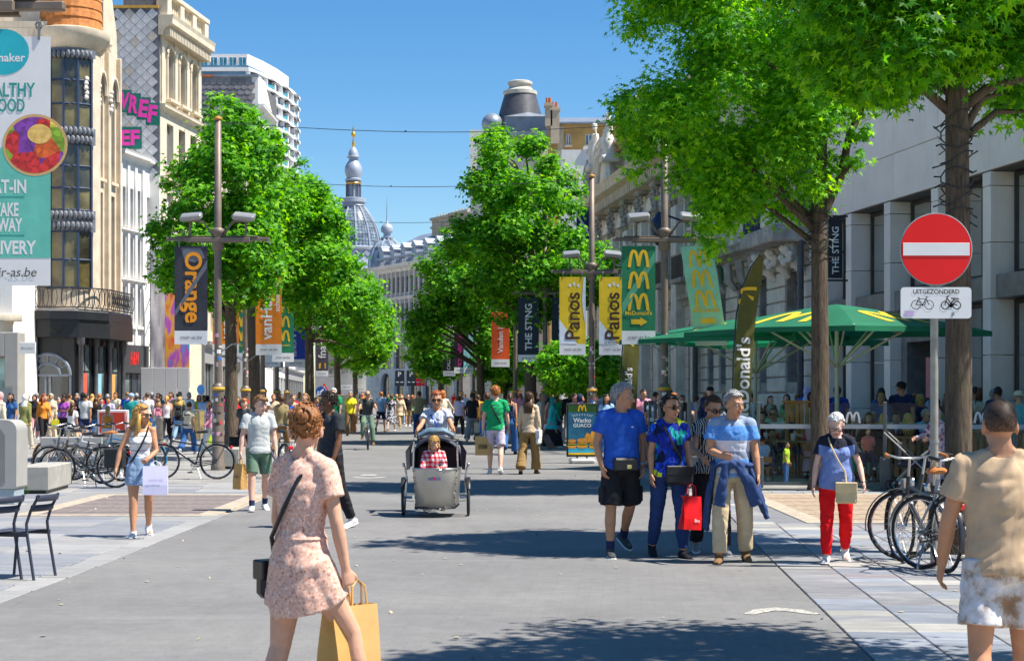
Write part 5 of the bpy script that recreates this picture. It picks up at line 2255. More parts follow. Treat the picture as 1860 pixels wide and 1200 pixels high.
banner(655,112,'white banner with small green arrow in the distance',cloth=m_pw,ztop=4.1,seed=12,deco=arrow(m_mcg,-.55))
# right hand banners
banner(1160,36.5,'deep green banner with three yellow arches and arrow left of the post',cloth=m_mcg,w=.74,seed=13,sway=.010,deco=many(
shapes('sun_stripe',P_('green_sun_band',(.10,.36,.22)),polys=[[(-.49,-.70),(-.49,-.58),(.49,-.05),(.49,-.16)]]),arches(3,-.13,.22),letters("McDonald's",m_arch,.27,rot=0,cz=-.68,bold=.02),arrow(m_arch,-.77,1.1)))  # the stripe paints a band of sunlight in paler green
banner(1266,36.5,'pale green sunlit banner with three yellow arches, blown askew',cloth=P_('green_sunlit',(.27,.60,.40),var=.2),w=.72,h=2.2,seed=14,slant=.32,yaw=R(-18),sway=.05,deco=many(  # same green cloth with sunlight put into its paler colour
arches(3,-.13,.20),letters("McDonald's",m_arch,.27,rot=0,cz=-.64,bold=.02),arrow(m_arch,-.75,1.1)))

def panos(side):
 w1 = shapes('white_field',P_('sky_white',(.66,.72,.80)),polys=[[(-.5,-.86),(-.5,-.55),(.2,-.86)],[(.42,0),(.5,0),(.5,-.62),(.42,-.5),(.36,-.3)]])
 w2 = letters('Panos',P_('brown',(.06,.025,.01)),.60,cz=-.50,bold=.014)
 w3 = shapes('grain_mark',P_('sky_white',(.66,.72,.80)),discs=[(-.1,-.11,.035,.045),(.06,-.09,.03,.06),(.22,-.11,.035,.045)])
 fs = [w1,w2,w3]
 if side:
  fs.append(letters('MEIR',m_pdk,.085,rot=0,cz=-.80))
  fs.append(letters('DE KEYSERLEI',m_pdk,.2,rot=0,cz=-.845))
 return many(*fs)

banner(1040,46.0,'yellow and white bakery banner left of the post',cloth=m_yel,seed=15,foot=.30,sway=.006,deco=panos(0))
banner(1112,46.0,'yellow and white bakery banner with street names right of the post',cloth=m_yel,seed=16,foot=.30,sway=.006,deco=panos(1))
m_nav = P_('navy',(.014,.024,.040))
banner(960,55.6,'dark navy banner with white fashion shop lettering in the middle',cloth=m_nav,w=.70,seed=17,foot=.24,deco=letters('THE STING',m_pw,.72,bold=.018,cz=-.46))
banner(1021,55.6,'dark navy banner half hidden behind the yellow bakery banner',cloth=m_nav,w=.70,seed=18,foot=.24,deco=letters('THE STING',m_pw,.72,bold=.018,cz=-.46))
banner(909,65.2,'orange red bank banner with white lettering in front of the tree',cloth=m_orr,seed=19,w=.72,deco=letters('Vanden b',m_pw,.5,bold=.015,cz=-.50))
banner(838,83.8,'black banner with magenta perfumery lettering',cloth=P_('black',(.02,.018,.022)),seed=20,deco=letters('ICI PARIS XL',P_('magenta',(.75,.02,.30)),.72,bold=.012,cx=-.1))
banner(816,95.8,'charcoal banner with white hosiery shop lettering',cloth=P_('black',(.02,.018,.022)),seed=21,w=.72,deco=letters('CALZEDONIA',m_pw,.74,bold=.008,cx=-.05))
banner(851,83.8,'white banner with turquoise print beside the magenta lettered one',cloth=M('banner_turq',(.25,.55,.55),.6,.5,5),w=.5,seed=22)
for px,lab,c,word in((726,'navy parking guidance sign on the left before the arcade',m_nav,'P'),(747,'navy parking guidance sign right of its twin before the arcade',m_nav,'P'),(763,'small red sign beside the parking guidance signs',P_('signred',(.62,.02,.05)),'i'),(784,'small pale notice board right of the parking guidance signs',P_('pale',(.5,.5,.5)),'')):
 t = thing('guidance_sign',lab,'sign',at(px,148,0))
 mb = MB()
 mb.rbox(-.42,-.04,2.5,.42,.04,3.9,.01)
 mb.build('sign_board',c,t)
 mb = MB()
 mb.tube([(0,.08,0),(0,.08,4.0)],.05,6)
 mb.build('sign_post',m_pole_d,t)
 mb = MB()
 if word:
  put_text(mb,word,flatfn(-.045),height=.42,cz=3.55,bold=.02)
  for q in(-.2,.2):
   put_strip(mb,[(q-.12,2.85),(q+.12,2.85)],flatfn(-.045),.07)
 else:
  put_strip(mb,[(-.3,2.8),(.3,2.8)],flatfn(-.045),.12)
 mb.build('lettering',m_pw,t)

 # the big healthy food banner close by on the left

def food(t,fn0,w,h):
 fn = fn0(.0015)
 m_teal = P_('teal',(.13,.50,.40))
 m_logo = P_('logo_teal',(.02,.42,.50))
 k = w/150.0  # banner width is 150 px of the photograph
 X = lambda px:(px-17)*k
 Z = lambda py:-(py-66)*k
 mb = MB()
 tp_ = lambda x:np.interp(x,[-58,-20,20,60,92],[345,275,262,250,215])
 vs = [fn(X(x),Z(tp_(x)+(468-tp_(x))*j/14))for j in range(15)for x in range(-58,93,10)]
 mb.add(vs,[(j*16+i,(j+1)*16+i,(j+1)*16+i+1,j*16+i+1)for j in range(14)for i in range(15)])
 mb.build('teal_field',m_teal,t)
 mb = MB()
 put_disc(mb,fn0(.002),X(5),Z(94),48*k,42*k,30)
 mb.build('logo_disc',m_logo,t)
 mb = MB()
 put_text(mb,'foodmaker',fn0(.0028),width=96*k,cx=X(-2),cz=Z(104),bold=.02)
 mb.build('logo_lettering',m_pw,t)
 mb = MB()
 put_text(mb,'HEALTHY',fn0(.0028),width=104*k,height=26*k,cx=X(12),cz=Z(163),bold=.02)
 put_text(mb,'FOOD',fn0(.0028),width=58*k,height=24*k,cx=X(16),cz=Z(191),bold=.02)
 mb.build('lettering',P_('teal_dark',(.03,.30,.27)),t)
 for w_,cx,y in(('EAT-IN',72,338),('TAKE',44,380),('AWAY',58,408),('DELIVERY',108,449)):
  mb = MB()
  put_text(mb,w_,fn0(.0028),width=cx*k,height=25*k,cx=X(12),cz=Z(y),bold=.03)
  mb.build('lettering',m_pw,t)
 mb = MB()
 for y in(357,427):
  put_strip(mb,[(X(-25),Z(y)),(X(45),Z(y))],fn0(.0028),.012)
 mb.build('rule_line',P_('teal_dark',(.03,.30,.27)),t)
 # bowl of salad, flat print
 mb = MB()
 put_disc(mb,fn0(.0028),X(64),Z(263),59*k,56*k,40)
 mb.build('bowl_print',P_('bowl_rim',(.66,.40,.16)),t)
 q = NT('salad_print')
 v = q.coord()
 vo = q.n('TexVoronoi')
 vo.inputs['Scale'].default_value = 26
 q.l(v,vo.inputs['Vector'])
 big = q.n('TexVoronoi')
 big.inputs['Scale'].default_value = 6
 q.l(v,big.inputs['Vector'])
 c = q.ramp(q.sep(big.outputs['Color'])[0],[(.0,(.62,.03,.03)),(.25,(.62,.03,.03)),(.3,(.80,.45,.03)),(.5,(.72,.60,.08)),(.55,(.25,.42,.03)),(.75,(.7,.12,.02)),(.8,(.22,.05,.35)),(1,(.55,.55,.1))],'CONSTANT')
 q.col(q.mix(1.0,c,q.ramp(q.sep(vo.outputs['Color'])[1],[(0,(.55,)*3),(1,(1.3,)*3)]),'MULTIPLY'))
 q.p(.5)
 mb = MB()
 put_disc(mb,fn0(.0036),X(64),Z(263),54*k,51*k,40)
 mb.build('salad_print',q.m,t)
 mb = MB()
 put_disc(mb,fn0(.0044),X(72),Z(243),22*k,18*k,20)
 mb.build('hummus_print',M('hummus',(.80,.50,.14),.6,.3,20),t)

bn = banner(17,14.6,'huge white and teal healthy food banner at the left edge',w=.73,h=2.2,ztop=4.82,cloth=m_pw,foot=.23,seed=30,sway=.0015,deco=food,foot_text='meir-as.be')

# ---------------------------------------------------------------- wires across the street
for i,((lx_,ld),(rx_,rd))in enumerate(zip(LP[:4],RP)):
 a,b = at(lx_,ld,7.7),at(rx_,rd,7.7)
 mb = MB()
 mb.tube([a.lerp(b,q/16)+Vector((0,0,-.22*math.sin(PI*q/16)))for q in range(17)],.008,4)
 o = mb.build('overhead_wire',m_dark,None,label=['highest thin wire across the sky from the first left post','second wire across the street at tree top height','third wire across the street before the middle trees','fourth wire across the street, lowest in view'][i],category='wire',group='wires spanning the street')
 mb = MB()
 mb.ell(a.lerp(b,.42)+Vector((0,0,-.2)),(.03,.02,.02),6,4)
 mb.build('wire_clip',m_dark,o)

 # ---------------------------------------------------------------- no entry sign
sgp = thing('no_entry_sign','round red no entry sign on grey post with cyclists excepted plate','road sign',at(1697,15.75))
m_steel = M('galvanised_post',(.33,.31,.27),.5,.2,8,.1,40,metal=.5)
mb = MB()
mb.tube([(0,0,0),(0,0,2.95)],.038,14)
mb.build('sign_post',m_steel,sgp,smooth=True)
mb = MB()
for z in(1.2,2.45,2.62,2.9):
 mb.lathe([(.039,z),(.044,z),(.044,z+.03),(.039,z+.03)],n=14)
mb.build('post_clamp',m_lampg,sgp,kind='stuff')
m_sred = M('sign_red',(.80,.008,.012),.35,.05,3)
mb = MB()
zc = zz(453,15.7)
n = 48
r = .335
vs = [(r*math.cos(2*PI*k/n),y,zc+r*math.sin(2*PI*k/n))for y in(-.075,-.05)for k in range(n)]
mb.add(vs,[tuple(range(n)),tuple(range(2*n-1,n-1,-1))]+[(k,k+n,(k+1)%n+n,(k+1)%n)for k in range(n)])
dsc = mb.build('sign_disc',m_sred,sgp)
mb = MB()
mb.tube([((r+.004)*math.cos(2*PI*k/n),-.062,zc+(r+.004)*math.sin(2*PI*k/n))for k in range(n)],.007,5,closed=True)
mb.build('sign_rim',M('sign_rim_teal',(.25,.38,.40),.5),dsc)
m_swh = M('sign_white',(.78,.78,.80),.35,.04,3)
mb = MB()
mb.rbox(-.315,-.079,zc-.06,.315,-.0755,zc+.06,.0012)
mb.build('white_bar',m_swh,dsc)
zp = zz(550,15.7)
mb = MB()
pw_,ph_,cr = .335,.148,.035
out = []
for(cx,cz,a0)in((pw_-cr,-ph_+cr,-90),(pw_-cr,ph_-cr,0),(-pw_+cr,ph_-cr,90),(-pw_+cr,-ph_+cr,180)):
 out+=[(cx+cr*math.cos(R(a0+15*k)),zp+cz+cr*math.sin(R(a0+15*k)))for k in range(7)]
mb.prism(out,-.07,-.05)
pl = mb.build('sign_plate',m_swh,sgp)
m_ink = M('sign_ink',(.015,.015,.018),.5)
f3 = flatfn(-.073)
mb = MB()
put_text(mb,'UITGEZONDERD',f3,width=.44,cx=.0,cz=zp+.105,bold=.012)
put_text(mb,'P',f3,height=.042,cx=.16,cz=zp-.115,bold=.015)
mb.build('lettering',m_ink,pl)

def ring2(mb,cx,cz,r,w,fn):
 put_strip(mb,[(cx+r*math.cos(2*PI*k/22),cz+r*math.sin(2*PI*k/22))for k in range(23)],fn,w)

mb = MB()
bx,bz = -.13,zp-.02
for q in(-.062,.062):
 ring2(mb,bx+q,bz,.042,.006,f3)
for a,b in(((-.062,0),(-.035,.06)),((-.035,.055),(.035,.055)),((.035,.06),(.062,0)),((-.035,.055),(0,0)),((0,0),(.035,.055)),((-.062,0),(0,0)),((-.05,.068),(-.022,.068)),((.03,.075),(.055,.072)),((.033,.075),(.036,.05))):
 put_strip(mb,[(bx+a[0],bz+a[1]),(bx+b[0],bz+b[1])],f3,.006)
put_disc(mb,f3,bx,bz,.01)
mb.build('bicycle_symbol',m_ink,pl)
mb = MB()
bx = .14
for q in(-.056,.056):
 ring2(mb,bx+q,bz-.004,.036,.009,f3)
for a,b,w in(((-.056,0),(-.03,.085),.008),((-.05,.07),(-.012,.088),.007),((-.034,.06),(0,.01),.010),((0,.01),(.056,0),.012),((0,.01),(.03,.055),.010),((.0,.062),(.075,.058),.012),((.03,.045),(.075,.04),.007),((0,0),(.0,-.02),.02)):
 put_strip(mb,[(bx+a[0],bz+a[1]),(bx+b[0],bz+b[1])],f3,w)
put_disc(mb,f3,bx,bz-.005,.02)
mb.build('moped_symbol',m_ink,pl)
mb = MB()
put_rect(mb,f3,-.30,zp-.125,-.21,zp-.075)
mb.build('sticker',M('sticker_violet',(.55,.42,.68),.5),pl)

# ---------------------------------------------------------------- small traffic signs far on the left
for px,d,kind,lab in((583,88,'round','round blue keep left sign behind the crowd'),(586+3,92,'tri','red bordered warning triangle beside the blue sign')):
 t = thing('traffic_sign',lab,'road sign',at(px,d))
 mb = MB()
 mb.tube([(0,.04,0),(0,.04,2.2)],.03,6)
 mb.build('sign_post',m_steel,t)
 mb = MB()
 zq = zz(711 if kind=='round' else 705,d)
 if kind=='round':
  mb.prism([(.28*math.cos(2*PI*k/24),zq+.28*math.sin(2*PI*k/24))for k in range(24)],-.02,0)
  mb.build('sign_disc',M('sign_blue',(.01,.08,.42),.4),t)
  mb = MB()
  put_strip(mb,[(.14,zq+.14),(-.1,zq-.1)],flatfn(-.025),.09)
  mb.add([(-.2,-.025,zq-.2),(.06,-.025,zq-.17),(-.17,-.025,zq+.06)],[(0,1,2)])
  mb.build('arrow',m_swh,t)
 else:
  mb.prism([(-.3,zq-.25),(.3,zq-.25),(0,zq+.3)],-.02,0)
  mb.build('sign_triangle',m_sred,t)
  mb = MB()
  mb.add([(-.17,-.024,zq-.18),(.17,-.024,zq-.18),(0,-.024,zq+.15)],[(0,1,2)])
  mb.build('sign_field',m_swh,t)

  # ---------------------------------------------------------------- left: info column, concrete blocks, chairs, boards
ic = thing('info_column','grey rounded metal column at the left edge beside the concrete block','street cabinet',at(-16,25.0))
m_colg = M('column_grey',(.34,.335,.32),.55,.06,3)
mb = MB()
prof = [(-.40,.24),(.36,.24),(.385,.27)]+[(.39,1.12)]+[(.39-.16*(1-math.cos(a)),1.12+.16*math.sin(a))for a in[PI/2*k/7 for k in range(1,8)]]+[(-.40,1.30)]
mb.prism(prof,-.02,.55)
mb.build('casing',m_colg,ic)
mb = MB()
mb.prism([(-.36,.34),(.22,.34),(.22,1.05),(.15,1.15),(-.36,1.17)],-.028,-.015)
mb.build('front_panel',M('column_panel',(.20,.195,.19),.5,.08,4),ic)
mb = MB()
mb.rbox(-.36,.02,0,.35,.5,.24,.01)
mb.build('plinth',M('plinth_blue',(.30,.37,.42),.5),ic)
m_conc = M('concrete',(.34,.33,.30),.85,.14,5,.25,60,streak=.2)
for(px,d,rz,l,w,lab)in((60,27.7,R(4),2.0,.52,'concrete bench block in front of the parked bicycles'),(418,37.0,R(3),1.3,.4,'concrete block beside the sticker covered lamp post')):
 t = thing('concrete_block',lab,'street bench',at(px,d),rz,'concrete blocks on the pavement')
 mb = MB()
 mb.rbox(-w/2,0,.06,w/2,l,.46,.015)
 mb.build('block',m_conc,t)
 mb = MB()
 mb.box(-w/2+.06,.06,0,w/2-.06,l-.06,.065)
 mb.build('foot',m_dark,t)
wd = thing('weed','small green weed growing at the foot of the concrete block','plant',at(46,27.5))
mb = MB()
rs = random.Random(3)
for i in range(26):
 a,z = rs.uniform(0,6.3),rs.uniform(.02,.2)
 c = Vector((.05*math.cos(a)*(1-z*3),.03*math.sin(a),z))
 o_ = Vector((math.cos(a)*.05,math.sin(a)*.05,.02))
 sd_ = Vector((-math.sin(a),math.cos(a),0))*.018
 mb.add([c,c+o_*.6+sd_,c+o_,c+o_*.6-sd_],[(0,1,2,3)])
mb.tube([(0,0,0),(0,0,.22)],.006,4)
mb.build('leaves',m_leafB,wd,kind='stuff')

def cafe_chair(px,d,rz,label):
 t = thing('cafe_chair',label,'chair',at(px,d),rz,'black cafe chairs at the left edge')
 m_ch = M('chair_navy',(.035,.04,.065),.45,.15,8)
 # faces local -x; the back is at +x
 for s in(-1,1):
  mb = MB()
  mb.tube([(.23,s*.19,0),(.16,s*.185,.40),(.15,s*.18,.50),(.19,s*.175,.62),(.27,s*.17,.76)],[.014]*5,8)
  mb.build('rear_leg',m_ch,t,smooth=True)
  mb = MB()
  mb.tube([(-.20,s*.2,0),(-.155,s*.19,.42)],.014,8)
  mb.build('front_leg',m_ch,t,smooth=True)
  mb = MB()
  mb.rbox(-.18,s*.19-.012,.385,.175,s*.19+.012,.425,.004)
  mb.build('seat_rail',m_ch,t)
 mb = MB()
 n = 7
 for i in range(n):
  x0,x1 = -.2+.37*i/n,-.2+.37*(i+1)/n
  mb.add([(x0,-.2,.435-.01*math.sin(PI*i/n)),(x1,-.2,.435-.01*math.sin(PI*(i+1)/n)),(x1,.2,.435-.01*math.sin(PI*(i+1)/n)),(x0,.2,.435-.01*math.sin(PI*i/n))],[(0,1,2,3)])
  mb.add([(x0,-.2,.42),(x1,-.2,.42),(x1,.2,.42),(x0,.2,.42)],[(3,2,1,0)])
 mb.build('seat',m_ch,t,smooth='all')
 for z in(.64,.73):
  mb = MB()
  xq = .19+(z-.62)*.57
  mb.tube([(xq,-.185,z),(xq+.035,-.09,z),(xq+.045,0,z),(xq+.035,.09,z),(xq,.185,z)],[(.012,.03)]*5,8,ref=(1,0,0))
  mb.build('back_slat',m_ch,t,smooth=True)

cafe_chair(40,15.0,R(-14),'black metal cafe chair standing whole beside the kerb stones')
cafe_chair(-24,14.75,R(-24),'black metal cafe chair cut off by the left edge')

def a_board(px,d,w,h,rz,face,frame,label,words=()):
 t = thing('pavement_sign',label,'sign',at(px,d),rz)
 for s in(-1,1):
  mb = MB()
  rot = Matrix.Rotation(R(-9*s),3,'X')
  q = MB()
  q.rbox(-w/2,-.02,0,w/2,.02,h,.006)
  mb.add([rot@Vector(v)+Vector((0,s*.22,0))for v in q.v],q.f)
  fr = mb.build('board',frame,t)
  mb = MB()
  q = MB()
  q.box(-w/2+.05,-.026,.06,w/2-.05,.026,h-.06)
  mb.add([rot@Vector(v)+Vector((0,s*.22,0))for v in q.v],q.f)
  mb.build('poster',face,fr)
  if s==-1 and words:
   mb = MB()
   rt = lambda u,v:tuple(rot@Vector((u,-.031,v))+Vector((0,-.22,0)))
   for word,ww,cz in words:
    put_text(mb,word,rt,width=ww*w,cz=cz*h,bold=.02)
   mb.build('lettering',m_pw,fr)

m_bred = M('board_red',(.72,.06,.03),.5)
a_board(206,47,.80,1.25,R(8),m_bred,m_pw,'red sale board in white frame behind the parked bicycles',(('Sale',.6,.55),('50%',.55,.22)))
a_board(357,60,.46,1.15,R(-6),M('board_yellow',(.62,.45,.16),.6,.2,6),m_lampg,'pale yellow menu board behind the lamp post')
a_board(330,68,.7,1.3,0,M('board_picture',(.40,.32,.20),.6,.6,6),m_lampg,'small framed picture board by the hoarding')
a_board(620,74,.9,1.7,R(10),M('board_green',(.45,.55,.35),.6,.6,4),m_steel,'pale framed map board behind the man in green')
t = thing('blue_board_sign','small round blue disc sign by the shop doors','sign',at(365,84))
mb = MB()
mb.tube([(0,.03,0),(0,.03,2.1)],.03,6)
mb.prism([(.2*math.cos(2*PI*k/18),1.95+.26*math.sin(2*PI*k/18))for k in range(18)],-.02,.0)
mb.build('disc',M('sign_blue2',(.03,.16,.50),.4),t)
for px,d,lab in((290,48,'steel bollard behind the lady with white bag'),(545,62,'small bollard far left of the road')):
 t = thing('bollard',lab,'bollard',at(px,d))
 mb = MB()
 mb.lathe([(.12,0),(.11,.05),(.1,.9),(.12,.92),(.12,1.0),(.06,1.04),(0,1.05)],n=12)
 mb.build('post',m_steel,t,smooth=True)
 # shop name boards on the left
for px,d,z,w,h,word,mc,lab in((425,100,4.0,.95,.42,'LOTTO',M('sign_lotto',(.01,.13,.10),.5),'dark green shop board behind the tree trunk'),(497,113,3.8,1.3,.5,'JD',m_anth,'dark shop board with white initials far left')):
 t = thing('shop_sign',lab,'sign',at(px,d,z))
 mb = MB()
 mb.rbox(-w/2,-.05,-h/2,w/2,.05,h/2,.01)
 mb.build('sign_board',mc,t)
 mb = MB()
 put_text(mb,word,flatfn(-.056),width=w*.7,bold=.02)
 mb.build('lettering',m_pw,t)

 # ---------------------------------------------------------------- burger poster stand
ps = thing('poster_stand','black framed burger poster stand with white water filled foot','sign',at(1057,40.3),R(4))
mb = MB()
mb.rbox(-.38,-.05,.16,.38,.05,1.46,.012)
mb.build('frame',m_dark,ps)
mb = MB()
put_rect(mb,flatfn(-.055),-.34,1.24,.34,1.42)
mb.build('poster_head',M('poster_darkgreen',(.03,.10,.02),.4,.3,5),ps)
k = NT('poster_sky')
v = k.coord()
_,_,z_ = k.sep(v)
k.col(k.mix(k.ramp(k.noise(v,5,4),[(.4,(0,0,0)),(.65,(.6,)*3)]),(.02,.10,.20),(.03,.22,.33)))
k.p(.35)
mb = MB()
put_rect(mb,flatfn(-.055),-.34,.21,.34,1.238)
mb.build('poster_sheet',k.m,ps)
mb = MB()
put_arches(mb,flatfn(-.058),0,1.34,.2,.15)
mb.build('arches_emblem',m_arch,ps)
mb = MB()
put_text(mb,'Wacko',flatfn(-.058),width=.44,cz=1.05,bold=.025)
put_text(mb,'GUACO',flatfn(-.058),width=.44,cz=.925,bold=.025)
for q in range(9):
 a = -.9+q*.225
 put_strip(mb,[(.26*math.sin(a),1.10+.06*math.cos(a)),(.33*math.sin(a),1.12+.09*math.cos(a))],flatfn(-.058),.012)
mb.build('lettering',m_pw,ps)
mb = MB()
put_rect(mb,flatfn(-.057),-.34,.21,.34,.26)
mb.build('poster_rim',m_arch,ps)
mb = MB()
put_rect(mb,flatfn(-.0575),-.34,.262,.34,.38)
mb.build('poster_table',M('poster_cyan',(.04,.42,.60),.4),ps)
cols_ = [M('bun',(.62,.28,.05),.5,.2,20),M('lettuce',(.22,.45,.03),.5,.3,30),M('patty',(.10,.04,.015),.6),M('cheese',(.80,.42,.02),.5),M('tomato',(.65,.06,.02),.5),M('flame',(.80,.32,.03),.5,.4,14)]
mb = MB()
mb.add([(x,-.0565,z)for x,z in((.0,.5),(.12,.75),(.2,.7),(.3,.95),(.34,.8),(.34,.5))],[tuple(range(6))])
mb.build('poster_flame',cols_[5],ps)
for cx,s in((-.25,.8),(.0,1.0),(.27,.8)):
 for i,(dz,rx,rz_,ci)in enumerate(((.40,.13,.035,0),(.435,.14,.03,3),(.46,.13,.025,2),(.485,.135,.025,1),(.505,.12,.018,4),(.56,.125,.055,0))):
  mb = MB()
  put_disc(mb,flatfn(-.058-.0006*i-.004*s),cx,dz+(s-1)*.06,rx*s,rz_*s,20)
  mb.build('burger_print',cols_[ci],ps)
mb = MB()
mb.rbox(-.3,-.28,0.0,.3,.28,.12,.04)
mb.build('water_foot',M('foot_white',(.55,.55,.53),.5,.1,6),ps)
mb = MB()
for q in(-.12,.12):
 mb.box(q-.02,-.03,.121,q+.02,.03,.16)
mb.build('springs',m_dark,ps,kind='stuff')

# ---------------------------------------------------------------- terrace: parasols, flags, glass fence
m_pgreen = NT('parasol_green')
v = m_pgreen.coord()
c = m_pgreen.ramp(m_pgreen.noise(v,1.5,4),[(.3,(.008,.15,.075)),(.7,(.014,.22,.11))])
m_pgreen.col(c)
m_pgreen.p(.7)
tr = m_pgreen.n('BsdfTranslucent')
tr.inputs['Color'].default_value = (.015,.26,.12,1)
mx = m_pgreen.n('MixShader')
mx.inputs[0].default_value = .35
m_pgreen.l(m_pgreen.b.outputs[0],mx.inputs[1])
m_pgreen.l(tr.outputs[0],mx.inputs[2])
m_pgreen.l(mx.outputs[0],m_pgreen.t.nodes['Material Output'].inputs['Surface'])
m_pgreen = m_pgreen.m
m_beam = M('parasol_beam',(.52,.46,.36),.5,.1,8)

def parasol(px,d,half,zedge,zapex,rz,label):
 t = thing('parasol',label,'parasol',at(px,d),rz,'green terrace parasols')
 N = 10

 def surf(u,v,off=0.0):
  q = max(abs(u),abs(v))
  sag = .05*math.sin(PI*q)*(1-abs(abs(u)-abs(v))/max(q,.001))
  zz_ = zapex+(zedge-zapex)*(q**1.12)-.06*(1-min(abs(u),abs(v))/max(q,.001))*q*0+off+(abs(u*v))*-.04
  return(u*half,v*half,zz_)
 for s in range(4):
  mb = MB()
  cs,sn = math.cos(s*PI/2),math.sin(s*PI/2)
  vs,fs = [],[]
  for j in range(N+1):
   q = j/N
   for i in range(9):
    w = -1+2*i/8
    u,v = w*q,-q
    x,y = u*cs-v*sn,u*sn+v*cs
    vs.append(surf(x,y))
  for j in range(N):
   for i in range(8):
    a = j*9+i
    fs.append((a,a+9,a+10,a+1)if j else(a+9,a+10,a))if j else fs.append((0,9+i,10+i))
  b = len(vs)
  for i in range(9):
   x,y,z = vs[N*9+i]
   vs.append((x*1.002,y*1.002,z-.10))
  for i in range(8):
   fs.append((N*9+i,b+i,b+i+1,N*9+i+1))
  mb.add(vs,fs)
  p = mb.build('canopy_panel',m_pgreen,t,smooth=True)
  mb = MB()

  def fn(u,v):
   q = v
   x0,y0 = u,-q
   x,y = x0*cs-y0*sn,x0*sn+y0*cs
   a = surf(x,y,.012)
   return a
  f2 = lambda u,v:fn(u,1-(v+.5)*.62)
  put_arches(mb,lambda u,v:fn(u,.62-v),0,0,.62,.42)
  mb.build('arches_emblem',m_arch,p)
 mb = MB()
 mb.tube([(0,0,0),(0,0,zapex-.02)],.045,10)
 mb.build('mast',m_beam,t,smooth=True)
 mb = MB()
 mb.lathe([(.35,0),(.35,.08),(.08,.1),(.06,.3)],n=16)
 mb.build('foot',m_dark,t)
 for k_ in range(8):
  a = k_*PI/4
  L = half*(1.35 if k_%2 else .96)
  e = Vector((L*math.cos(a),L*math.sin(a),zedge+.0))
  mb = MB()
  mb.bar((0.06*math.cos(a),.06*math.sin(a),zapex-.12),(e.x,e.y,e.z-.03),.03,.045)
  rbb = mb.build('rib',m_beam,t)
  mb = MB()
  mid = Vector((0,0,zapex-.12)).lerp(e,.55)
  mb.bar((.05*math.cos(a),.05*math.sin(a),zedge-.75),(mid.x,mid.y,mid.z-.05),.028,.04)
  mb.build('strut',m_beam,rbb)
 return t

parasol(1520,33.5,2.18,2.98,3.50,R(40),'front green parasol with yellow arches over the terrace')
parasol(1372,37.2,2.2,2.92,3.42,R(52),'rear green parasol, lower and farther left')

m_olive = M('flag_olive',(.105,.105,.018),.65,.2,4,.1,20)

def feather_flag(px,d,outline_px,label,scale_y=1.0,text='McDonald\'s',zt=(.9,2.6),emb=None):
 t = thing('feather_flag',label,'flag',at(px,d),0,'olive feather flags by the terrace')
 pts = [((x-px)*d/F,zz(y,d))for x,y in outline_px]
 n = len(pts)//2
 left,right = pts[:n],pts[n:][::-1]
 wave = lambda u,v:.05*math.sin(v*2.1+u*6)
 mb = MB()
 K = 5
 vs = []
 for(a,b)in zip(left,right):
  for i in range(K+1):
   x = a[0]+(b[0]-a[0])*i/K
   z = a[1]+(b[1]-a[1])*i/K
   vs.append((x,wave(x,z),z))
 mb.add(vs,[(j*(K+1)+i,j*(K+1)+i+1,(j+1)*(K+1)+i+1,(j+1)*(K+1)+i)for j in range(n-1)for i in range(K)])
 mb.build('flag_cloth',m_olive,t,smooth='all')
 mb = MB()
 mb.tube([(right[0][0]*.0+left[0][0]-.02,0.03,0)]+[(p[0]-.02,wave(p[0],p[1])+.02,p[1])for p in left[:]],[.022]+[.016]*n,6)
 mb.build('flag_pole',m_dark,t)
 mb = MB()
 mb.rbox(-.3,-.3,0,.3,.3,.05,.01)
 mb.build('foot',m_dark,t)
 fn = lambda u,v:(u,wave(u,v)-.008,v)
 mb = MB()
 cxm = sum(p[0]for p in left[:3]+right[:3])/6
 put_text(mb,text,fn,width=zt[1]-zt[0],rot=PI/2-.03,cx=cxm,cz=(zt[0]+zt[1])/2,bold=.02)
 mb.build('lettering',m_pw,t)
 if emb:
  mb = MB()
  ex,ez = (emb[0]-px)*d/F,zz(emb[1],d)
  rot = PI/2-.2
  fr = lambda u,v:fn(ex+u*math.cos(rot)-v*math.sin(rot),ez+u*math.sin(rot)+v*math.cos(rot))
  put_arches(mb,fr,0,0,.42,.26)
  mb.build('arches_emblem',m_arch,t)

feather_flag(1345,30.3,[(1334,800),(1333,720),(1334,640),(1340,570),(1352,520),(1366,485),(1382,464),(1386,463),(1384,500),(1377,550),(1370,610),(1365,680),(1362,740),(1360,800)],'tall olive feather flag with arches and white lettering beside the parasol',zt=(1.1,2.72),emb=(1358,540))
feather_flag(1140,38.5,[(1124,790),(1126,720),(1130,660),(1134,610),(1140,570),(1150,540),(1160,522),(1166,520),(1165,560),(1163,610),(1160,660),(1157,720),(1154,760),(1152,790)],'olive feather flag behind the green banner, beside the man in blue',zt=(1.2,2.3),emb=(1150,612))

# thin clear glass
kg = NT('clear_glass')
tr = kg.n('BsdfTransparent')
tr.inputs['Color'].default_value = (.90,.94,.94,1)
gl = kg.n('BsdfGlossy')
gl.inputs['Roughness'].default_value = .03
fr = kg.n('Fresnel')
fr.inputs['IOR'].default_value = 1.22
mx = kg.n('MixShader')
kg.l(fr.outputs[0],mx.inputs[0])
kg.l(tr.outputs[0],mx.inputs[1])
kg.l(gl.outputs[0],mx.inputs[2])
kg.l(mx.outputs[0],kg.t.nodes['Material Output'].inputs['Surface'])
m_clear = kg.m
m_fpost = M('fence_post',(.13,.145,.15),.45,.1,6,metal=.3)
m_band = M('fence_band',(.38,.42,.45),.5,.05,4)

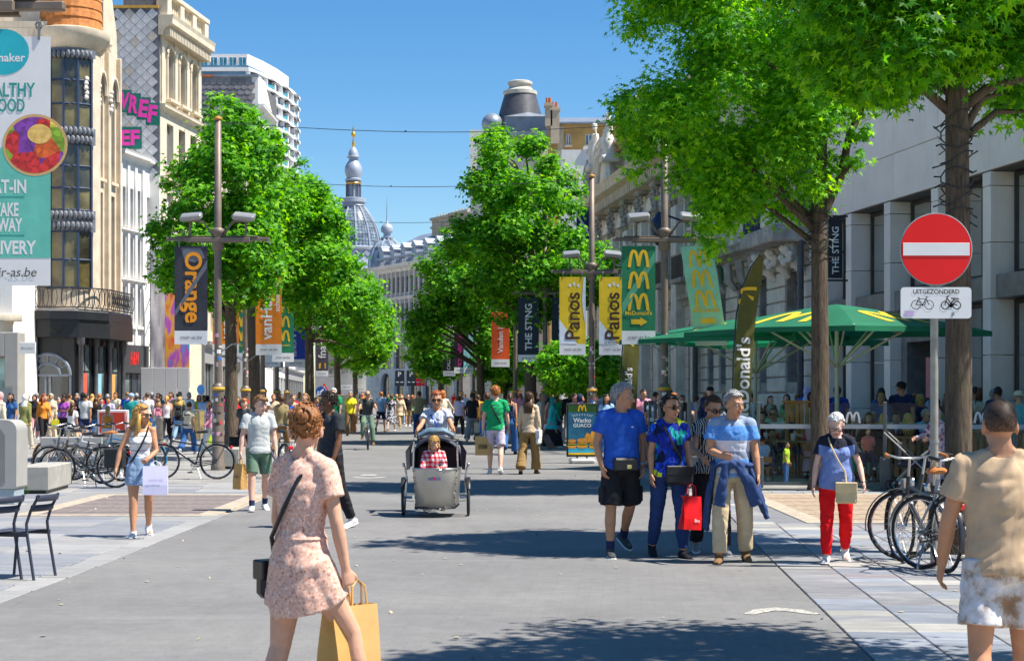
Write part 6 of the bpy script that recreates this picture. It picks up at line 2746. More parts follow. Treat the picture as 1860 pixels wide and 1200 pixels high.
def glass_fence(P0,P1,label,n):
 P0,P1 = Vector((*P0,0)),Vector((*P1,0))
 dlt = P1-P0
 rz = math.atan2(dlt.y,dlt.x)
 t = thing('glass_fence',label,'fence',P0,rz,'glass terrace fences')
 L = dlt.length/n
 pm = MB().box(.03,-.006,.12,L-.03,.006,1.52).mesh('glass_panel',m_clear)
 bm = MB().box(.03,-.011,1.06,L-.03,.011,1.14).mesh('printed_band',m_band)
 em = MB()
 put_arches(em,flatfn(-.013),L/2,1.26,.26,.19)
 em = em.mesh('arches_emblem',m_pw)
 po = MB()
 po.rbox(-.03,-.04,0,.03,.04,1.54,.006)
 po = po.mesh('fence_post',m_fpost)
 pb = MB()
 pb.rbox(-.09,-.07,0,.09,.07,.56,.01)
 pb = pb.mesh('post_shoe',m_fpost)
 rl = MB().box(.02,-.03,.05,L-.02,.03,.11).mesh('bottom_rail',m_fpost)
 for i in range(n+1):
  o = link('fence_post',po,t,(i*L,0,0))
  if i%1==0:
   link('post_shoe',pb,o)
  if i<n:
   o = link('glass_panel',pm,t,(i*L,0,0))
   link('printed_band',bm,o)
   if i%2==0:
    link('arches_emblem',em,o)
   link('bottom_rail',rl,t,(i*L,0,0))

pf0 = at(1264,29.7)
glass_fence((pf0.x,pf0.y),(at(1960,28.9).x,28.9),'long front glass terrace fence with grey printed band',6)
pf1 = at(1172,39.5)
glass_fence((pf1.x,pf1.y),(pf0.x-.1,pf0.y+.15),'side glass terrace fence running back to the poster stand',7)

# ---------------------------------------------------------------- people
CL = {'white':(.72,.71,.69),'black':(.018,.018,.022),'navy':(.018,.028,.085),'blue':(.022,.10,.48),'light blue':(.30,.48,.70),'teal':(.012,.24,.25),'turquoise':(.03,.45,.50),
'green':(.012,.32,.12),'olive':(.24,.24,.08),'yellow':(.78,.70,.03),'mustard':(.60,.30,.02),'orange':(.74,.26,.04),'red':(.66,.012,.02),'pink':(.75,.30,.40),'magenta':(.68,.06,.30),
'purple':(.36,.08,.42),'lavender':(.48,.45,.66),'grey':(.26,.27,.28),'pale grey':(.52,.54,.54),'charcoal':(.055,.06,.065),'brown':(.20,.115,.05),'tan':(.50,.36,.20),'beige':(.60,.47,.33),'cream':(.68,.60,.45),
'denim':(.035,.11,.29),'pale denim':(.20,.36,.56),'khaki':(.33,.25,.12),'coral':(.80,.20,.14),'dusty pink':(.55,.30,.30),'lime':(.45,.62,.04),'sage':(.12,.20,.14)}
HC = {'dark':(.020,.012,.008),'brown':(.075,.032,.012),'light brown':(.22,.11,.04),'ginger':(.42,.14,.03),'red':(.36,.09,.02),'auburn':(.27,.105,.03),'blonde':(.52,.30,.075),'grey':(.32,.32,.33),'white':(.66,.66,.66)}
SKIN = {'l':(.62,.34,.225),'m':(.50,.245,.135),'d':(.15,.065,.032),'p':(.66,.40,.30)}

def cloth(c,pat=None):
 key = 'cloth_%s_%s'%(c,pat)
 if key in MC:
  return MC[key]
 k = NT(key)
 v = k.coord()
 base = CL[c]if isinstance(c,str)else c
 f = k.noise(v,9,4)
 col = k.ramp(f,[(.3,mul(base,.86)),(.7,mul(base,1.12))])
 if pat=='floral':
  vo = k.n('TexVoronoi')
  vo.inputs['Scale'].default_value = 22
  k.l(v,vo.inputs['Vector'])
  col = k.mix(k.ramp(k.noise(v,16,3),[(.5,(0,0,0)),(.54,(1,1,1))]),col,(.70,.70,.72))
 k.col(col)
 k.p(.85,0,.2)
 w = k.coord(scale=(1,1,.45))
 k.bump(k.noise(w,11,5,.6),.22,.02)
 MC[key] = k.m
 return k.m

def skin(t):
 return M('skin_'+t,SKIN[t],.5,.10,14,.08,60,spec=.35)

def hairmat(c):
 key = 'hair_'+c
 if key in MC:
  return MC[key]
 k = NT(key)
 v = k.coord(scale=(60,60,7))
 f = k.noise(v,1.2,4,.6)
 b = HC[c]
 k.col(k.ramp(f,[(.3,mul(b,.45)),(.55,b),(.75,mul(b,1.6))]))
 k.p(.45,0,.4)
 k.bump(f,.6,.01)
 MC[key] = k.m
 return k.m

def ldir(p,ab,s):
 p,ab = R(p),R(ab)
 return Vector((s*math.sin(ab),-math.sin(p)*math.cos(ab),-math.cos(p)*math.cos(ab)))

 # legs: (thigh pitch, knee bend, spread, toe drop) ; arms: (pitch, spread, elbow, inward) ; index 0 = own right (-x)
POSES = {
'stand':dict(legs=((2,3,4,0),(-2,3,4,0)),arms=((4,9,12,4),(2,9,12,4))),
'walk':dict(legs=((20,8,2,-8),(-19,24,2,34)),arms=((-16,8,14,2),(20,8,22,6))),
'walk_b':dict(legs=((-19,24,2,34),(20,8,2,-8)),arms=((20,8,22,6),(-16,8,14,2))),
'stroll':dict(legs=((11,6,3,-4),(-10,14,3,16)),arms=((-6,10,16,2),(9,10,18,4))),
'carry':dict(legs=((12,6,3,-4),(-11,15,3,18)),arms=((2,8,6,2),(10,8,60,20))),
'phone':dict(legs=((3,4,4,0),(-3,4,4,0)),arms=((18,8,95,30),(4,9,14,4))),
'chat':dict(legs=((2,3,5,0),(-3,5,4,0)),arms=((12,10,80,28),(16,10,75,30))),
'sit':dict(legs=((84,84,8,0),(82,80,6,0)),arms=((34,10,55,18),(30,10,60,22)),lean=8),
'sit_back':dict(legs=((80,86,8,0),(84,82,10,0)),arms=((40,14,50,16),(44,12,45,20)),lean=14),
'ride':dict(legs=((62,60,6,0),(28,22,6,10)),arms=((56,14,22,-4),(56,14,22,-4)),lean=12),
'drink':dict(legs=((84,84,8,0),(82,80,6,0)),arms=((50,10,115,15),(30,10,60,22)),lean=5),
}

class Skel:
 def __init__(s,pose,sex='m',fat=0.0,head=(0,0),over=None):
  P = dict(POSES[pose]if isinstance(pose,str)else pose)
  if over:
   P.update(over)
  s.sex,s.fat = sex,fat
  L = R(P.get('lean',2))
  tw = R(P.get('turn',0))
  s.sp = Vector((R(P.get('side',0)),-math.sin(L),math.cos(L))).normalized()
  s.pel = Vector((0,0,.95))
  s.rv = Vector((math.cos(tw),math.sin(tw),0))
  s.fw = Vector((math.sin(tw),-math.cos(tw),0))
  sh = .172 if sex=='m' else .150
  if sex=='c':
   sh = .150
  s.shc = s.pel+s.sp*.475
  s.sh = [s.shc-s.rv*sh,s.shc+s.rv*sh]
  s.neck = s.pel+s.sp*.525
  hy,hp = R(head[0]),R(head[1])
  s.hm = Euler((0,0,tw)).to_matrix()@Euler((0,0,hy)).to_matrix()@Euler((hp,0,0)).to_matrix()*1.075
  s.hc = s.neck+s.sp*.085+s.hm@Vector((0,-.024,.060))
  s.hip,s.knee,s.ank,s.toe,s.fdir = [],[],[],[],[]
  hw = .092 if sex!='f' else .098
  for i,sd in enumerate((-1,1)):
   p,k,ab,fp = P['legs'][i]
   h = s.pel+Vector((sd*hw,0,-.04))
   kn = h+ldir(p,ab,sd)*.42
   an = kn+ldir(p-k,ab*.4,sd)*.415
   fd = Vector((sd*.16,-math.cos(R(fp)),-math.sin(R(fp)))).normalized()
   s.hip.append(h),s.knee.append(kn),s.ank.append(an),s.fdir.append(fd)
  s.elb,s.wri,s.adir = [],[],[]
  for i,sd in enumerate((-1,1)):
   p,ab,el,inw = P['arms'][i]
   rot = Matrix.Rotation(tw,3,'Z')
   a = s.sh[i]+rot@ldir(p,ab,sd)*.285
   d2 = rot@(ldir(p+el,ab*.5,sd)+Vector((-sd*math.sin(R(inw)),0,0))).normalized()
   s.elb.append(a)
   s.wri.append(a+d2*.25)
   s.adir.append(d2)
  low = min(min(a.z-.075,a.z-.055+f.z*.17)for a,f in zip(s.ank,s.fdir))
  if P.get('ground',True):
   off = Vector((0,0,-low))
   for nme in('pel','shc','neck','hc'):
    setattr(s,nme,getattr(s,nme)+off)
   for nme in('sh','hip','knee','ank','elb','wri'):
    setattr(s,nme,[v+off for v in getattr(s,nme)])
  s.top = s.hc.z+.125

 TOR_M = [(-.13,.09,.085),(-.08,.15,.112),(-.03,.165,.118),(.04,.158,.108),(.12,.145,.100),(.20,.150,.106),(.30,.166,.116),(.38,.172,.116),(.44,.160,.100),(.485,.128,.080),(.52,.080,.064)]
 TOR_F = [(-.13,.09,.085),(-.08,.160,.118),(-.03,.172,.120),(.04,.152,.106),(.12,.126,.092),(.20,.130,.098),(.30,.146,.112),(.38,.150,.108),(.44,.138,.090),(.485,.108,.074),(.52,.070,.058)]

 def rings(s,a,b,e=0.0,hem=0.0,top=0.0):
  T = s.TOR_F if s.sex=='f' else s.TOR_M
  ss = [a]+[t[0]for t in T if a+.015<t[0]<b-.015]+[b]
  pts,rad = [],[]
  for q in ss:
   rx = np.interp(q,[t[0]for t in T],[t[1]for t in T])
   ry = np.interp(q,[t[0]for t in T],[t[2]for t in T])
   bl = s.fat*max(0,1-abs(q-.10)/.26)
   f = max(0,min(1,(b-q)/max(.01,b-a)))
   pts.append(s.pel+s.sp*q+s.fw*(bl*.35))
   rad.append((rx+e+bl*.6+hem*f*f,ry+e+bl*.8+hem*f*f*.8))
  return pts,rad

 def bust(s,mb,e=0.0):
  if s.sex=='f':
   for q in(-1,1):
    mb.ell(s.pel+s.sp*.325+s.rv*(.068*q)+s.fw*.075,(.066+e,.06+e,.066+e),10,8)

def head_mb(mb,S,n=14):
 hm,c = S.hm,S.hc
 P = lambda x,y,z:c+hm@Vector((x,y,z))
 mb.ell(P(0,.014,.030),(.075,.094,.092),n,n-4,hm)
 mb.ell(P(0,-.016,-.042),(.058,.072,.076),n,n-4,hm)
 mb.ell(P(0,-.056,-.092),(.030,.028,.022),8,6,hm)
 mb.ell(P(0,-.070,.022),(.052,.022,.02),8,6,hm)
 for q in(-1,1):
  mb.ell(P(.040*q,-.058,-.028),(.026,.026,.026),8,6,hm)
  mb.ell(P(.077*q,.012,-.012),(.011,.022,.033),8,6,hm)
 mb.tube([P(0,-.084,.010),P(0,-.100,-.018),P(0,-.108,-.034),P(0,-.094,-.044)],[.009,.011,.016,.010],8)
 for q in(-1,1):
  mb.tube([S.neck+S.sp*.045-S.fw*.012+S.rv*(.03*q),S.neck-S.sp*.005-S.fw*.015+S.rv*(.07*q),S.sh[(q+1)//2]+S.sp*.02-S.rv*(.03*q)],[.026,.036,.034],8)
 mb.tube([S.neck-S.sp*.03,S.neck+S.sp*.05,c+hm@Vector((0,.018,-.045))],[.062 if S.sex=='m' else .052,.056 if S.sex=='m' else .046,.052],12)

def hand_mb(mb,S,i,curl=.35,n=6,fr=.0085,palm=True):
 sd = (-1,1)[i]
 fd = S.adir[i]
 pn = Vector((-sd,0,0))
 if abs(fd.dot(pn))>.8:
  pn = Vector((0,0,-1))
 pn = (pn-fd*pn.dot(fd)).normalized()
 th = fd.cross(pn).normalized()
 if th.y>0:
  th = -th
 w = S.wri[i]
 if palm:
  mb.tube([w-fd*.01,w+fd*.03,w+fd*.085],[(.020,.026),(.019,.038),(.014,.040)],10,ref=pn)
 for j,(off,ln)in enumerate(((.030,.072),(.010,.080),(-.011,.074),(-.030,.058))):
  b = w+fd*.075+th*off
  d1 = (fd*math.cos(curl)+pn*math.sin(curl)).normalized()
  d2 = (fd*math.cos(curl*2.1)+pn*math.sin(curl*2.1)).normalized()
  mb.tube([b,b+d1*ln*.5,b+d1*ln*.5+d2*ln*.5],[fr*1.1,fr,fr*.8],n)
 b = w+fd*.02+th*.028
 d1 = (th*.65+fd*.75+pn*.2).normalized()
 d2 = (fd*.9+th*.2+pn*.35).normalized()
 mb.tube([b,b+d1*.042,b+d1*.042+d2*.03],[fr*1.4,fr*1.2,fr*.9],n)

def body_mesh(S,near=False,curl=(.35,.35)):
 mb = MB()
 n = 14 if near else 8
 p,r = S.rings(-.085,.52)
 mb.tube(p,r,n+2)
 S.bust(mb)
 head_mb(mb,S,14 if near else 9)
 for i in(0,1):
  k = 1.0 if S.sex=='m' else .86
  m1 = S.sh[i].lerp(S.elb[i],.35)
  m2 = S.elb[i].lerp(S.wri[i],.3)
  mb.ell(S.sh[i],(.060*k,.060*k,.062*k),n,8)
  mb.tube([S.sh[i],m1,S.elb[i],m2,S.wri[i]],[.055*k,.050*k,.040*k,.042*k,.027*k],n)
  if near:
   hand_mb(mb,S,i,curl[i],8,.0095)
  else:
   w,fd = S.wri[i],S.adir[i]
   mb.tube([w-fd*.01,w+fd*.04,w+fd*.085],[.026,.032,.026],n)
  c1 = S.hip[i].lerp(S.knee[i],.45)
  c2 = S.knee[i].lerp(S.ank[i],.32)
  kk = 1.0+(.06 if S.sex=='f' else 0)
  back = Vector((0,.018,0))
  mb.tube([S.hip[i]+Vector((0,0,.05)),c1,S.knee[i],c2+back*.8,S.ank[i].lerp(S.knee[i],.18),S.ank[i]-Vector((0,0,.02))],[.092*kk,.078*kk,.056,.058,.038,.036],n)
  f = S.fdir[i]
  mb.tube([S.ank[i]-f*.045-Vector((0,0,.035)),S.ank[i]+f*.05-Vector((0,0,.04)),S.ank[i]+f*.14-Vector((0,0,.052))],[(.026,.026),(.028,.02),(.024,.012)],8)
 me = fuse(mb,.0085 if near else .019,3 if near else 2,'body')
 if not near:  # fingers of the far figures are added to the melted body
  fb = MB()
  for i in(0,1):
   hand_mb(fb,S,i,curl[i],4,.0095,False)
  import bmesh
  b = bmesh.new()
  b.from_mesh(me)
  t = fb.mesh('f',[])
  b.from_mesh(t)
  b.to_mesh(me)
  b.free()
  bpy.data.meshes.remove(t)
  me.polygons.foreach_set('use_smooth',[True]*len(me.polygons))
 return me

def top_mb(S,kind,near=False):
 mb = MB()
 n = 18 if near else 10
 a,sl,e,hem = {'tee':(-.07,.62,.020,.016),'polo':(-.06,.6,.014,.01),'tank':(-.04,0,.010,.0),'long':(-.06,1.0,.016,.01),'blouse':(-.05,.5,.020,.03),'jacket':(-.16,1.0,.030,.03),
'crop':(.10,.4,.012,.0),'bodice':(.09,.55,.018,.0),'coat':(-.5,1.0,.03,.06),'halter':(.02,0,.010,0),'tunic':(-.28,1.0,.024,.06)}[kind]
 b = .515 if kind not in('tank','halter')else .455
 if a<-.13:
  p,r = S.rings(-.10,b,e,hem*.6)
  low = S.pel+S.sp*a
  low = Vector((low.x,low.y,max(.12,S.pel.z+a)))
  sp = abs(S.knee[0].y-S.knee[1].y)*(.25 if a>-.35 else .5)
  p = [low]+p
  r = [(.20+hem,.15+hem+sp)]+r
 else:
  p,r = S.rings(a,b,e,hem)
 mb.tube(p,r,n+4)
 S.bust(mb,e)
 if b>.5:
  for q in(-1,1):
   mb.tube([S.neck+S.sp*.012-S.fw*.014+S.rv*(.05*q),S.neck-S.sp*.005-S.fw*.015+S.rv*(.075*q),S.sh[(q+1)//2]+S.sp*.02-S.rv*(.03*q)],[.042,.050,.050],10)
 if sl:
  for i in(0,1):
   k = 1.0 if S.sex=='m' else .86
   mb.ell(S.sh[i],(.074*k+e*.3,.071*k+e*.3,.073*k),12,9)
   if sl<1:
    en = S.sh[i].lerp(S.elb[i],sl)
    out = Vector(((-1,1)[i]*.006,0,0))
    mb.tube([S.sh[i],S.sh[i].lerp(en,.5)+out,en+out],[.068*k+e*.4,(.066+e*.4)*k+.004,.064*k+e*.6+.006],n)
   else:
    m2 = S.elb[i].lerp(S.wri[i],.5)
    mb.tube([S.sh[i],S.sh[i].lerp(S.elb[i],.5),S.elb[i],m2,S.wri[i]],[.068*k,.062*k+e*.4,.054*k+e*.4,.05*k+e*.4,.040*k+e*.4],n)
 elif kind=='tank':
  for i in(0,1):
   s_ = S.shc.lerp(S.sh[i],.62)
   mb.tube([s_+S.fw*.085-S.sp*.06,s_+S.sp*.028,s_-S.fw*.075-S.sp*.06],.016,6)
 return mb

def bottom_mb(S,kind,near=False):
 mb = MB()
 n = 16 if near else 9
 if kind in('jeans','trousers','wide','shorts','slim','loose_shorts','mid_shorts'):
  p,r = S.rings(-.12,.035,.011)
  mb.tube(p,r,n+4)
  w = {'jeans':(.106,.082,.076,.066),'trousers':(.106,.088,.082,.076),'wide':(.104,.100,.104,.118),'slim':(.108,.078,.076,.054),'shorts':(.104,.098,.096,.094),'loose_shorts':(.110,.112,.118,.118),'mid_shorts':(.110,.112,.118,.118)}[kind]
  kk = 1.0
  for i in(0,1):
   h,k,a = S.hip[i],S.knee[i],S.ank[i]
   up = Vector((0,0,.05))
   if 'shorts' in kind:
    en = h.lerp(k,.80 if kind=='shorts' else .68 if kind=='mid_shorts' else .92)
    mb.tube([h+up,h.lerp(en,.5),en],[w[0]*kk,w[1]*kk,w[2]*kk],n)
   else:
    mb.tube([h+up,h.lerp(k,.55),k,k.lerp(a,.5),a.lerp(k,.06)],[w[0]*kk,(w[0]+w[1])/2*kk,w[1]*kk,w[2]*kk,w[3]*kk],n)
 else:
  ln = {'skirt':.40,'mid_skirt':.58,'long_skirt':.90,'mini':.34,'micro':.25}[kind]
  p,r = S.rings(-.06,.13,.014)
  zb = max(.06,S.pel.z-ln)
  kz = min(S.knee[0].z,S.knee[1].z)
  cy = (S.knee[0].y+S.knee[1].y)/2*min(1,ln/.5)
  sp = abs(S.knee[0].y-S.knee[1].y)/2*min(1,ln/.5)
  if ln>.7:
   sp = max(sp,abs(S.ank[0].y-S.ank[1].y)/2*.8)
  base = .185 if ln<.7 else .22
  low = Vector((0,cy,zb))
  mid = p[0].lerp(low,.5)
  top_y = min(h.lerp(q,min(1,ln/.9)).y for h,q in zip(S.hip,S.knee))
  bot_y = max(h.lerp(q,min(1,ln/.9)).y for h,q in zip(S.hip,S.knee))
  sp = max(sp,(bot_y-top_y)/2)
  if ln<.7:
   for h,q in zip(S.hip,S.knee):
    en = h.lerp(q,min(1,(ln-.04)/.42*1.02))
    mb.tube([h+Vector((0,0,.05)),h.lerp(en,.5),en],[.108,.112,.112],n)
  mb.tube([low,mid]+p,[(base+.012,.135+sp),(.197,.15+sp*.6)]+[(a+.012,b+.016)for a,b in r],n+6)
 return mb

def dress_mb(S,ln,sleeve=.5,near=False):
 mb = top_mb(S,'bodice' if sleeve else 'tank',near)
 b = bottom_mb(S,ln,near)
 mb.add(b.v,b.f)
 return mb

def shoe_mb(S,i,kind='sneaker',near=False):
 mb = MB()
 f = S.fdir[i]
 a = S.ank[i]
 side = f.cross(Vector((0,0,1))).normalized()
 up = side.cross(f).normalized()
 k = 1.0 if S.sex=='m' else .9
 n = 10 if near else 7
 mb.tube([a-f*.07-up*.045,a-f*.02-up*.03,a+f*.06-up*.042,a+f*.14*k-up*.055,a+f*.19*k-up*.062],[(.034,.032),(.040,.045),(.044,.033),(.043,.022),(.022,.012)],n,ref=side)
 if kind=='sneaker':
  mb.tube([a-Vector((0,0,.03)),a+Vector((0,0,.012))],[.046,.045],n)
 return mb

def sole_mb(S,i):
 mb = MB()
 f = S.fdir[i]
 a = S.ank[i]
 side = f.cross(Vector((0,0,1))).normalized()
 up = side.cross(f).normalized()
 c = [a+f*x-up*.074 for x in(-.08,.0,.1,.17,.205)]
 mb.tube(c,[(.034,.010),(.042,.012),(.047,.012),(.042,.010),(.018,.006)],8,ref=side)
 return mb

def hair_mb(S,kind,near=False,seed=1):
 """a shell over the skull open at the face, and what hangs from it"""
 hm,c = S.hm,S.hc
 mb = MB()
 n,m = (28,20)if near else(14,10)
 if kind=='bald':
  kind = 'rim'
 grow = {'short':1.10,'buzz':1.022,'long':1.12,'bob':1.15,'bun':1.07,'pony':1.07,'curly':1.27,'cap':1.06,'hat':1.06,'rim':1.05,'sweep':1.15,'wavy':1.15,'crop':1.10}.get(kind,1.1)
 rx,ry,rz = .0765*grow,.0965*grow,.094*grow
 rs = random.Random(seed)
 o1 = rs.uniform(0,50)
 vs,ok = [],[]
 amp = {'curly':.16,'short':.085,'wavy':.12,'sweep':.09,'crop':.08,'long':.06}.get(kind,.035)
 for j in range(m+1):
  t = PI*j/m*.78
  for k in range(n):
   a = 2*PI*k/n
   x,y,z = math.sin(t)*math.cos(a),math.sin(t)*math.sin(a),math.cos(t)
   q = 1+amp*mnoise.noise(Vector((x*3.2+o1,y*3.2,z*3.2)))+amp*.6*mnoise.noise(Vector((x*11+o1,y*11,z*5)))
   vs.append(c+hm@Vector((x*rx*q,y*ry*q+.014,z*rz*q+.030)))
   line = {'long':.0,'bob':.0,'wavy':.0}.get(kind,0)
   jg = .16*mnoise.noise(Vector((a*5+o1,z*6,1.7)))
   front = y<-.30+jg*.6 and z+jg<(.52 if kind not in('rim',)else .9)
   low = z+jg<{'short':-.55,'buzz':-.58,'cap':-.5,'hat':-.5,'rim':-.5,'crop':-.6}.get(kind,-.66)
   sideface = y<.02 and z<(-.02 if kind in('short','buzz','cap','hat','rim','crop','sweep')else-.75)
   top = kind=='rim' and z>.45
   ok.append(not(front or low or sideface or top))
 fs = []
 for j in range(m):
  for k in range(n):
   q = (j*n+k,(j+1)*n+k,(j+1)*n+(k+1)%n,j*n+(k+1)%n)
   if sum(ok[i]for i in q)>=3:
    fs.append(q)
 mb.add(vs,fs)
 if near and kind!='buzz':  # small tufts break the smooth outline
  good = [i for i in range(n,len(vs))if ok[i]]
  for i in rs.sample(good,min(len(good),70 if kind in('bun','pony')else 230)):
   o_ = (vs[i]-c).normalized()
   dn = (hm@Vector((rs.uniform(-.4,.4),rs.uniform(.1,1),rs.uniform(-1,.1)))).normalized()
   tg = (dn-o_*dn.dot(o_)).normalized()
   L = rs.uniform(.02,.045)
   p0 = vs[i]-o_*.003
   mb.tube([p0,p0+tg*L*.5+o_*.007,p0+tg*L+o_*rs.uniform(-.004,.009)],[.005,.006,.0012],4)
 P = lambda x,y,z:c+hm@Vector((x,y,z))
 B = S.pel+S.sp*.36-S.fw*.115
 wv = 1.3 if kind=='wavy' else 1.0
 if kind=='long' or kind=='wavy':
  mb.tube([P(0,.055,.03),P(0,.075,-.08),S.neck-S.fw*.105+S.sp*.02,B],[(.078,.045*wv),(.092*wv,.045*wv),(.115*wv,.04*wv),(.085,.022)],12 if near else 8)
  for q in(-1,1):
   mb.tube([P(.068*q,-.01,.02),P(.082*q,-.005,-.08),P(.088*q,.0,-.15)-Vector((0,0,.02)),S.pel+S.sp*.37+S.rv*(.085*q)+S.fw*.085],[(.02*wv,.035),(.024*wv,.045*wv),(.03*wv,.04*wv),(.022,.02)],8 if near else 6)
 elif kind=='bob':
  mb.tube([P(0,.04,.03),P(0,.06,-.06),P(0,.06,-.115)],[(.085,.06),(.092,.06),(.07,.045)],10)
  for q in(-1,1):
   mb.tube([P(.07*q,0,.02),P(.082*q,.0,-.06),P(.075*q,.0,-.11)],[(.02,.045),(.024,.05),(.015,.035)],6)
 elif kind=='bun':
  mb.ell(P(0,.098,.062),(.046,.042,.044),10,8)
  mb.ell(P(.012,.118,.075),(.03,.028,.03),8,6)
  for i in range(46 if near else 8):  # loose strands swept back to the knot
   a = rs.uniform(-1.9,1.9)
   e1 = rs.uniform(-.3,.9)
   st = P(.079*math.sin(a)*1.02,.014-.092*math.cos(a)*.55+.03,.03+.085*e1*math.cos(a*.4))
   md = P(.060*math.sin(a)*1.1,.088,.02+.07*e1)
   en = P(.03*math.sin(a*3+i),.115+.02*math.cos(i),.065+.035*math.sin(i*1.7))
   mb.tube([st,md,en],[.004,.009,.006],5)
  for i in range(12 if near else 3):
   a = i*.55
   mb.tube([P(.044*math.cos(a+q),.10+.016*q,.062+.044*math.sin(a+q))for q in(0,.5,1.0,1.5)],[.006,.011,.010,.005],5)
  for i in range(0):
   x = rs.uniform(-.06,.06)
   mb.tube([P(x,.072,-.045),P(x*1.05+rs.uniform(-.01,.01),.074,-.075),P(x*1.1,.068,-.10)],[.004,.003,.0008],4)
 elif kind=='pony':
  mb.tube([P(0,.085,.05),P(0,.14,.03),P(0,.15,-.07),P(0,.125,-.17)],[.028,.036,.034,.012],8)
 elif kind=='curly':
  pass
 elif kind=='sweep':
  mb.tube([P(-.05,-.085,.075),P(.0,-.10,.092),P(.055,-.082,.07)],[(.018,.026),(.024,.03),(.018,.026)],8)
 return mb

def cap_mb(S,kind):
 hm,c = S.hm,S.hc
 P = lambda x,y,z:c+hm@Vector((x,y,z))
 mb = MB()
 n = 18
 prof = [(1.0,0.0),(.985,.35),(.86,.68),(.55,.92),(0,1.0)]
 vs,fs = [],[]
 h,z0 = (.085,.038)
 for r,z in prof:
  for k in range(n):
   a = 2*PI*k/n
   vs.append(P(.088*r*math.cos(a),.014+.108*r*math.sin(a),z0+h*z))
 for j in range(len(prof)-1):
  for k in range(n):
   fs.append((j*n+k,j*n+(k+1)%n,(j+1)*n+(k+1)%n,(j+1)*n+k))
 mb.add(vs,fs)
 if kind=='cap':
  vs = []
  for i in range(9):
   a = PI+PI*i/8
   vs+=[P(.085*math.cos(a),.0+.10*math.sin(a),z0+.005),P(.08*math.cos(a),-.01+.19*math.sin(a),z0-.012)]
  mb.add(vs,[(2*i,2*i+1,2*i+3,2*i+2)for i in range(8)])
 else:
  vs = []
  for i in range(20):
   a = 2*PI*i/20
   vs+=[P(.09*math.cos(a),.014+.11*math.sin(a),z0+.008),P(.15*math.cos(a),.014+.17*math.sin(a),z0-.01)]
  mb.add(vs,[(2*i,2*i+1,(2*i+3)%40,(2*i+2)%40)for i in range(20)])
 return mb

def hijab_mb(S,near=False):
 hm,c = S.hm,S.hc
 mb = MB()
 n,m = (24,16)if near else(14,10)
 vs,ok = [],[]
 for j in range(m+1):
  t = PI*j/m*.86
  for k in range(n):
   a = 2*PI*k/n
   x,y,z = math.sin(t)*math.cos(a),math.sin(t)*math.sin(a),math.cos(t)
   vs.append(c+hm@Vector((x*.092,y*.112+.012,z*.122+.012)))
   ok.append(not(y<-.62 and-.62<z<.52))
 mb.add(vs,[q for j in range(m)for k in range(n)for q in[(j*n+k,(j+1)*n+k,(j+1)*n+(k+1)%n,j*n+(k+1)%n)]if sum(ok[i]for i in q)>=3])
 mb.tube([c+hm@Vector((0,.015,-.06)),S.neck+S.sp*.03,S.pel+S.sp*.44,S.pel+S.sp*.34],[(.080,.088),(.092,.095),(.165,.125),(.150,.132)],n)
 return mb

def face_parts(S,eyes,dark=False):
 """eyes, brows and mouth in the head's own frame"""
 hm,c = S.hm,S.hc
 P = lambda x,y,z:c+hm@Vector((x,y,z))
 w,ir,br,mo = MB(),MB(),MB(),MB()
 for q in(-1,1):
  w.ell(P(.030*q,-.079,-.002),(.0135,.009,.0075),10,6,hm)
  ir.ell(P(.030*q,-.0855,-.002),(.0062,.004,.0062),8,6,hm)
  br.tube([P(.012*q,-.0955,.021),P(.032*q,-.092,.027),P(.050*q,-.078,.020)],[.0035,.0045,.003],5)
 mo.tube([P(-.024,-.079,-.068),P(-.008,-.0885,-.066),P(.008,-.0885,-.066),P(.024,-.079,-.068)],[.003,.0055,.0055,.003],6)
 mo.tube([P(-.018,-.081,-.074),P(0,-.0875,-.076),P(.018,-.081,-.074)],[.003,.0065,.003],6)
 return w,ir,br,mo

def glasses_mb(S,clear=False):
 hm,c = S.hm,S.hc
 P = lambda x,y,z:c+hm@Vector((x,y,z))
 lens,fr = MB(),MB()
 for q in(-1,1):
  pts = [(q*.033+.026*math.cos(a),-.002+.020*math.sin(a))for a in[2*PI*k/14 for k in range(14)]]
  lens.add([P(x,-.104+.25*abs(x)*abs(x)*8,z)for x,z in pts],[tuple(range(14))])
  fr.tube([P(x,-.1045+.25*abs(x)*abs(x)*8,z)for x,z in pts],.0028,5,closed=True)
  fr.tube([P(q*.058,-.098,.004),P(q*.079,-.05,.004),P(q*.081,.01,-.002)],.003,5)
 fr.tube([P(-.01,-.106,.002),P(.01,-.106,.002)],.003,5)
 return lens,fr

TPL = {}

def slotlink(name,me,parent,mat,**kw):
 if not me.materials:
  me.materials.append(mat)
 o = link(name,me,parent,**kw)
 o.material_slots[0].link = 'OBJECT'
 o.material_slots[0].material = mat
 return o

def tpl(key,fn):
 if key not in TPL:
  TPL[key] = fn()
 return TPL[key]

m_eyew,m_iris,m_lip = M('eye_white',(.75,.74,.72),.3),M('iris',(.03,.02,.015),.2),M('lips',(.50,.14,.12),.45)
m_lens_dk = M('lens_dark',(.012,.012,.016),.08,spec=.8)
PEOPLE = []

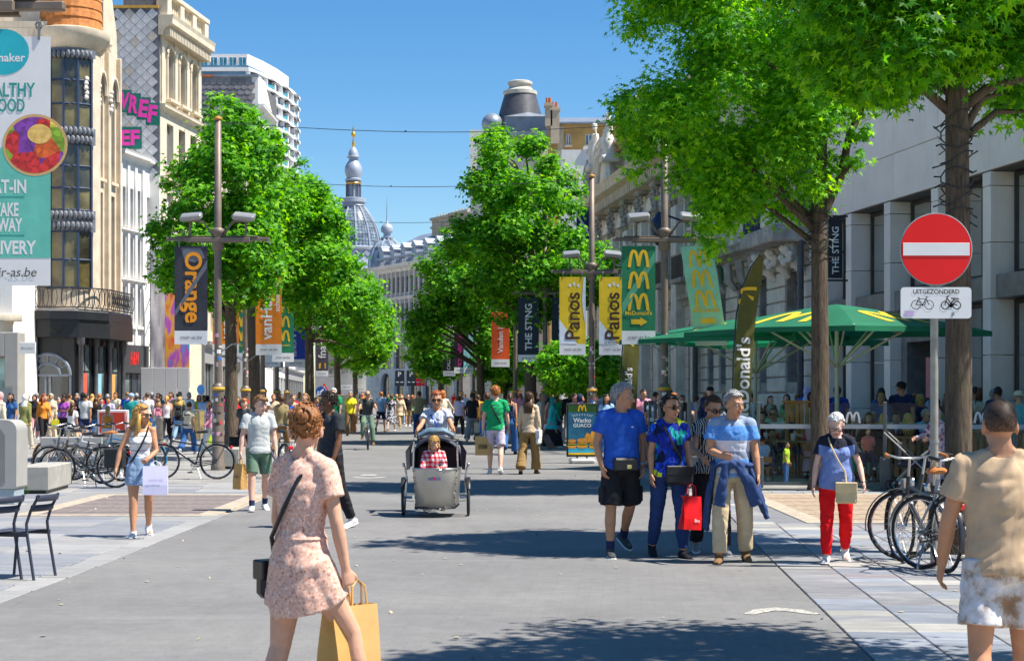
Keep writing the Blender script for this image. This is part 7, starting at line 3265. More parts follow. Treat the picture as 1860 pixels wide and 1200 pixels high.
def person(px,d,top_y=None,rz=0,pose='stand',sex='m',hair='short',haircol='brown',sk='l',top=('tee','white'),bot=('jeans','denim'),shoes='white',label='',near=False,H=None,head=(0,0),fat=0.0,
glasses=None,tm=None,bm=None,curl=(.35,.35),over=None,z0=0.0,group='people in the street',wr=.008,dress=None,hatcol=None,socks=None,key=None,pos=None,face=None,hairm=None):
 head = (head[0],head[1])
 kk = (str(pose),sex,head,round(fat,2),str(over),near,key)
 S = tpl(('S',)+kk,lambda:Skel(pose,sex,fat,head,over))
 sitting = isinstance(pose,str)and pose in('sit','sit_back','drink')
 if H is None:
  if top_y is None or sitting:
   H = {'m':1.76,'f':1.65,'c':1.1}[sex]
   k = H/1.75
  else:
   k = (zz(top_y,d)-z0)/S.top
 else:
  k = H/1.75
 p = pos if pos is not None else at(px,d,z0)
 t = thing('person',label,'person',p,R(rz),group,k)
 sm = skin(sk)
 n_ = 'near' if near else 'far'
 slotlink('body',tpl(('body',curl)+kk,lambda:body_mesh(S,near,curl)),t,sm)
 vx = .0105 if near else .024
 w1 = wr if near else 0
 if dress:
  slotlink('dress',tpl(('dress',dress)+kk,lambda:fuse(dress_mb(S,dress[0],dress[1],near),vx,3,'dress',w1,9)),t,tm or cloth(top[1]))
 else:
  if bot:
   nm = 'skirt' if 'skirt' in bot[0]or bot[0]in('mini','micro')else('shorts' if 'shorts' in bot[0]else 'trousers')
   slotlink(nm,tpl(('bot',bot[0])+kk,lambda:fuse(bottom_mb(S,bot[0],near),vx,3,nm,w1*.8,8,seed=4)),t,bm or cloth(bot[1]))
  if top:
   nm = {'tee':'shirt','polo':'shirt','long':'shirt','blouse':'blouse','jacket':'jacket','coat':'coat','tank':'tank_top','crop':'crop_top','halter':'halter_top','tunic':'tunic'}[top[0]]
   slotlink(nm,tpl(('top',top[0])+kk,lambda:fuse(top_mb(S,top[0],near),vx,3,nm,w1,9)),t,tm or cloth(top[1]))
 for i in(0,1):
  o = slotlink('shoe',tpl(('shoe',i)+kk,lambda:shoe_mb(S,i,'sneaker',near).mesh('shoe',[],True)),t,cloth(shoes))
  if near:
   slotlink('sole',tpl(('sole',i)+kk,lambda:sole_mb(S,i).mesh('sole',[],True)),o,cloth('white' if shoes in('white','grey','charcoal')else 'black'))
  if socks:
   mb = MB()
   mb.tube([S.ank[i]-Vector((0,0,.02)),S.ank[i].lerp(S.knee[i],.22)],[.041,.045],12)
   mb.build('sock',cloth(socks),t,smooth=True)
 hm_ = hairm if hairm else hairmat(haircol)if haircol in HC else cloth(haircol)
 if hair=='hijab':
  slotlink('headscarf',tpl(('hijab',)+kk,lambda:hijab_mb(S,near).mesh('headscarf',[],True)),t,cloth(haircol))
 elif hair!='none':
  hk = {'cap':'cap','hat':'hat'}.get(hair,hair)
  slotlink('hair',tpl(('hair',hk)+kk,lambda:hair_mb(S,hk,near).mesh('hair',[],'all')),t,hm_)
  if hair in('cap','hat'):
   slotlink('cap' if hair=='cap' else 'hat',tpl(('cap',hair)+kk,lambda:cap_mb(S,hair).mesh('cap',[],True)),t,cloth(hatcol or 'navy'))
 if face is None:
  fdir = (Matrix.Rotation(R(rz),3,'Z')@(S.hm@Vector((0,-1,0))))
  face = fdir.y<.35 and d<75
 if face:
  W,I,B_,Mo = tpl(('face',)+kk,lambda:[q.mesh(nm,[],True)for q,nm in zip(face_parts(S,0),('eyes','iris','eyebrows','mouth'))])
  e = slotlink('eyes',W,t,m_eyew)
  slotlink('iris',I,e,m_iris)
  slotlink('eyebrows',B_,t,hairmat('brown' if haircol not in HC else haircol))
  slotlink('mouth',Mo,t,m_lip)
 if glasses:
  Lm,Fm = tpl(('glasses',)+kk,lambda:[q.mesh(nm,[],False)for q,nm in zip(glasses_mb(S),('lens','sunglasses'))])
  fo = slotlink('sunglasses' if glasses=='dark' else 'spectacles',Fm,t,cloth('black'))
  slotlink('lens',Lm,fo,m_lens_dk if glasses=='dark' else m_clear)
 t['_k'] = k
 PEOPLE.append((t,S,k))
 del t['_k']
 return t,S,k

def wp(ps,v):
 """a point of a figure's own frame, out in the street"""
 t,S,k = ps
 return Vector(t.location)+Matrix.Rotation(t.rotation_euler.z,3,'Z')@(Vector(v)*k)

def grip(ps,i):
 t,S,k = ps
 return wp(ps,S.wri[i]+S.adir[i]*.095)

 # ---- bags
def paper_bag(p,w,h,dp,rz,mat,label,handle=.12,text=None,tcol=None,tilt=0.0,cat='bag',name='paper_bag',gusset=True,tw=.6,tx=0.0,tz=.5):
 t = thing(name,label,cat,p,rz,None)
 t.rotation_euler = (0,tilt,rz)
 mb = MB()
 n = 6
 vs,fs = [],[]
 for j in range(n+1):
  z = -handle-h*j/n
  q = j/n
  kx = w/2*(1+.006*math.sin(q*7))
  ky = dp/2*(.45+.55*min(1,q*1.6))
  vs+=[(-kx,-ky,z),(0,-ky-.002,z),(kx,-ky,z),(kx-.03*gusset*(1-q),0,z),(kx,ky,z),(0,ky,z),(-kx,ky,z),(-kx+.03*gusset*(1-q),0,z)]
 for j in range(n):
  for k in range(8):
   fs.append((j*8+k,(j+1)*8+k,(j+1)*8+(k+1)%8,j*8+(k+1)%8))
 fs.append(tuple(n*8+k for k in range(8)))
 mb.add(vs,fs)
 mb.build('bag_body',mat,t)
 for s in(-1,1):
  mb = MB()
  mb.tube([(-w*.22,s*dp*.2,-handle-.01),(-w*.18,s*dp*.12,-.03),(0,0,.0),(w*.18,s*dp*.12,-.03),(w*.22,s*dp*.2,-handle-.01)],.006,5)
  mb.build('handle',mat,t)
 if text:
  mb = MB()
  words = text if isinstance(text,tuple)else(text,)
  for i,wd_ in enumerate(words):
   put_text(mb,wd_,flatfn(-dp/2-.012),width=w*tw,cx=w*tx,cz=-handle-h*tz-i*.05,bold=.02)
  mb.build('lettering',tcol or m_pdk,t)
 return t

def strap_bag(ps,pts_local,size,mat,label,strapw=.012,bag_at=None,strapmat=None,name='shoulder_bag',round_=.03):
 """a bag on a strap: strap follows points round the wearer, bag hangs at the last"""
 t,S,k = ps
 o = thing(name,label,'bag',t.location,t.rotation_euler.z,None,k)
 mb = MB()
 c = Vector(bag_at)
 w,dp,h = size
 mb.rbox(c.x-w/2,c.y-dp/2,c.z-h,c.x+w/2,c.y+dp/2,c.z,min(round_,dp*.4))
 b = mb.build('bag_body',mat,o)
 mb = MB()
 mb.rbox(c.x-w/2-.004,c.y-dp/2-.006,c.z-h*.5,c.x+w/2+.004,c.y+dp/2+.006,c.z+.004,.008)
 mb.build('flap',mat,b)
 mb = MB()
 mb.tube(pts_local,strapw,6)
 mb.build('strap',strapmat or mat,o,smooth=True)
 return o

def cross_strap(S,frm,to,e=.03,n=12):
 """strap from own side `frm` shoulder round the chest and back to the opposite hip"""
 s = frm
 pts = []
 A = S.pel+S.sp*.50+S.rv*(s*.10)
 Fq = S.pel+S.sp*.27+S.fw*(.135+e)
 Bq = S.pel+S.sp*.27-S.fw*(.125+e)
 Hq = Vector(to)
 return[Hq,S.pel+S.sp*.12-S.rv*(s*.09)+S.fw*(.12+e),Fq,S.pel+S.sp*.42+S.rv*(s*.07)+S.fw*(.11+e),A+S.sp*.035,S.pel+S.sp*.42+S.rv*(s*.07)-S.fw*(.10+e),Bq,S.pel+S.sp*.12-S.rv*(s*.09)-S.fw*(.11+e),Hq]

 # ---------------------------------------------------------------- bicycles
BK = {}

def tor(mb,c,r,w,n=28,m=6,axis='y'):
 mb.tube([(c[0]+r*math.cos(2*PI*k/n),c[1],c[2]+r*math.sin(2*PI*k/n))for k in range(n)],w,m,closed=True,ref=(0,1,0))

m_tyre = M('tyre_black',(.018,.018,.018),.7,.2,20)
m_chrome = M('bright_metal',(.50,.50,.50),.25,.1,10,metal=.9)
m_blk = M('bike_black',(.02,.02,.023),.35,.2,8)
m_brownl = M('brown_leather',(.42,.15,.04),.45,.2,12)
m_redl = M('rear_lamp_red',(.65,.01,.02),.2)

def bike_parts():
 if BK:
  return BK
 r = .335
 for nm,x in(('r',-.53),('f',.56)):
  c = (x,0,.35)
  mb = MB()
  tor(mb,c,r,.019)
  BK['tyre'+nm] = mb.mesh('tyre',m_tyre,True)
  mb = MB()
  tor(mb,c,r-.022,.009)
  BK['rim'+nm] = mb.mesh('rim',m_chrome,True)
  mb = MB()
  for k in range(18):
   a = 2*PI*k/18
   mb.bar((x+.02*math.cos(a+1.3),.02*(-1)**k,.35+.02*math.sin(a+1.3)),(x+(r-.025)*math.cos(a),0,.35+(r-.025)*math.sin(a)),.003)
  mb.tube([(x,-.05,.35),(x,.05,.35)],.02,8)
  BK['spk'+nm] = mb.mesh('spokes',m_chrome)
  mb = MB()
  a0,a1 = (R(20),R(200))if nm=='r' else(R(-10),R(150))
  mb.tube([(x+(r+.035)*math.cos(a0+(a1-a0)*k/14),0,.35+(r+.035)*math.sin(a0+(a1-a0)*k/14))for k in range(15)],[(.026,.006)]*15,6,ref=(0,1,0))
  BK['mud'+nm] = mb.mesh('mudguard',[],True)
 mb = MB()
 bb,st,h0,h1,ax = (-.10,0,.29),(-.24,0,.80),(.40,0,.66),(.36,0,.86),(-.53,0,.35)
 mb.tube([bb,st],.018,8)
 mb.tube([bb,h0],.024,8)
 mb.tube([(-.20,0,.66),(.385,0,.76)],.017,8)
 mb.tube([h0,h1],.022,8)
 for s in(-1,1):
  mb.tube([(-.10,s*.03,.29),(ax[0],s*.055,ax[2])],.010,6)
  mb.tube([(-.22,s*.02,.74),(ax[0],s*.055,ax[2])],.009,6)
 BK['frame'] = mb.mesh('frame',[],True)
 mb = MB()
 for s in(-1,1):
  mb.tube([(.41,s*.03,.64),(.44,s*.05,.58),(.50,s*.055,.47),(.56,s*.055,.35)],[.014,.014,.012,.01],6)
 mb.tube([(.41,-.045,.645),(.41,.045,.645)],.016,6)
 BK['fork'] = mb.mesh('fork',[],True)
 mb = MB()
 mb.tube([(.36,0,.86),(.335,0,1.02)],.014,8)
 mb.tube([(.14,-.30,1.06),(.26,-.28,1.08),(.35,-.12,1.04),(.36,0,1.03),(.35,.12,1.04),(.26,.28,1.08),(.14,.30,1.06)],.012,8)
 for s in(-1,1):
  mb.tube([(.24,s*.27,1.06),(.17,s*.33,1.03)],.006,5)
 BK['bar'] = mb.mesh('handlebar',m_chrome,True)
 for s in(-1,1):
  mb = MB()
  mb.tube([(.24,s*.283,1.078),(.12,s*.302,1.057)],.018,8)
  BK['grip%d'%s] = mb.mesh('grip',[],True)
 mb = MB()
 mb.tube([(-.40,0,.93),(-.33,0,.945),(-.22,0,.93),(-.11,0,.925)],[(.06,.02),(.10,.035),(.06,.03),(.022,.02)],10,ref=(0,1,0))
 BK['saddle'] = mb.mesh('saddle',[],True)
 mb = MB()
 mb.tube([(-.24,0,.80),(-.265,0,.92)],.013,8)
 BK['post'] = mb.mesh('seat_post',m_chrome,True)
 mb = MB()
 for s in(-1,1):
  mb.bar((-.80,s*.055,.73),(-.27,s*.05,.74),.012)
  mb.bar((-.53,s*.06,.36),(-.72,s*.055,.72),.009)
 for x in(-.78,-.65,-.5,-.36):
  mb.bar((x,-.055,.735),(x,.055,.735),.01)
 BK['rack'] = mb.mesh('luggage_rack',m_blk)
 mb = MB()
 mb.rbox(-.83,-.05,.60,-.79,.05,.66,.008)
 BK['lamp'] = mb.mesh('rear_lamp',m_redl)
 mb = MB()
 mb.lathe([(0,-.02),(.05,-.02),(.055,.01),(.0,.03)],n=10)
 q = MB()
 q.add([(.47+v[2],v[0],.78+v[1])for v in mb.v],mb.f)
 BK['head'] = q.mesh('head_lamp',m_chrome,True)
 mb = MB()
 mb.tube([(-.53,.06,.38),(-.1,.065,.33),(-.03,.065,.29),(-.1,.065,.25),(-.53,.06,.32)],.012,6,closed=True)
 BK['chain'] = mb.mesh('chain_guard',m_blk,True)
 mb = MB()
 tor(mb,(-.10,.04,.29),.085,.008,20,5)
 mb.bar((-.10,.06,.29),(-.02,.075,.14),.018)
 mb.bar((-.10,-.06,.29),(-.18,-.075,.44),.018)
 BK['crank'] = mb.mesh('crank',m_chrome)
 for s in(-1,1):
  mb = MB()
  c = (-.02,.12,.14)if s==1 else(-.18,-.12,.44)
  mb.rbox(c[0]-.045,c[1]-.045,c[2]-.012,c[0]+.045,c[1]+.045,c[2]+.012,.005)
  BK['ped%d'%s] = mb.mesh('pedal',m_blk)
 mb = MB()
 mb.bar((-.14,.05,.27),(-.24,.16,.02),.016)
 BK['stand'] = mb.mesh('kick_stand',m_chrome)
 return BK

def bicycle(px,d,rz,label,col,saddle=None,grips=None,group='bicycles parked in the street',pos=None,crate=None,stand=True):
 B = bike_parts()
 t = thing('bicycle',label,'bicycle',pos if pos is not None else at(px,d),R(rz),group)
 mc = M('bike_paint_'+str(col),col,.3,.1,6,spec=.6)
 for q in 'rf':
  w = MB()
  o = link('wheel',B['rim'+q],t)
  link('tyre',B['tyre'+q],o)
  link('spokes',B['spk'+q],o)
  slotlink('mudguard',B['mud'+q],t,mc)
 slotlink('frame',B['frame'],t,mc)
 slotlink('fork',B['fork'],t,mc)
 h = link('handlebar',B['bar'],t)
 for s in(-1,1):
  slotlink('grip',B['grip%d'%s],h,grips or m_blk)
 slotlink('saddle',B['saddle'],t,saddle or m_blk)
 cr = link('crank',B['crank'],t)
 for s in(-1,1):
  link('pedal',B['ped%d'%s],cr)
 for q in('post','rack','lamp','head','chain'):
  link(B[q].name,B[q],t)
 if stand:
  link('kick_stand',B['stand'],t)
 if crate:
  for y in(-.16,.16):
   mb = MB()
   mb.rbox(-.78,y-.07,.36,-.40,y+.07,.72,.03)
   mb.build('pannier',crate,t)
 return t

 # ---------------------------------------------------------------- cloth with patterns
def pat(name):
 k = NT(name)
 k.p(.85,0,.2)
 return k,k.coord()

k,v = pat('peach_print')
f = k.noise(v,62,3,.6)
f2 = k.noise(v,80,2,.6)
c = k.ramp(f,[(.34,(.36,.16,.13)),(.40,(.66,.38,.29)),(.58,(.74,.46,.36)),(.66,(.84,.70,.60))])
c = k.mix(k.ramp(f2,[(.63,(0,0,0)),(.69,(1,1,1))]),c,(.30,.17,.15))
k.col(c)
k.bump(k.noise(v,12,4),.15,.02)
m_peach = k.m
k,v = pat('tropical_print')
vo = k.n('TexVoronoi')
vo.inputs['Scale'].default_value = 10
vo.inputs['Randomness'].default_value = 1
mpn = k.n('VectorMath',operation='ADD')
nz = k.n('TexNoise')
nz.inputs['Scale'].default_value = 9
k.l(v,nz.inputs['Vector'])
sc2_ = k.n('VectorMath',operation='SCALE')
sc2_.inputs['Scale'].default_value = .16
k.l(nz.outputs['Color'],sc2_.inputs[0])
k.l(v,mpn.inputs[0])
k.l(sc2_.outputs[0],mpn.inputs[1])
k.l(mpn.outputs[0],vo.inputs['Vector'])
c = k.ramp(k.sep(vo.outputs['Color'])[0],[(0,(.012,.03,.34)),(.22,(.015,.07,.60)),(.40,(.008,.012,.05)),(.52,(.55,.70,.02)),(.70,(.01,.04,.42)),(.80,(.01,.33,.30)),(.9,(.02,.11,.70)),(.96,(.65,.30,.30))],'CONSTANT')
wv = k.n('TexWave')
wv.inputs['Scale'].default_value = 7
wv.inputs['Distortion'].default_value = 9
k.l(v,wv.inputs['Vector'])
k.col(k.mix(k.ramp(wv.outputs['Fac'],[(.78,(0,0,0)),(.9,(.75,)*3)]),c,(.01,.02,.10)))
m_trop = k.m
k,v = pat('broad_stripes')
z_ = k.sep(v)[2]
st_ = k.ramp(k.math('MULTIPLY',k.math('SUBTRACT',z_,.80),1/.75),[(0,(.12,.30,.62)),(.16,(.58,.60,.68)),(.23,(.05,.23,.62)),(.34,(.27,.30,.38)),(.45,(.60,.61,.68)),(.60,(.05,.23,.62)),(.80,(.22,.29,.42))],'CONSTANT')
k.col(k.mix(k.ramp(k.noise(v,70,2),[(.4,(0,0,0)),(.7,(.3,)*3)]),st_,(.5,.55,.65)))
k.bump(k.noise(v,10,4),.35,.03)
m_stripe = k.m
k,v = pat('zebra_print')
wv = k.n('TexWave')
wv.inputs['Scale'].default_value = 13
wv.inputs['Distortion'].default_value = 7
k.l(v,wv.inputs['Vector'])
k.col(k.ramp(wv.outputs['Fac'],[(.5,(.015,.015,.018)),(.58,(.50,.46,.40))],'CONSTANT'))
m_zebra = k.m
k,v = pat('red_plaid')
x,y,z_ = k.sep(v)
sx1 = k.math('GREATER_THAN',k.math('SINE',k.math('MULTIPLY',k.math('ADD',x,k.math('MULTIPLY',y,.6)),75)),.1)
sz1 = k.math('GREATER_THAN',k.math('SINE',k.math('MULTIPLY',z_,75)),.1)
k.col(k.ramp(k.math('MULTIPLY',k.math('ADD',sx1,sz1),.5),[(0,(.72,.68,.68)),(.4,(.66,.16,.18)),(.9,(.55,.01,.03))],'CONSTANT'))
m_plaid = k.m
k,v = pat('tie_dye')
k.col(k.ramp(k.noise(v,7,5,.65),[(.40,(.34,.22,.14)),(.50,(.60,.55,.52)),(.62,(.72,.72,.76))]))
k.bump(k.noise(v,10,4),.35,.03)
m_dye = k.m
k,v = pat('yoke_top')
x,y,z_ = k.sep(v)
pin = k.ramp(k.math('SINE',k.math('MULTIPLY',k.math('ADD',z_,k.math('MULTIPLY',k.noise(v,5,2),.03)),520)),[(.3,(.07,.14,.42)),(.7,(.36,.42,.62))])
yk = k.math('ADD',z_,k.math('MULTIPLY',k.math('ABSOLUTE',x),-.25))
arm = k.math('GREATER_THAN',k.math('ABSOLUTE',x),.205)
blk = k.math('MAXIMUM',k.math('GREATER_THAN',yk,1.325),arm)
k.col(k.mix(blk,pin,(.016,.018,.032)))
k.bump(k.noise(v,10,4),.35,.03)
m_yoke = k.m
k,v = pat('white_lined_top')
z_ = k.sep(v)[2]
k.col(k.mix(k.math('LESS_THAN',k.math('FRACT',k.math('MULTIPLY',z_,10.5)),.09),(.74,.73,.74),(.03,.03,.04)))
m_lined = k.m
k,v = pat('blue_white_shirt')
z_ = k.sep(v)[2]
wv = k.n('TexWave')
wv.inputs['Scale'].default_value = 14
wv.inputs['Distortion'].default_value = 3
k.l(v,wv.inputs['Vector'])
k.col(k.ramp(k.math('MULTIPLY',wv.outputs['Fac'],k.noise(v,22,3)),[(.18,(.70,.72,.76)),(.36,(.22,.27,.42))]))
m_bws = k.m
k,v = pat('denim_worn')
k.col(k.ramp(k.noise(v,6,5),[(.3,(.13,.22,.38)),(.55,(.23,.34,.50)),(.75,(.46,.55,.66))]))
k.bump(k.noise(v,90,2),.3,.004)
m_denimw = k.m
k,v = pat('violet_floral')
k.col(k.ramp(k.noise(v,11,4),[(.40,(.20,.10,.16)),(.48,(.58,.42,.46)),(.6,(.66,.50,.52))]))
m_vflo = k.m
k,v = pat('blue_leaf_print')
k.col(k.ramp(k.noise(v,14,3),[(.42,(.01,.02,.16)),(.5,(.02,.10,.50)),(.6,(.02,.05,.30))]))
m_bleaf = k.m
m_kraft = M('kraft_paper',(.50,.285,.085),.7,.1,5,.2,12)
m_kraft2 = M('kraft_paper_pale',(.56,.34,.12),.7,.1,5,.2,12)
m_blkl = M('black_leather',(.012,.012,.015),.35,.2,10)

k,v = pat('cropped_hair')
z_ = k.sep(v)[2]
hf = k.math('ADD',k.noise(k.coord(scale=(1,1,.6)),110,3,.7),k.math('MULTIPLY',k.math('SUBTRACT',z_,1.63),2.6))
k.col(k.ramp(hf,[(.20,(.36,.18,.10)),(.38,(.11,.055,.032)),(.60,(.028,.016,.011))]))
k.p(.6,0,.3)
k.bump(k.noise(v,160,2),.5,.004)
m_crop = k.m

NEAR = 'people walking in front'
# ---- woman in the patterned dress
A = person(545,7.9,736,130,dict(legs=((34,18,3,-6),(-6,6,3,8)),arms=((4,12,8,2),(2,10,16,6)),lean=3,turn=14),'f','bun','auburn','l',('blouse','coral'),None,'white',
'woman seen from behind in short peach patterned dress, hair in a bun, nearest of all',True,tm=m_peach,dress=('micro',.5),curl=(1.2,.5),head=(34,0),group=NEAR,wr=.005,face=True,key='A')
t,S,k_ = A
mb = MB()
mb.tube([S.pel+S.sp*.115+Vector((.152*math.cos(a),.112*math.sin(a),0))for a in[2*PI*q/24 for q in range(24)]],.012,6,closed=True)
mb.build('belt',m_peach,t,smooth=True)
mb = MB()
mb.tube([S.wri[1]+S.adir[1]*-.045+Vector((.032*math.cos(a),.032*math.sin(a),.004))for a in[2*PI*q/12 for q in range(12)]],(.006),6,closed=True)
mb.build('watch',M('watch_olive',(.28,.22,.03),.5),t)
to_ = S.pel+S.rv*.24+S.fw*.06+Vector((0,0,-.02))
strap_bag(A,cross_strap(S,-1,to_,.015),(.10,.20,.20),m_blkl,'black shoulder bag hanging at the hip of the woman in peach dress',.012,to_)
g = grip(A,0)
paper_bag(g+Vector((-.05,.10,.02)),.22,.37,.13,R(60),m_kraft,'brown paper shopping bag held by the woman in peach dress',.13)
paper_bag(g+Vector((.02,.17,.02)),.20,.42,.12,R(40),m_kraft2,'second paler paper bag behind it in the same hand',.12)

# ---- man in sand coloured shirt
Bp = person(1820,7.7,728,176,dict(legs=((9,5,4,0),(-8,8,4,12)),arms=((26,18,24,0),(4,17,14,4)),lean=3),'m','buzz','brown','m',('tee','tan'),('mid_shorts','white'),'white',
'man seen from behind in sand coloured shirt and mottled shorts at right edge',True,bm=m_dye,hairm=m_crop,curl=(.45,.45),group=NEAR,wr=.009,face=False,tm=cloth((.52,.37,.235)),key='B')

# ---- four walking abreast
C = person(1128,16.95,698,14,dict(legs=((6,4,4,0),(-14,26,5,22)),arms=((-6,16,26,16),(-6,16,26,16)),lean=-1),'m','short','grey','m',('tee','blue'),('loose_shorts','black'),'charcoal',
'grey haired man in blue shirt and black shorts with hands in pockets',True,head=(58,4),fat=.02,socks='navy',group=NEAR,wr=.007,key='C')
t,S,k_ = C
mb = MB()
c_ = S.pel+S.fw*.15+Vector((.0,0,.02))
wb = thing('waist_bag','black waist bag on the man in blue shirt','bag',t.location,t.rotation_euler.z,None,k_)
mb.rbox(c_.x-.13,c_.y-.045,c_.z-.10,c_.x+.13,c_.y+.03,c_.z+.04,.02)
b_ = mb.build('bag_body',m_blkl,wb)
mb = MB()
mb.rbox(c_.x+.0,c_.y-.05,c_.z-.07,c_.x+.05,c_.y-.044,c_.z-.03,.004)
mb.build('badge',M('badge_gold',(.5,.4,.15),.4),b_)
mb = MB()
mb.tube([S.pel+Vector((.188*math.cos(a),.148*math.sin(a),.02))for a in[2*PI*q/24 for q in range(24)]],(.006),6,closed=True)
mb.build('strap',m_blkl,wb)
mb = MB()
mb.ell(S.pel+S.sp*.37+S.rv*.08+S.fw*.135,(.014,.006,.009),8,6)
mb.build('shirt_badge',cloth('white'),t)
mb = MB()
for i in(0,1):
 q = S.hip[i].lerp(S.knee[i],.62)
 sd = (-1,1)[i]
 mb = MB()
 mb.rbox(q.x+sd*.105-.015,q.y-.07,q.z-.10,q.x+sd*.105+.015,q.y+.07,q.z+.06,.01)
 mb.build('pocket',cloth('black'),t)
mb = MB()
mb.tube([S.wri[1]-S.adir[1]*.03+Vector((.034*math.cos(a),.034*math.sin(a),0))for a in[2*PI*q/12 for q in range(12)]],.009,6,closed=True)
mb.build('watch',cloth('light blue'),t)

D = person(1216,16.85,719,12,dict(legs=((-9,14,3,8),(8,5,3,0)),arms=((0,12,12,4),(4,10,10,2)),lean=0),'f','crop','dark','m',('tee','blue'),('slim','navy'),'black',
'woman in bright tropical print shirt, dark jeans and sunglasses holding red bag',True,tm=m_trop,bm=cloth((.020,.045,.15)),head=(22,0),fat=.025,glasses='dark',curl=(.4,1.2),group=NEAR,wr=.010,key='D')
t,S,k_ = D
to_ = S.pel+S.rv*.06+S.fw*.17+Vector((0,0,.05))
strap_bag(D,cross_strap(S,-1,to_,.018),(.30,.08,.20),m_blkl,'black leather shoulder bag of the woman in tropical print',.014,to_)
paper_bag(grip(D,1),.22,.34,.12,R(30),M('red_plastic',(.75,.01,.015),.4,.12,6),'red carrier bag in the hand of the tropical print woman',.13,'Bru',m_pw,name='carrier_bag',tilt=R(4),tw=.28,tx=.2,tz=.72)

E = person(1330,16.35,712,-6,dict(legs=((7,4,4,0),(-9,8,5,10)),arms=((8,12,72,42),(0,12,12,0)),lean=1),'m','short','grey','m',('tee','blue'),('trousers','beige'),'brown',
'grey haired man in blue and white striped shirt with navy jacket round his waist',True,tm=m_stripe,bm=cloth((.56,.44,.28)),head=(40,5),group=NEAR,wr=.007,key='E')
t,S,k_ = E
mb = MB()
mb.tube([S.pel+Vector((.19*math.cos(a),.15*math.sin(a),.07+.02*math.sin(3*a)))for a in[2*PI*q/24 for q in range(24)]],[(.03,.05)]*24,8,closed=True,ref=(0,0,1))
mb.tube([S.pel+Vector((-.06,-.17,.07)),S.pel+Vector((-.10,-.20,-.12)),S.pel+Vector((-.14,-.19,-.36))],[(.045,.03),(.06,.035),(.07,.03)],8)
mb.tube([S.pel+Vector((.04,-.17,.08)),S.pel+Vector((.16,-.19,-.12)),S.pel+Vector((.24,-.14,-.36))],[(.045,.03),(.07,.04),(.08,.03)],8)
mb.tube([S.pel+Vector((-.17,.02,.05)),S.pel+Vector((-.23,.04,-.25)),S.pel+Vector((-.27,.06,-.62))],[(.04,.12),(.045,.15),(.04,.13)],10)
mb.tube([S.pel+Vector((.17,.02,.05)),S.pel+Vector((.26,.02,-.22)),S.pel+Vector((.36,.0,-.50))],[(.04,.12),(.05,.14),(.03,.07)],10)
mb.ell(S.pel+Vector((0,-.17,.07)),(.06,.04,.05),10,8)
me = fuse(mb,.012,3,'tied_jacket',.012,9)
me.materials.append(cloth((.035,.065,.17)))
link('tied_jacket',me,t)

Fp = person(1292,17.2,721,4,dict(legs=((-10,14,3,10),(9,5,3,0)),arms=((22,12,45,20),(6,10,14,2)),lean=0),'f','crop','brown','m',('blouse','black'),('trousers','black'),'grey',
'woman in zebra print top and black trousers walking behind the striped shirt man',True,tm=m_zebra,head=(20,18),glasses='dark',group=NEAR,wr=.010,key='F')

G = person(1519,16.3,752,-8,dict(legs=((9,5,2,-6),(-10,22,2,30)),arms=((2,16,10,0),(6,22,26,2)),lean=4),'f','short','white','p',('tee','navy'),('slim','red'),'white',
'white haired woman in red trousers and blue and black top looking down',True,tm=m_yoke,bm=cloth((.78,.008,.012)),head=(-6,26),fat=.065,glasses='clear',group=NEAR,wr=.009,key='G')
t,S,k_ = G
to_ = S.pel+S.rv*.10+S.fw*.24+Vector((0,0,.0))
strap_bag(G,cross_strap(S,-1,to_,.06),(.24,.05,.24),M('bag_beige',(.60,.45,.24),.6,.12,8),'beige crossbody bag of the white haired woman',.010,to_)
mb = MB()
mb.tube([S.wri[1]-S.adir[1]*.01+Vector((.034*math.cos(a),.034*math.sin(a),.006*math.cos(a)))for a in[2*PI*q/12 for q in range(12)]],.008,6,closed=True)
mb.build('watch',cloth('charcoal'),t)

# ---- left: woman in denim skirt, boy with paper bag, young man in black
Hp = person(256,19.3,737,12,dict(legs=((12,4,0,-4),(-12,20,0,26)),arms=((4,24,8,0),(14,10,50,34)),lean=0),'f','wavy','blonde','m',('tank','white'),('micro','denim'),'white',
'blonde woman in white top and denim skirt with sunglasses carrying a white bag',True,tm=m_lined,bm=m_denimw,head=(52,-2),glasses='dark',group=NEAR,wr=.007,curl=(.3,1.1),key='H')
t,S,k_ = Hp
paper_bag(grip(Hp,1)+Vector((.13,-.03,.02)),.28,.33,.10,R(8),M('bag_lilac',(.62,.60,.80),.5,.06,4),'white and lilac shopping bag of the blonde woman',.06,'GEORGIE',cloth('lavender'))
mb = MB()
mb.tube(cross_strap(S,1,S.pel-S.rv*.17+S.fw*.02,.012),.012,6)
o_ = thing('shoulder_bag','small black strap bag across the blonde woman in white top','bag',t.location,t.rotation_euler.z,None,k_)
mb.build('strap',cloth('black'),o_,smooth=True)
mb = MB()
q_ = S.pel-S.rv*.19+S.fw*-.02
mb.rbox(q_.x-.03,q_.y-.08,q_.z-.14,q_.x+.03,q_.y+.08,q_.z,.015)
mb.build('bag_body',m_blkl,o_)

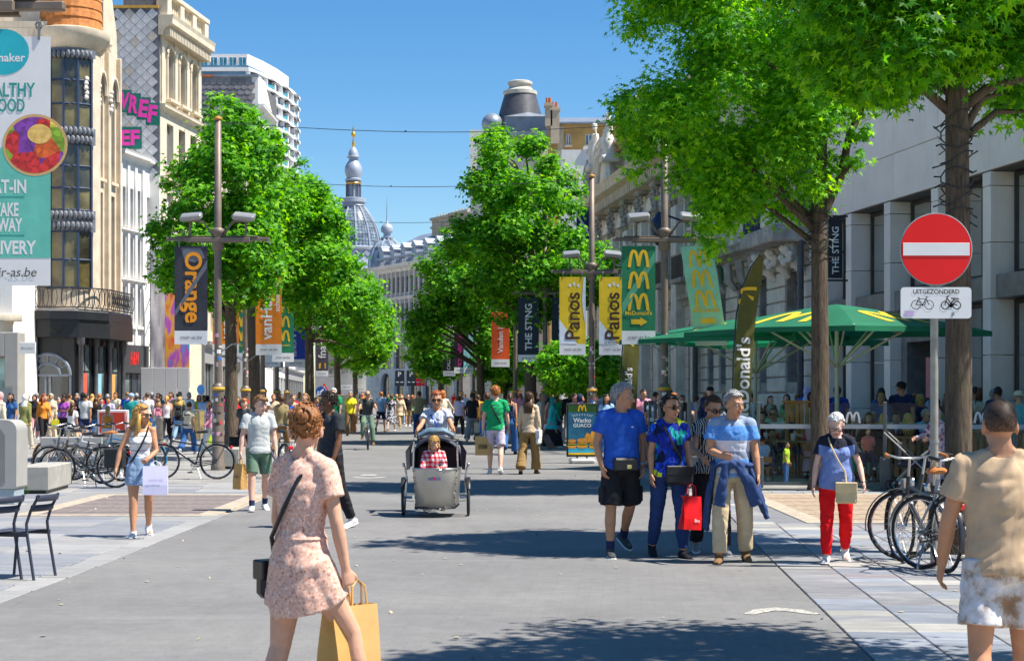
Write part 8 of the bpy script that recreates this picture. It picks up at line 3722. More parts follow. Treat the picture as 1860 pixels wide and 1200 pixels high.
Ip = person(470,23.7,720,16,dict(legs=((12,4,3,-6),(-10,12,3,14)),arms=((2,15,8,0),(4,12,14,2)),lean=0),'m','sweep','light brown','p',('tee','pale grey'),('shorts','sage'),'white',
'boy in pale grey shirt and green shorts with paper bag beside the road',True,tm=cloth((.48,.505,.495)),head=(34,8),socks='navy',curl=(1.2,.35),group=NEAR,wr=.006,key='I')
paper_bag(grip(Ip,0),.22,.36,.11,R(-50),m_kraft,'brown paper bag carried by the boy in grey shirt',.08,'SOCKS',None)
Jp = person(601,20.6,713,-48,dict(legs=((10,5,3,-4),(-10,14,3,14)),arms=((-4,11,14,2),(6,11,16,2)),lean=1),'m','short','dark','d',('tee','charcoal'),('jeans','black'),'white',
'young man in black shirt with sunglasses half hidden behind the peach dress',True,tm=cloth((.03,.034,.042)),head=(-34,4),glasses='dark',group=NEAR,wr=.011,key='J')

# ---------------------------------------------------------------- the cargo tricycle
cx_,cy_ = at(792,22.7).x,22.7
tk = thing('cargo_tricycle','aluminium box cargo tricycle with black hood coming down the road','cargo bike',(cx_,cy_,0))
m_alu = M('brushed_aluminium',(.50,.48,.43),.38,.12,3,.05,60,metal=.55)
m_hood = M('hood_black',(.022,.024,.034),.7,.2,6,.2,15)

def boxring(z,wf,yf,wb,yb,n=9):
 pts = [(-wb,yb)]
 for k in range(n):
  q = -1+2*k/(n-1)
  pts.append((wf*q,yf+.13*(abs(q)**2.4)))
 pts.append((wb,yb))
 return[(x,y,z)for x,y in pts]

mb = MB()
lo,hi = boxring(.13,.265,-.42,.30,.42),boxring(.66,.30,-.45,.33,.42)
n = len(lo)
mb.add(lo+hi,[(i,i+1,n+i+1,n+i)for i in range(n-1)]+[(n-1,0,n,2*n-1),tuple(range(n))[::-1]])
bx_ = mb.build('cargo_box',m_alu,tk,smooth='all')
mb = MB()
mb.tube(hi,.014,6,closed=True)
mb.build('box_rim',m_chrome,bx_,smooth=True)
mb = MB()
mb.tube(lo,.016,6,closed=True)
mb.build('bottom_edge',m_blk,bx_,smooth=True)
for s in(-1,1):
 mb = MB()
 for j in range(6):
  z = .18+j*.09
  mb.ell((s*(.262+.035*(z-.13)/.53),-.335,z),(.008,.01,.012),6,4)
 mb.build('rivets',m_blk,bx_,kind='stuff')
fb_ = lambda u,v:(u,-.452+.13*(abs(u/.29)**2.4),v)
mb = MB()
put_text(mb,'nihola',fb_,width=.17,cz=.53,bold=.012)
mb.build('lettering',M('logo_blue',(.08,.12,.40),.5),bx_)
mb = MB()
put_disc(mb,lambda u,v:(u,-.456,v),0.0,.53,.016)
mb.build('logo_dot',m_sred,bx_)
for s in(-1,1):
 for y in(-.2,):
  w = MB()
  x = s*.445
  pts = [(x,-.02+.235*math.cos(2*PI*q/26),.255+.235*math.sin(2*PI*q/26))for q in range(26)]
  w.tube(pts,.020,7,closed=True)
  wo = w.build('wheel',m_tyre,tk,smooth=True)
  r_ = MB()
  r_.tube([(x,-.02+.21*math.cos(2*PI*q/26),.255+.21*math.sin(2*PI*q/26))for q in range(26)],.010,6,closed=True)
  r_.build('rim',m_chrome,wo,smooth=True)
  r_ = MB()
  for q in range(14):
   a = 2*PI*q/14
   r_.bar((x+.02*(-1)**q,-.02,.255),(x,-.02+.205*math.cos(a),.255+.205*math.sin(a)),.004)
  r_.tube([(x-s*.12,-.02,.255),(x+s*.02,-.02,.255)],.02,8)
  r_.build('spokes',m_chrome,wo)
  a_ = MB()
  a_.tube([(x-s*.03,-.02,.27),(x-s*.045,-.0,.5),(x-s*.02,.02,.66),(x,.0,.70)],[.016,.016,.014,.012],7)
  a_.ell((x,-.01,.70),(.02,.02,.03),8,6)
  a_.build('steering_arm',m_chrome,tk,smooth=True)
  a_ = MB()
  a_.tube([(x,-.02+.275*math.cos(q),.255+.275*math.sin(q))for q in[R(35+13*w_)for w_ in range(10)]],[(.028,.005)]*10,6,ref=(1,0,0))
  a_.build('mudguard',m_blk,tk,smooth=True)
  a_ = MB()
  for z in(.2,.3):
   a_.bar((s*.3,-.02,z),(x-s*.03,-.02,z+.01),.02)
  a_.build('axle_link',m_chrome,tk,kind='stuff')
  # hood: bowed canopy with an open front
mb = MB()
rows = []
for j in range(7):
 y = .06+.40*j/6
 zt = 1.10+.03*math.sin(PI*j/6)-.05*(1-j/6)
 wd_ = .30
 row = []
 for q in range(13):
  a = PI*q/12
  x = -wd_*math.cos(a)*(1+.20*(1-math.sin(a)))
  z = .66+(zt-.66)*(math.sin(a)**.55)
  row.append((x,y+.12*(1-math.sin(a))*(j<3),z))
 rows.append(row)
vs = [p for r in rows for p in r]
mb.add(vs,[(j*13+i,j*13+i+1,(j+1)*13+i+1,(j+1)*13+i)for j in range(6)for i in range(12)])
mb.add(rows[-1],[tuple(range(13))])
hd_ = mb.build('hood',m_hood,tk,smooth='all')
mb = MB()
mb.tube([(p[0],p[1]-.005,p[2]+.005)for p in rows[0]],.016,6)
mb.build('hood_bow',M('hood_edge',(.10,.12,.17),.6),hd_,smooth=True)
mb = MB()
mb.tube([(-.24,.06,1.10),(-.1,.03,1.16),(.1,.03,1.165),(.24,.06,1.10)],[(.05,.03),(.06,.05),(.06,.05),(.05,.03)],8,ref=(0,1,0))
mb.build('rolled_cover',M('cover_blue',(.10,.17,.24),.6,.4,12),hd_,smooth=True)
for s in(-1,1):
 mb = MB()
 mb.add([(s*.30,.06,1.07),(s*.42,-.02,.88),(s*.40,-.06,.63),(s*.355,.02,.64),(s*.34,.05,.9)],[(0,1,2,3,4)])
 mb.build('hood_flap',m_hood,hd_)
 mb = MB()
 mb.tube([(s*.305,-.14,.66),(s*.295,-.12,1.02)],.012,6)
 mb.build('hood_stay',m_chrome,hd_)
mb = MB()
mb.rbox(-.28,.12,.40,.28,.36,.46,.02)
mb.rbox(-.28,.34,.42,.28,.40,.95,.02)
mb.build('child_seat',M('seat_dark',(.05,.04,.05),.7),tk)
# rear frame, wheel, saddle, handlebar
ry_ = 1.30
mb = MB()
mb.tube([(0,ry_+.30*math.cos(2*PI*q/28),.33+.30*math.sin(2*PI*q/28))for q in range(28)],.021,7,closed=True)
wo = mb.build('wheel',m_tyre,tk,smooth=True)
mb = MB()
mb.tube([(0,.42,.30),(0,.8,.30)],.025,8)
mb.tube([(0,.78,.28),(0,.88,.92)],.02,8)
for s in(-1,1):
 mb.tube([(s*.03,.8,.3),(s*.06,ry_,.33)],.012,6)
 mb.tube([(s*.03,.86,.78),(s*.06,ry_,.33)],.012,6)
mb.build('frame',m_blk,tk,smooth=True)
mb = MB()
mb.tube([(-.28,.52,1.03),(-.22,.46,1.05),(0,.44,1.06),(.22,.46,1.05),(.28,.52,1.03)],.015,8)
for s in(-1,1):
 mb.tube([(s*.2,.455,1.05),(s*.2,.42,.66)],.014,6)
mb.build('push_handlebar',m_blk,tk,smooth=True)
mb = MB()
mb.tube([(0,1.05,.95),(0,.95,.965),(0,.80,.94)],[(.10,.03),(.10,.035),(.025,.02)],10,ref=(1,0,0))
mb.build('saddle',m_blk,tk,smooth=True)
mb = MB()
mb.bar((-.1,.8,.16),(-.07,.8,.30),.018)
mb.bar((.1,.8,.44),(.07,.8,.30),.018)
mb.rbox(-.2,.76,.14,-.1,.85,.17,.005)
mb.rbox(.1,.76,.43,.2,.85,.46,.005)
mb.build('crank',m_chrome,tk,kind='stuff')
kp = dict(legs=((30,26,5,8),(66,70,5,4)),arms=((48,16,26,-2),(48,16,26,-2)),lean=6,ground=False)
Sx = Skel(kp,'f',0,(0,0),None)
K_ = person(792,0,None,0,kp,'f','short','red','m',('blouse','white'),('jeans','denim'),'white','red haired woman in blue and white shirt riding the cargo tricycle',True,
tm=m_bws,glasses='dark',H=1.66,pos=(cx_-.03,cy_+.93,1.02-.80*.95),group=NEAR,wr=.010,curl=(1.0,1.0),key='K')
t,S,k_ = K_
t.location.z = zz(710,cy_+.93)-(S.top+.01)*k_
mb = MB()
mb.tube([S.pel+S.sp*.46-S.rv*.09+S.fw*.10,S.pel+S.sp*.3+S.rv*.0+S.fw*.15,S.pel+S.sp*.16+S.rv*.05+S.fw*.14],[(.012,.006)]*3,6)
mb.build('lanyard',cloth('blue'),t)
mb = MB()
c_ = S.pel+S.sp*.16+S.rv*.05+S.fw*.15
mb.rbox(c_.x-.035,c_.y-.008,c_.z-.05,c_.x+.035,c_.y+.008,c_.z+.05,.003)
mb.build('pass_card',cloth('blue'),t)
kid = dict(legs=((70,120,4,0),(70,120,4,0)),arms=((30,12,40,30),(34,10,50,34)),lean=2,ground=False)
Kc = person(788,0,None,4,kid,'c','bob','blonde','l',('long','red'),('trousers','navy'),'white','blonde child in red checked shirt sitting in the cargo box looking down',True,tm=m_plaid,H=1.34,
pos=(cx_-.03,cy_+.02,0),head=(2,30),group=NEAR,wr=.006,key='kid')
t,S,k_ = Kc
t.location.z = zz(793,cy_+.1)-S.top*k_

# ---------------------------------------------------------------- bicycles
GB = 'bicycles parked on the left'
bicycle(1677,15.9,99,'black bicycle seen from behind with brown saddle leaning at the sign post',(.03,.03,.035),m_brownl,m_brownl,'bicycles at the sign post')
bicycle(1742,16.6,176,'black city bicycle parked sideways behind the sign post',(.04,.04,.045),None,None,'bicycles at the sign post')
bicycle(1762,15.3,128,'grey framed bicycle half hidden by the sand shirted man',(.30,.32,.33),None,None,'bicycles at the sign post')
bicycle(158,29.6,172,'black electric bicycle with pannier behind the concrete block',(.05,.045,.04),None,None,GB,crate=M('pannier_black',(.02,.022,.025),.6,.2,8))
bicycle(140,31.0,168,'dark bicycle second in the left cluster, behind the electric one',(.10,.10,.11),None,None,GB)
bicycle(178,32.0,160,'white framed bicycle in the middle of the left cluster',(.55,.55,.55),m_brownl,None,GB)
bicycle(205,33.0,176,'dark green bicycle in the left cluster beside the denim skirt',(.02,.12,.11),None,None,GB)
bicycle(120,33.5,150,'orange framed bicycle farthest in the left cluster',(.55,.20,.02),None,None,GB)
bicycle(232,34.5,165,'blue bicycle at the back of the left cluster',(.03,.16,.35),None,None,GB)
bicycle(346,32.6,178,'black electric bicycle with rear carrier parked between lady and boy',(.03,.035,.045),None,None,GB)
bicycle(500,33,120,'dark bicycle parked behind the boy in grey shirt',(.08,.08,.09),None,None,GB)
# grey cycle stand
for px,d,lab in((130,32.5,'grey metal cycle rack among the left bicycles'),(205,35.5,'second grey metal cycle rack farther back')):
 t = thing('cycle_rack',lab,'bike rack',at(px,d),R(4))
 mb = MB()
 mb.rbox(-.6,-.03,.62,.6,.03,.84,.02)
 mb.build('rail_board',m_colg,t)
 for s in(-1,1):
  mb = MB()
  mb.rbox(s*.5-.04,-.03,0,s*.5+.04,.03,.62,.01)
  mb.build('leg',m_colg,t)

  # ---- riders farther up the road
def rider(px,d,ty,rz,lab_b,lab_p,col,**kw):
 b = bicycle(px,d,rz-90,lab_b,col,stand=False,group='bicycles being ridden')
 a = R(rz-90)
 off = Matrix.Rotation(a,3,'Z')@Vector((-.30,0,0))
 p = at(px,d)
 ps = person(px,d,None,rz,dict(legs=((64,62,7,4),(30,24,7,10)),arms=((50,14,22,0),(50,14,22,0)),lean=12,ground=False),pos=(p.x+off.x,p.y+off.y,0),label=lab_p,H=1.72,key='rider%d'%px,**kw)
 t,S,k_ = ps
 t.location.z = .93-(S.pel.z-.10)*k_
 return ps

rider(668,50.5,708,6,'dark bicycle ridden towards us in the middle of the road','bald man in olive grey shirt cycling towards us in sunglasses',(.05,.05,.06),sex='m',hair='rim',haircol='brown',sk='m',top=('polo','charcoal'),bot=('trousers','sage'),shoes='brown',glasses='dark',near=False)
rider(762,60,712,178,'bicycle ridden away behind the tricycle rider','person in beige shirt and blue jeans cycling away',(.1,.1,.12),sex='m',hair='short',haircol='brown',sk='m',top=('tee','khaki'),bot=('jeans','denim'),shoes='white')
rider(806,52,706,172,'pale bicycle with child seat ridden away beside the tricycle','person in pale yellow coat cycling away behind the tricycle',(.5,.5,.48),sex='f',hair='bob',haircol='ginger',sk='m',top=('long','cream'),bot=('jeans','cream'),shoes='white')

# ---------------------------------------------------------------- the crowd
CROWD = '''
-2 44 712 150 stroll f hijab dusty:pink m coat:cream trousers:cream white|woman in dusty pink headscarf and cream coat at the left edge
21 52 714 -20 stand f long dark m tee:denim trousers:denim white|woman with long dark hair in denim dungarees near the grey portal
45 51 716 172 walk f hijab white m jacket:olive trousers:cream beige|woman in white headscarf, olive jacket and cream trousers walking away
63 60 717 20 walk f hijab black m long:black trousers:dusty_pink white|woman in black headscarf and black top with dusty pink trousers
79 57 716 35 walk f wavy red l long:orange slim:black black|woman with long red hair, orange cardigan and black trousers
93 62 715 10 stroll f hijab cream m coat:beige long_skirt:beige beige|woman in cream headscarf and long beige coat with yellow bag
105 66 720 160 stand m short brown l tee:light_blue trousers:navy black|man in light blue shirt standing before the dark shop doors
117 60 718 -15 chat f curly dark d blouse:purple trousers:black black|woman with curly dark hair in a purple blouse
125 66 715 150 stand m buzz brown m tee:tan trousers:grey black|man with cropped hair in tan shirt behind the purple blouse
131 47 732 160 stroll f long brown m tee:white shorts:beige white|girl with long brown hair in white shirt and beige shorts
155 56 714 168 walk m buzz dark m tee:pale_grey loose_shorts:navy white|man in pale grey shirt and navy shorts walking away
174 60 722 190 stand f long brown l tee:black jeans:denim white|woman with long brown hair in black shirt by the shop columns
184 63 723 10 stand m short brown l tee:grey jeans:navy white|man in grey shirt facing us between the shop columns
198 60 721 -10 stroll m short dark m tee:lavender jeans:denim white|dark haired man in lavender shirt above the sale board
195 44.5 737 175 stand f pony blonde l halter:orange shorts:white white|woman with blonde ponytail in orange halter top before the red board
231 62 712 170 stand m short light_brown l tee:blue jeans:navy white|man in blue shirt left of the teal shirted man
238 55 714 175 walk m cap grey l tee:teal shorts:khaki white|man in teal shirt and light cap walking away
267 62 713 176 stroll m buzz brown l tee:white jeans:denim white|man in plain white shirt walking away before the hoarding
288 66 714 0 stroll m short brown m tee:teal trousers:black black|man in glasses and teal shirt facing us at the hoarding
287 57 724 190 walk f wavy light_brown l blouse:white jeans:pale_denim white|woman with pale pink backpack and loose light brown hair
303 57 719 185 walk f pony blonde l tank:white slim:black black|woman with blonde ponytail, white vest and black trousers
324 62 714 175 stand m cap dark l tee:olive jeans:denim black|man in navy cap and olive shirt behind the backpack
326 57 721 178 walk f wavy blonde l tee:black jeans:pale_denim white|blonde woman with black backpack and pale jeans
343 46.5 730 168 walk f bun dark m tee:cream wide:denim white|woman with dark bun, lettered cream shirt and wide jeans walking away
361 66 717 20 stand f bob ginger l blouse:yellow trousers:beige white|woman in yellow blouse by the picture board
371 63 718 -10 stroll m short dark d tee:light_blue jeans:navy white|man in light blue shirt right of the yellow blouse
383 44 727 -60 walk f long brown l long:pink trousers:white beige|woman in pink top and white trousers with green bag behind the post
413 45 725 -50 walk f hijab magenta l tunic:white trousers:pink white|woman in long white tunic and magenta scarf right of the post
445 40.5 724 -28 stroll m sweep ginger l tee:charcoal jeans:black white|boy with ginger hair in charcoal shirt carrying a black bag
431 55 720 30 walk f long dark m tee:red jeans:denim white|woman in red shirt beyond the tree trunks
484 45 730 25 walk m cap grey l tee:grey trousers:khaki white|person in grey shirt and pale cap beside the boy
511 44 718 170 walk f curly brown m long:khaki trousers:brown black|woman with curly brown hair in khaki top walking away
531 52 716 10 walk f short light_brown l tank:blue shorts:white white|woman in blue vest facing us near the road edge
556 47 714 -40 walk f pony light_brown l tee:white shorts:pink white|woman with ponytail in white and pink sports clothes
574 58 722 20 stroll m short dark m tee:navy jeans:navy white|man in navy shirt beyond the sports clothes woman
607 56 705 -8 stroll m short white p polo:green trousers:lavender white|white haired man in bright green polo shirt
637 68 711 4 walk f crop grey m tee:yellow wide:brown black|woman in bright yellow shirt and wide brown trousers
692 75 711 170 walk m short ginger l tee:light_blue shorts:navy brown|man in light blue shirt and navy shorts walking away barefoot in sandals
711 76 717 176 walk f short brown l blouse:lavender skirt:lavender white|woman in white and violet patterned dress walking away
727 84 716 30 walk f long ginger l tunic:beige trousers:tan beige|woman with ginger hair in beige dress and tan trousers
741 88 715 10 stroll m short dark l tee:black shorts:khaki white|man in black shirt and khaki shorts far up the road
749 90 718 200 walk f bob red l tee:green trousers:black white|woman in green shirt far up the road
793 60 711 170 walk m short grey l tee:lavender trousers:charcoal black|grey haired man in lavender grey shirt behind the tricycle rider
834 66 716 170 walk f bob dark m tee:lavender trousers:black white|woman in lavender shirt and black trousers before the white poles
858 57 713 172 walk f pony dark m tee:black wide:grey white|woman with dark ponytail, black shirt and wide grey trousers
868 62 717 176 walk m short brown m tee:mustard trousers:black white|man in mustard shirt walking away
884 47 714 176 stroll f curly brown m tank:black jeans:denim white|woman with curly brown hair and black vest left of green shirt
926 46 714 172 walk f pony brown m tank:denim wide:denim black|woman with long ponytail and blue backpack in wide jeans
1003 52 721 90 walk f hijab teal m tunic:turquoise long_skirt:black white|woman in teal headscarf and long black skirt walking right
996 54 716 80 walk f long dark m blouse:dusty_pink shorts:white white|woman half hidden behind the teal headscarf
944 62 708 -10 stand f long brown m tee:pink jeans:denim white|woman with long brown hair before the middle trunk
972 66 712 20 stand m short dark m tee:charcoal jeans:navy white|man in charcoal shirt below the dark banner
985 60 717 180 stroll f bob ginger l tee:white jeans:pale_denim white|ginger haired woman in white shirt under the low tree
1013 70 714 0 stand m short brown l tee:olive trousers:grey black|man in olive shirt in the shade of the low tree
1042 48 715 60 chat m short dark m tee:black trousers:black black|man in black shirt behind the poster stand
1052 47 716 70 phone f hijab navy m tunic:purple long_skirt:navy black|woman in dark scarf and purple tunic behind the poster stand
1080 54 714 175 stand m short dark l tee:light_blue jeans:navy white|man in light blue shirt behind the poster stand post
1102 45 716 -5 stand f long dark m blouse:light_blue jeans:denim white|woman with long dark hair in light blue blouse left of the blue man
1168 47 707 20 stand m short dark m tee:pink jeans:navy white|man in pale pink shirt behind the two seated women
1190 50 712 160 stand m short dark l tee:navy jeans:navy white|man in navy shirt left of the dark post
1222 44 714 30 stand m sweep ginger l tee:white jeans:navy white|ginger haired man in white shirt right of the dark post
1240 47 718 -30 stand m short dark m tee:teal jeans:navy white|man in teal shirt beside the ginger haired man
1252 42 730 200 stand f bun brown l tank:black skirt:black black|woman with brown bun and bare shoulders by the side fence
1290 44 702 -12 stand m cap dark l jacket:navy jeans:denim white|man in navy jacket and black cap before the stone bank
1317 47 714 10 stand f long dark m tee:black jeans:black white|dark haired woman in black left of the olive flag
1466 43 703 160 stand m hijab lavender m tee:blue jeans:navy white|person in pale headscarf and blue shirt left of the forked trunk
1472 41 712 20 stand f hijab black m tunic:white jeans:pale_denim white|woman in black headscarf and white tunic at the forked trunk
1521 39 701 178 stroll m short dark m tee:blue jeans:navy black|man in dark blue leaf print shirt walking away before the store
1601 40 705 176 stroll f long dark m tee:denim jeans:denim white|woman with long black hair and blue top before the store
1638 37 693 172 walk m cap dark m tee:navy loose_shorts:navy white|man in slate blue shirt and black cap walking into the store
1662 38 714 150 chat f bun ginger l tee:light_blue skirt:pink white|woman in light blue shirt and pink skirt by the sign post
1690 42 708 60 stand m short dark m tee:light_blue jeans:denim black|man in light blue shirt in the dark store entrance
1722 37 715 -60 stand f long black m tee:charcoal jeans:black black|dark haired woman left of the thick trunk
1772 38 703 170 walk m short dark m tee:red jeans:navy white|man in red shirt before the rightmost windows
1812 35 703 150 stand m short dark m tee:navy jeans:navy white|man in navy shirt standing right of the thick trunk
1804 36 707 160 stand f crop grey l blouse:beige trousers:beige beige|grey haired woman beside the navy shirted man
1850 33 709 165 stand m hat grey l tee:turquoise trousers:beige brown|man in straw hat and turquoise shirt at the right edge
'''
SHADED = '''
1177 39.0 -12 sit f long dark l tank:black jeans:black black|seated woman in black vest left of the dark post
1196 38.5 8 sit f long light_brown l tank:light_blue jeans:navy black|seated woman in light blue vest left of the dark post
1374 35.5 30 sit m short red p long:black jeans:navy black|seated man in glasses and black hoodie right of the olive flag
1405 35.0 0 sit m short dark m tee:white jeans:pale_denim white|seated man in white picture shirt and sunglasses
1432 34.0 70 sit m cap grey l tee:navy jeans:navy white|seated man in light blue cap and navy shirt
1447 36.5 -20 sit f hijab brown m tunic:brown jeans:black black|seated woman in brown headscarf behind the wooden screen
1385 31.6 172 sit c crop dark m tee:light_blue shorts:navy white|child in light blue shirt sitting with back to the glass
1517 34.0 0 sit f bob dark l tee:magenta jeans:black white|seated woman in magenta top and black bob
1546 33.5 16 sit_back f bun ginger p tee:black jeans:black black|seated ginger woman in loose black shirt
1580 32.6 -30 drink f long dark m tank:green trousers:green black|seated woman in green top raising her hand to her ear
1607 31.4 178 sit f long blonde l blouse:charcoal jeans:navy white|seated woman with long pale blonde hair seen from behind
1650 31.2 170 sit f wavy blonde m tee:black jeans:black black|seated blonde woman in black beside the sign post
1674 32.4 40 sit m buzz grey m tee:light_blue trousers:grey black|seated older man in sunglasses and pale blue shirt
1628 33.5 -10 sit f crop dark m tee:light_blue jeans:navy white|seated person in light blue facing us behind the pram
1478 33.0 150 sit f hijab dusty:pink m coat:dusty_pink long_skirt:black black|seated woman in dusty pink coat beside the forked trunk
1708 34.5 165 sit f hijab green m tunic:green long_skirt:black black|seated woman in dark green scarf between sign post and trunk
1782 32.0 20 sit f hijab charcoal m tunic:sage jeans:black black|seated woman in charcoal scarf and check top right of the trunk
1790 34.0 160 sit m short dark m tee:navy jeans:navy black|seated man in navy seen from behind right of the trunk
1330 36.0 160 sit f crop brown l tee:charcoal jeans:black black|seated person in charcoal behind the striped shirt man
1300 37.0 20 sit m short dark m tee:black jeans:navy white|seated man in black left of the striped shirt man
'''

def colname(s):
 return s.replace('_',' ').replace(':',' ')

SEATED = []
OUTS = {}
for i,line in enumerate((CROWD.strip()+SHADED).strip().splitlines()):
 left,label = line.split('|')
 w = left.split()
 if w[4]not in POSES:
  w.insert(2,'0')
 px,d,top,rz,pose,sex,hair,hc,sk,tp,bt,sh = w[:12]
 px,d,top,rz = float(px),float(d),float(top),float(rz)
 hc = colname(hc)
 tk_,tc = tp.split(':')
 bk,bc = bt.split(':')
 if hc=='black':
  hc = 'black' if hair=='hijab' else 'dark'
 kw = {}
 if 'patterned dress' in label:
  kw = dict(dress=('mid_skirt',.5),tm=cloth('navy','floral'))
 if 'leaf print' in label:
  kw = dict(tm=m_bleaf)
 hcap = {'teal shirt and light':'light blue','light blue cap':'light blue','straw hat':'cream','pale cap':'pale grey'}
 hatc = next((v for kk,v in hcap.items()if kk in label),'black')
 sit = pose in('sit','sit_back','drink')
 gl_ = 'dark' if 'sunglasses' in label else('clear' if 'glasses' in label else None)
 hy = rnd.choice((-25,-10,0,0,12,25))
 ps = person(px,d,None if sit else top,rz,pose,sex,hair,hc,sk,(tk_,colname(tc)),(bk,colname(bc)),sh,label,False,head=(hy,4 if sit else 0),hatcol=hatc,glasses=gl_,group='seated guests on the terrace' if sit else 'people in the crowd',**kw)
 OUTS[label] = ps
 if sit:
  SEATED.append(ps)

  # far small figures, one by one
FARC = ['black','white','light blue','red','navy','beige','pink','green','grey','mustard','denim','cream']
FARB = ['navy','black','pale denim','beige','khaki','grey']
used_l = set()
for i in range(44):
 px = rnd.uniform(556,905)
 d = rnd.uniform(88,165)
 if i%4==0:
  px = rnd.uniform(640,760)
 a,b = FARC[i%12],FARB[(i*5+i//12)%6]
 hcn = rnd.choice(['dark','brown','blonde','ginger','grey','light brown'])
 where = 'before the arcade' if px<720 else('by the distant poles' if px<800 else 'under the middle trees')
 lab = 'distant walker with %s hair, %s top, %s trousers %s'%(hcn,a,b,where)
 if lab in used_l:
  hcn = 'dark' if hcn!='dark' else 'red'
  lab = 'distant walker with %s hair, %s top, %s trousers %s'%(hcn,a,b,where)
 used_l.add(lab)
 sx_ = rnd.choice('mf')
 person(px,d,zz(718,d)and None,rnd.choice((0,180,10,170,-30,150)),rnd.choice(('walk','walk_b','stroll','stand')),sx_,'short' if sx_=='m' else rnd.choice(('long','bob')),hcn,rnd.choice('lmmd'),('tee',a),(rnd.choice(('jeans','shorts')),b),'white',lab,
False,H=rnd.uniform(1.58,1.86),face=False,group='distant walkers')

def fillers(n,x0,x1,d0,d1,where,group,poses=('walk','walk_b','stroll','stand','chat')):
 for i in range(n):
  px = x0+(x1-x0)*(i+rnd.uniform(.1,.9))/n
  sx = rnd.choice('mf')
  hcn = rnd.choice(['dark','brown','blonde','ginger','grey','light brown'])
  hr = 'short' if sx=='m' else rnd.choice(('long','bob','pony','hijab'))
  a,b = rnd.choice(FARC),rnd.choice(FARB)
  for q in FARC:
   lab = 'person with %s in %s top, %s %s'%(('black headscarf' if hr=='hijab' else hcn+' hair'),a,b,where)
   if lab not in used_l:
    break
   a = q
  used_l.add(lab)
  ps = person(px,rnd.uniform(d0,d1),None,rnd.choice((0,180,160,200,-30,20)),rnd.choice(poses),sx,hr,'black' if hr=='hijab' else hcn,rnd.choice('lmmd'),(rnd.choice(('tee','long','tee')),a),
(rnd.choice(('jeans','trousers','shorts')),b),'white',lab,False,H=rnd.uniform(1.58,1.84),face=False,group=group)
  if 'sit' in poses:
   SEATED.append(ps)

fillers(26,-10,395,64,69,'bottoms before the left shops','shoppers by the left shops')
fillers(14,400,560,56,84,'bottoms between left trunks','shoppers by the left trees')
fillers(12,975,1180,56,74,'bottoms near the palace','shoppers by the palace')
fillers(14,1190,1500,44,50,'bottoms along the bank wall','shoppers by the bank')
fillers(8,1590,1860,35.5,38,'bottoms by the store windows','shoppers by the store')
fillers(15,1275,1850,34.5,37.5,'bottoms under the parasols','seated guests on the terrace',('sit','sit_back','drink'))

# ---- green shirted man and companion
M1 = person(900,34.8,702,176,dict(legs=((-15,16,3,24),(14,6,3,-4)),arms=((4,12,12,2),(-4,12,10,2)),lean=1),'m','sweep','ginger','p',('tee','green'),('shorts','lavender'),'white',
'ginger haired man in green shirt and pale shorts walking away with paper bag',True,curl=(.4,1.2),group=NEAR,wr=.009,bm=cloth((.50,.45,.56)),face=False,key='M1')
t,S,k_ = M1
mb = MB()
mb.tube(cross_strap(S,1,S.pel+S.rv*-.18,.014),.016,6)
o_ = thing('shoulder_bag','dark strap bag across the back of the green shirted man','bag',t.location,t.rotation_euler.z,None,k_)
mb.build('strap',cloth('black'),o_,smooth=True)
mb = MB()
q_ = S.pel-S.rv*.19+S.fw*.04
mb.rbox(q_.x-.03,q_.y-.09,q_.z-.14,q_.x+.03,q_.y+.09,q_.z+.02,.012)
mb.build('bag_body',cloth('black'),o_)
paper_bag(grip(M1,1)+Vector((0,-.03,.02)),.32,.40,.12,R(2),m_kraft2,'brown paper jeans shop bag carried by the green shirted man',.06,('JACK&','JONES'),m_ink)
M2 = person(961,34.8,713,168,dict(legs=((13,6,3,-2),(-12,14,3,18)),arms=((-6,12,16,4),(6,12,22,2)),lean=1),'f','long','brown','m',('long','beige'),('wide','brown'),'brown',
'woman in beige cardigan and brown trousers walking away with handbags',True,group=NEAR,wr=.009,tm=cloth((.58,.44,.30)),bm=cloth((.30,.185,.07)),face=False,key='M2')
t,S,k_ = M2
q_ = S.pel-S.rv*.22+Vector((0,.03,.0))
strap_bag(M2,[q_,q_+Vector((0,0,.25)),S.sh[0]+Vector((0,0,.07)),q_+Vector((0,-.05,.25)),q_+Vector((0,-.04,0))],(.08,.30,.30),cloth('white'),'white tote bag on the shoulder of the beige cardigan woman',.014,q_,name='tote_bag')
paper_bag(grip(M2,0)+Vector((.10,-.03,.06)),.14,.30,.07,R(0),m_blkl,'black handbag swinging beside the beige cardigan woman',.05,name='hand_bag',tilt=R(-28))

# ---- bags of the crowd

def crowd_bag(label,side,w,h,col,text,name='carrier_bag',dz=0.0):
 ps = OUTS[label]
 paper_bag(grip(ps,side)+Vector((0,-.03,dz)),w,h,.1,R(rnd.uniform(-20,20)),cloth(col),text,.08,name=name)

for key_,side,w,h,col,lab,nm in(
('cream headscarf and long',1,.34,.30,'yellow','yellow handbag of the woman in long beige coat','hand_bag'),
('black headscarf and black top',1,.30,.40,'charcoal','dark carrier bag held by the woman in black headscarf','carrier_bag'),
('with green bag behind',0,.42,.24,'lime','bright green bag beside the sticker covered post','carrier_bag'),
('carrying a black bag',0,.36,.28,'black','black bag carried by the ginger boy','carrier_bag'),
('wide grey trousers',0,.26,.34,'cream','cream tote bag of the woman in wide grey trousers','tote_bag'),
('yellow shirt and wide',1,.22,.34,'brown','brown bag of the woman in yellow shirt','carrier_bag')):
 full = next(l for l in OUTS if key_ in l)
 crowd_bag(full,side,w,h,col,lab,nm)

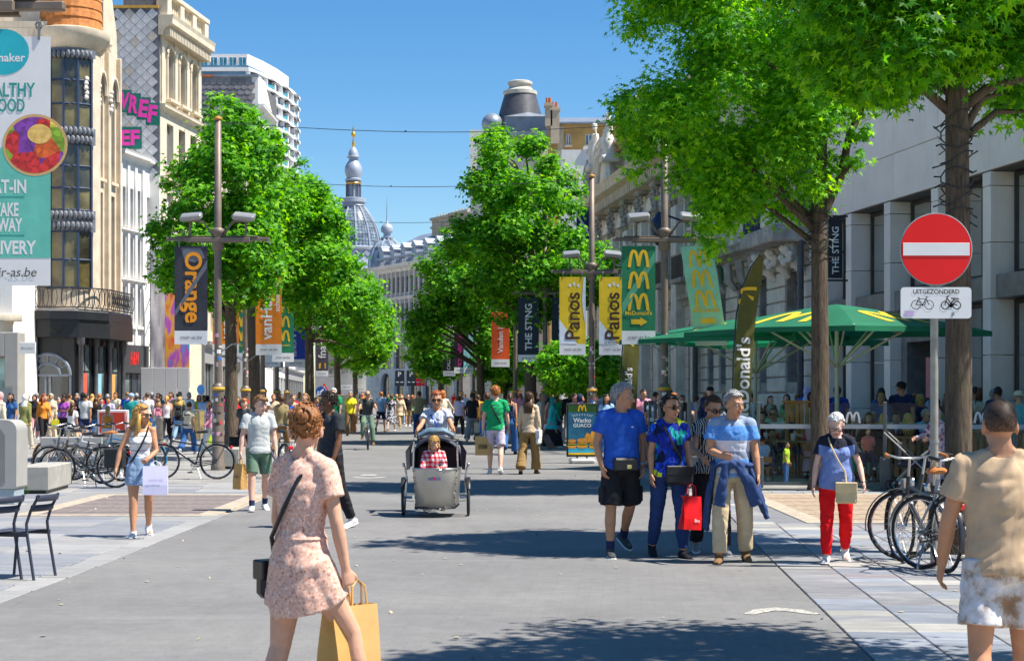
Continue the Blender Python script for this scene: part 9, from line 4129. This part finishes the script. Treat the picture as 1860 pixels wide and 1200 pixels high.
def backpack(ps,col,lab):
 t,S,k_ = ps
 o = thing('backpack',lab,'backpack',t.location,t.rotation_euler.z,None,k_)
 c = S.pel+S.sp*.30-S.fw*.19
 mb = MB()
 mb.rbox(c.x-.13,c.y-.08,c.z-.20,c.x+.13,c.y+.08,c.z+.18,.05)
 b = mb.build('bag_body',cloth(col),o,smooth='all')
 mb = MB()
 mb.rbox(c.x-.09,c.y+.06,c.z-.16,c.x+.09,c.y+.11,c.z-.01,.02)
 mb.build('pocket',cloth(col),b)
 for s in(-1,1):
  mb = MB()
  q = S.pel+S.sp*.47+S.rv*(s*.09)
  mb.tube([c+Vector((s*.09,0,.16)),q+S.sp*.045,S.pel+S.sp*.3+S.rv*(s*.1)+S.fw*.13,c+Vector((s*.1,0,-.16))],.013,5)
  mb.build('strap',cloth('black'),o)

for key_,col,lab in(('black backpack and pale jeans','charcoal','black backpack on the blonde woman in pale jeans'),('pale pink backpack','pink','pale pink backpack before the hoarding'),('blue backpack in wide','navy','navy backpack on the woman in wide jeans')):
 backpack(OUTS[next(l for l in OUTS if key_ in l)],col,lab)
 # printed letters on the cream shirt
t,S,k_ = OUTS[next(l for l in OUTS if 'lettered cream' in l)]
mb = MB()
c_ = S.pel+S.sp*.38-S.fw*.128
put_text(mb,'BRAND',lambda u,v:(c_.x-u,c_.y+.012-1.3*u*u,c_.z+v),width=.26,bold=.03)
mb.build('lettering',cloth('black'),t)

# ---------------------------------------------------------------- terrace furniture
m_wood = M('bench_wood',(.30,.14,.045),.6,.3,6,.2,20)
m_woodo = M('screen_wood',(.48,.20,.045),.6,.3,6,.2,20)

def chair_meshes():
 q = {}
 mb = MB()
 mb.rbox(-.20,-.20,.42,.20,.20,.455,.01)
 q['seat'] = mb.mesh('seat',m_wood)
 mb = MB()
 mb.tube([(-.18,.19,.66),(-.1,.215,.68),(.1,.215,.68),(.18,.19,.66)],[(.012,.09)]*4,8,ref=(0,1,0))
 q['backrest'] = mb.mesh('backrest',m_wood,True)
 for i,(x,y)in enumerate(((-.18,-.17),(.18,-.17),(-.18,.18),(.18,.18))):
  mb = MB()
  mb.tube([(x*1.1,y*1.12,0),(x,y,.43)]+([(x,y+.02,.72)]if y>0 else[]),.013,6)
  q['leg%d'%i] = mb.mesh('leg',m_dark,True)
 return q

CHM = chair_meshes()
for ps in SEATED:
 t,S,k_ = ps
 # the seat meets the sitter's thighs
 zs = (S.pel.z-.125)*k_
 lab = t['label']
 o = thing('terrace_chair',('chair under the '+lab.replace('seated ',''))[:120],'chair',t.location,t.rotation_euler.z,'terrace chairs')
 w_ = o['label'].split()
 o['label'] = ' '.join(w_[:16])
 o.scale = (1,1,max(.6,zs/.455))
 for n_ in CHM:
  link(CHM[n_].name,CHM[n_],o)
tabs = ((1400,34.4,'terrace table between the hoodie man and the picture shirt man'),(1535,33.0,'terrace table before the magenta top woman'),(1590,32.0,'terrace table beside the green top woman'),(1668,31.8,'terrace table by the older man in pale blue'),(1185,38.0,'terrace table before the two women in vests'),(1795,33.0,'terrace table right of the thick trunk'),(1450,33.2,'terrace table left of the forked trunk'))
for px,d,lab in tabs:
 t = thing('terrace_table',lab,'table',at(px,d),R(10),'terrace tables')
 mb = MB()
 mb.rbox(-.36,-.36,.71,.36,.36,.745,.01)
 mb.build('table_top',m_wood,t)
 mb = MB()
 mb.tube([(0,0,.03),(0,0,.71)],.03,8)
 mb.build('pedestal',m_dark,t)
 mb = MB()
 mb.lathe([(.24,0),(.24,.02),(.04,.04)],n=14)
 mb.build('foot',m_dark,t)
 p = at(px,d)
 for i,(dx,dy)in enumerate(((-.12,-.1),(.14,.05))):
  c = thing('paper_cup','%s paper cup on the %s'%(('white','red')[i],' '.join(lab.split()[1:9])),'cup',(p.x+dx,p.y+dy,.747),0,'paper cups on the tables')
  mb = MB()
  mb.lathe([(0,0),(.035,0),(.045,.13),(.046,.135),(0,.135)],n=12)
  mb.build('cup',cloth('white')if i==0 else m_sale,c,smooth='all')
  mb = MB()
  mb.tube([(0,0,.13),(.02,0,.21)],.004,5)
  mb.build('straw',cloth('white'),c)
  # slatted wooden screen and bench backs
for px,d,w,h,lab,mm in((1452,33.8,.62,1.5,'orange brown slatted wooden screen left of the forked trunk',m_woodo),(1655,30.6,.95,.85,'slatted wooden bench back behind the glass by the sign post',m_wood),(1800,30.9,2.0,.95,'long wooden bench back right of the thick trunk',m_wood)):
 t = thing('slatted_screen',lab,'screen',at(px,d),R(4))
 n = max(6,int(w/.12))
 for i in range(n):
  mb = MB()
  xx = -w/2+(i+.5)*w/n
  mb.rbox(xx-.04,-.015,.05,xx+.04,.015,h,.005)
  mb.build('slat',mm,t)
 mb = MB()
 mb.rbox(-w/2-.05,-.05,h,w/2+.05,.05,h+.05,.008)
 mb.build('top_rail',mm,t)
 mb = MB()
 mb.rbox(-w/2-.05,.02,.3,w/2+.05,.05,.38,.008)
 mb.build('cross_rail',mm,t)
 # toddler at the glass
person(1428,30.6,803,60,'stand','c','crop','dark','m',('tee','lime'),('jeans','denim'),'white','toddler in lime green shirt standing behind the glass',False,group='children on the terrace')
person(1372,32.4,775,20,'stand','c','cap','dark','m',('tee','dusty pink'),('jeans','navy'),'white','small child in orange and grey cap left of the seated child',False,group='children on the terrace',hatcol='mustard')
# black pram with a child, and the lady pushing the buggy
for px,d,rz,lab,hood in((1583,30.7,R(-20),'black pram with big hood behind the glass fence',1),(1668,28.4,R(70),'folding buggy pushed by the lady in violet flowered coat',0)):
 t = thing('pram',lab,'pram',at(px,d),rz,'prams by the terrace')
 if hood:
  mb = MB()
  mb.lathe([(.30*math.sin(PI/2*q/8),.34*math.cos(PI/2*q/8))for q in range(9)],(0,.05,.78),16,R(-20),R(200))
  mb.build('hood',m_hood,t,smooth='all')
 mb = MB()
 mb.rbox(-.24,-.25,.42,.24,.36,.52,.04)
 mb.rbox(-.24,.28,.5,.24,.36,.85,.03)
 mb.build('seat',m_hood,t)
 for s in(-1,1):
  mb = MB()
  mb.tube([(s*.26,-.4,.12),(s*.26,.1,.6),(s*.25,.55,1.02)],.014,6)
  mb.tube([(s*.26,.42,.12),(s*.26,.0,.55)],.012,6)
  mb.build('frame_tube',m_blk if hood else m_colg,t,smooth=True)
  for y in(-.42,.42):
   mb = MB()
   mb.tube([(s*.27,y+.10*math.cos(2*PI*q/16),.12+.10*math.sin(2*PI*q/16))for q in range(16)],.02,6,closed=True)
   mb.bar((s*.27,y,.22),(s*.27,y,.02),.02)
   mb.build('wheel',m_tyre,t,smooth='all')
 mb = MB()
 mb.tube([(-.25,.55,1.02),(.25,.55,1.02)],.018,8)
 mb.build('push_bar',m_blk,t)
pc = person(1577,30.65,None,-10,dict(legs=((80,60,8,0),(80,60,8,0)),arms=((20,12,40,14),(30,10,60,20)),lean=-6,ground=False),'c','crop','dark','m',('tee','coral'),('trousers','navy'),'white','toddler in coral shirt sitting in the black pram',False,H=.95,pos=at(1577,30.5,0),group='children on the terrace',key='pram')
pc[0].location.z = .55-(pc[1].pel.z-.1)*pc[2]
person(1704,28.2,741,-62,dict(legs=((8,5,3,0),(-8,10,3,10)),arms=((34,10,40,6),(34,10,40,6)),lean=4),'f','hijab','dusty pink','l',('coat','dusty pink'),('long_skirt','dusty pink'),'beige',
'lady in pale pink headscarf and violet flowered coat pushing a buggy',True,tm=m_vflo,bm=m_vflo,group='people in the crowd',key='buggy',wr=.008)

bpy.data.scenes.remove(TMP)
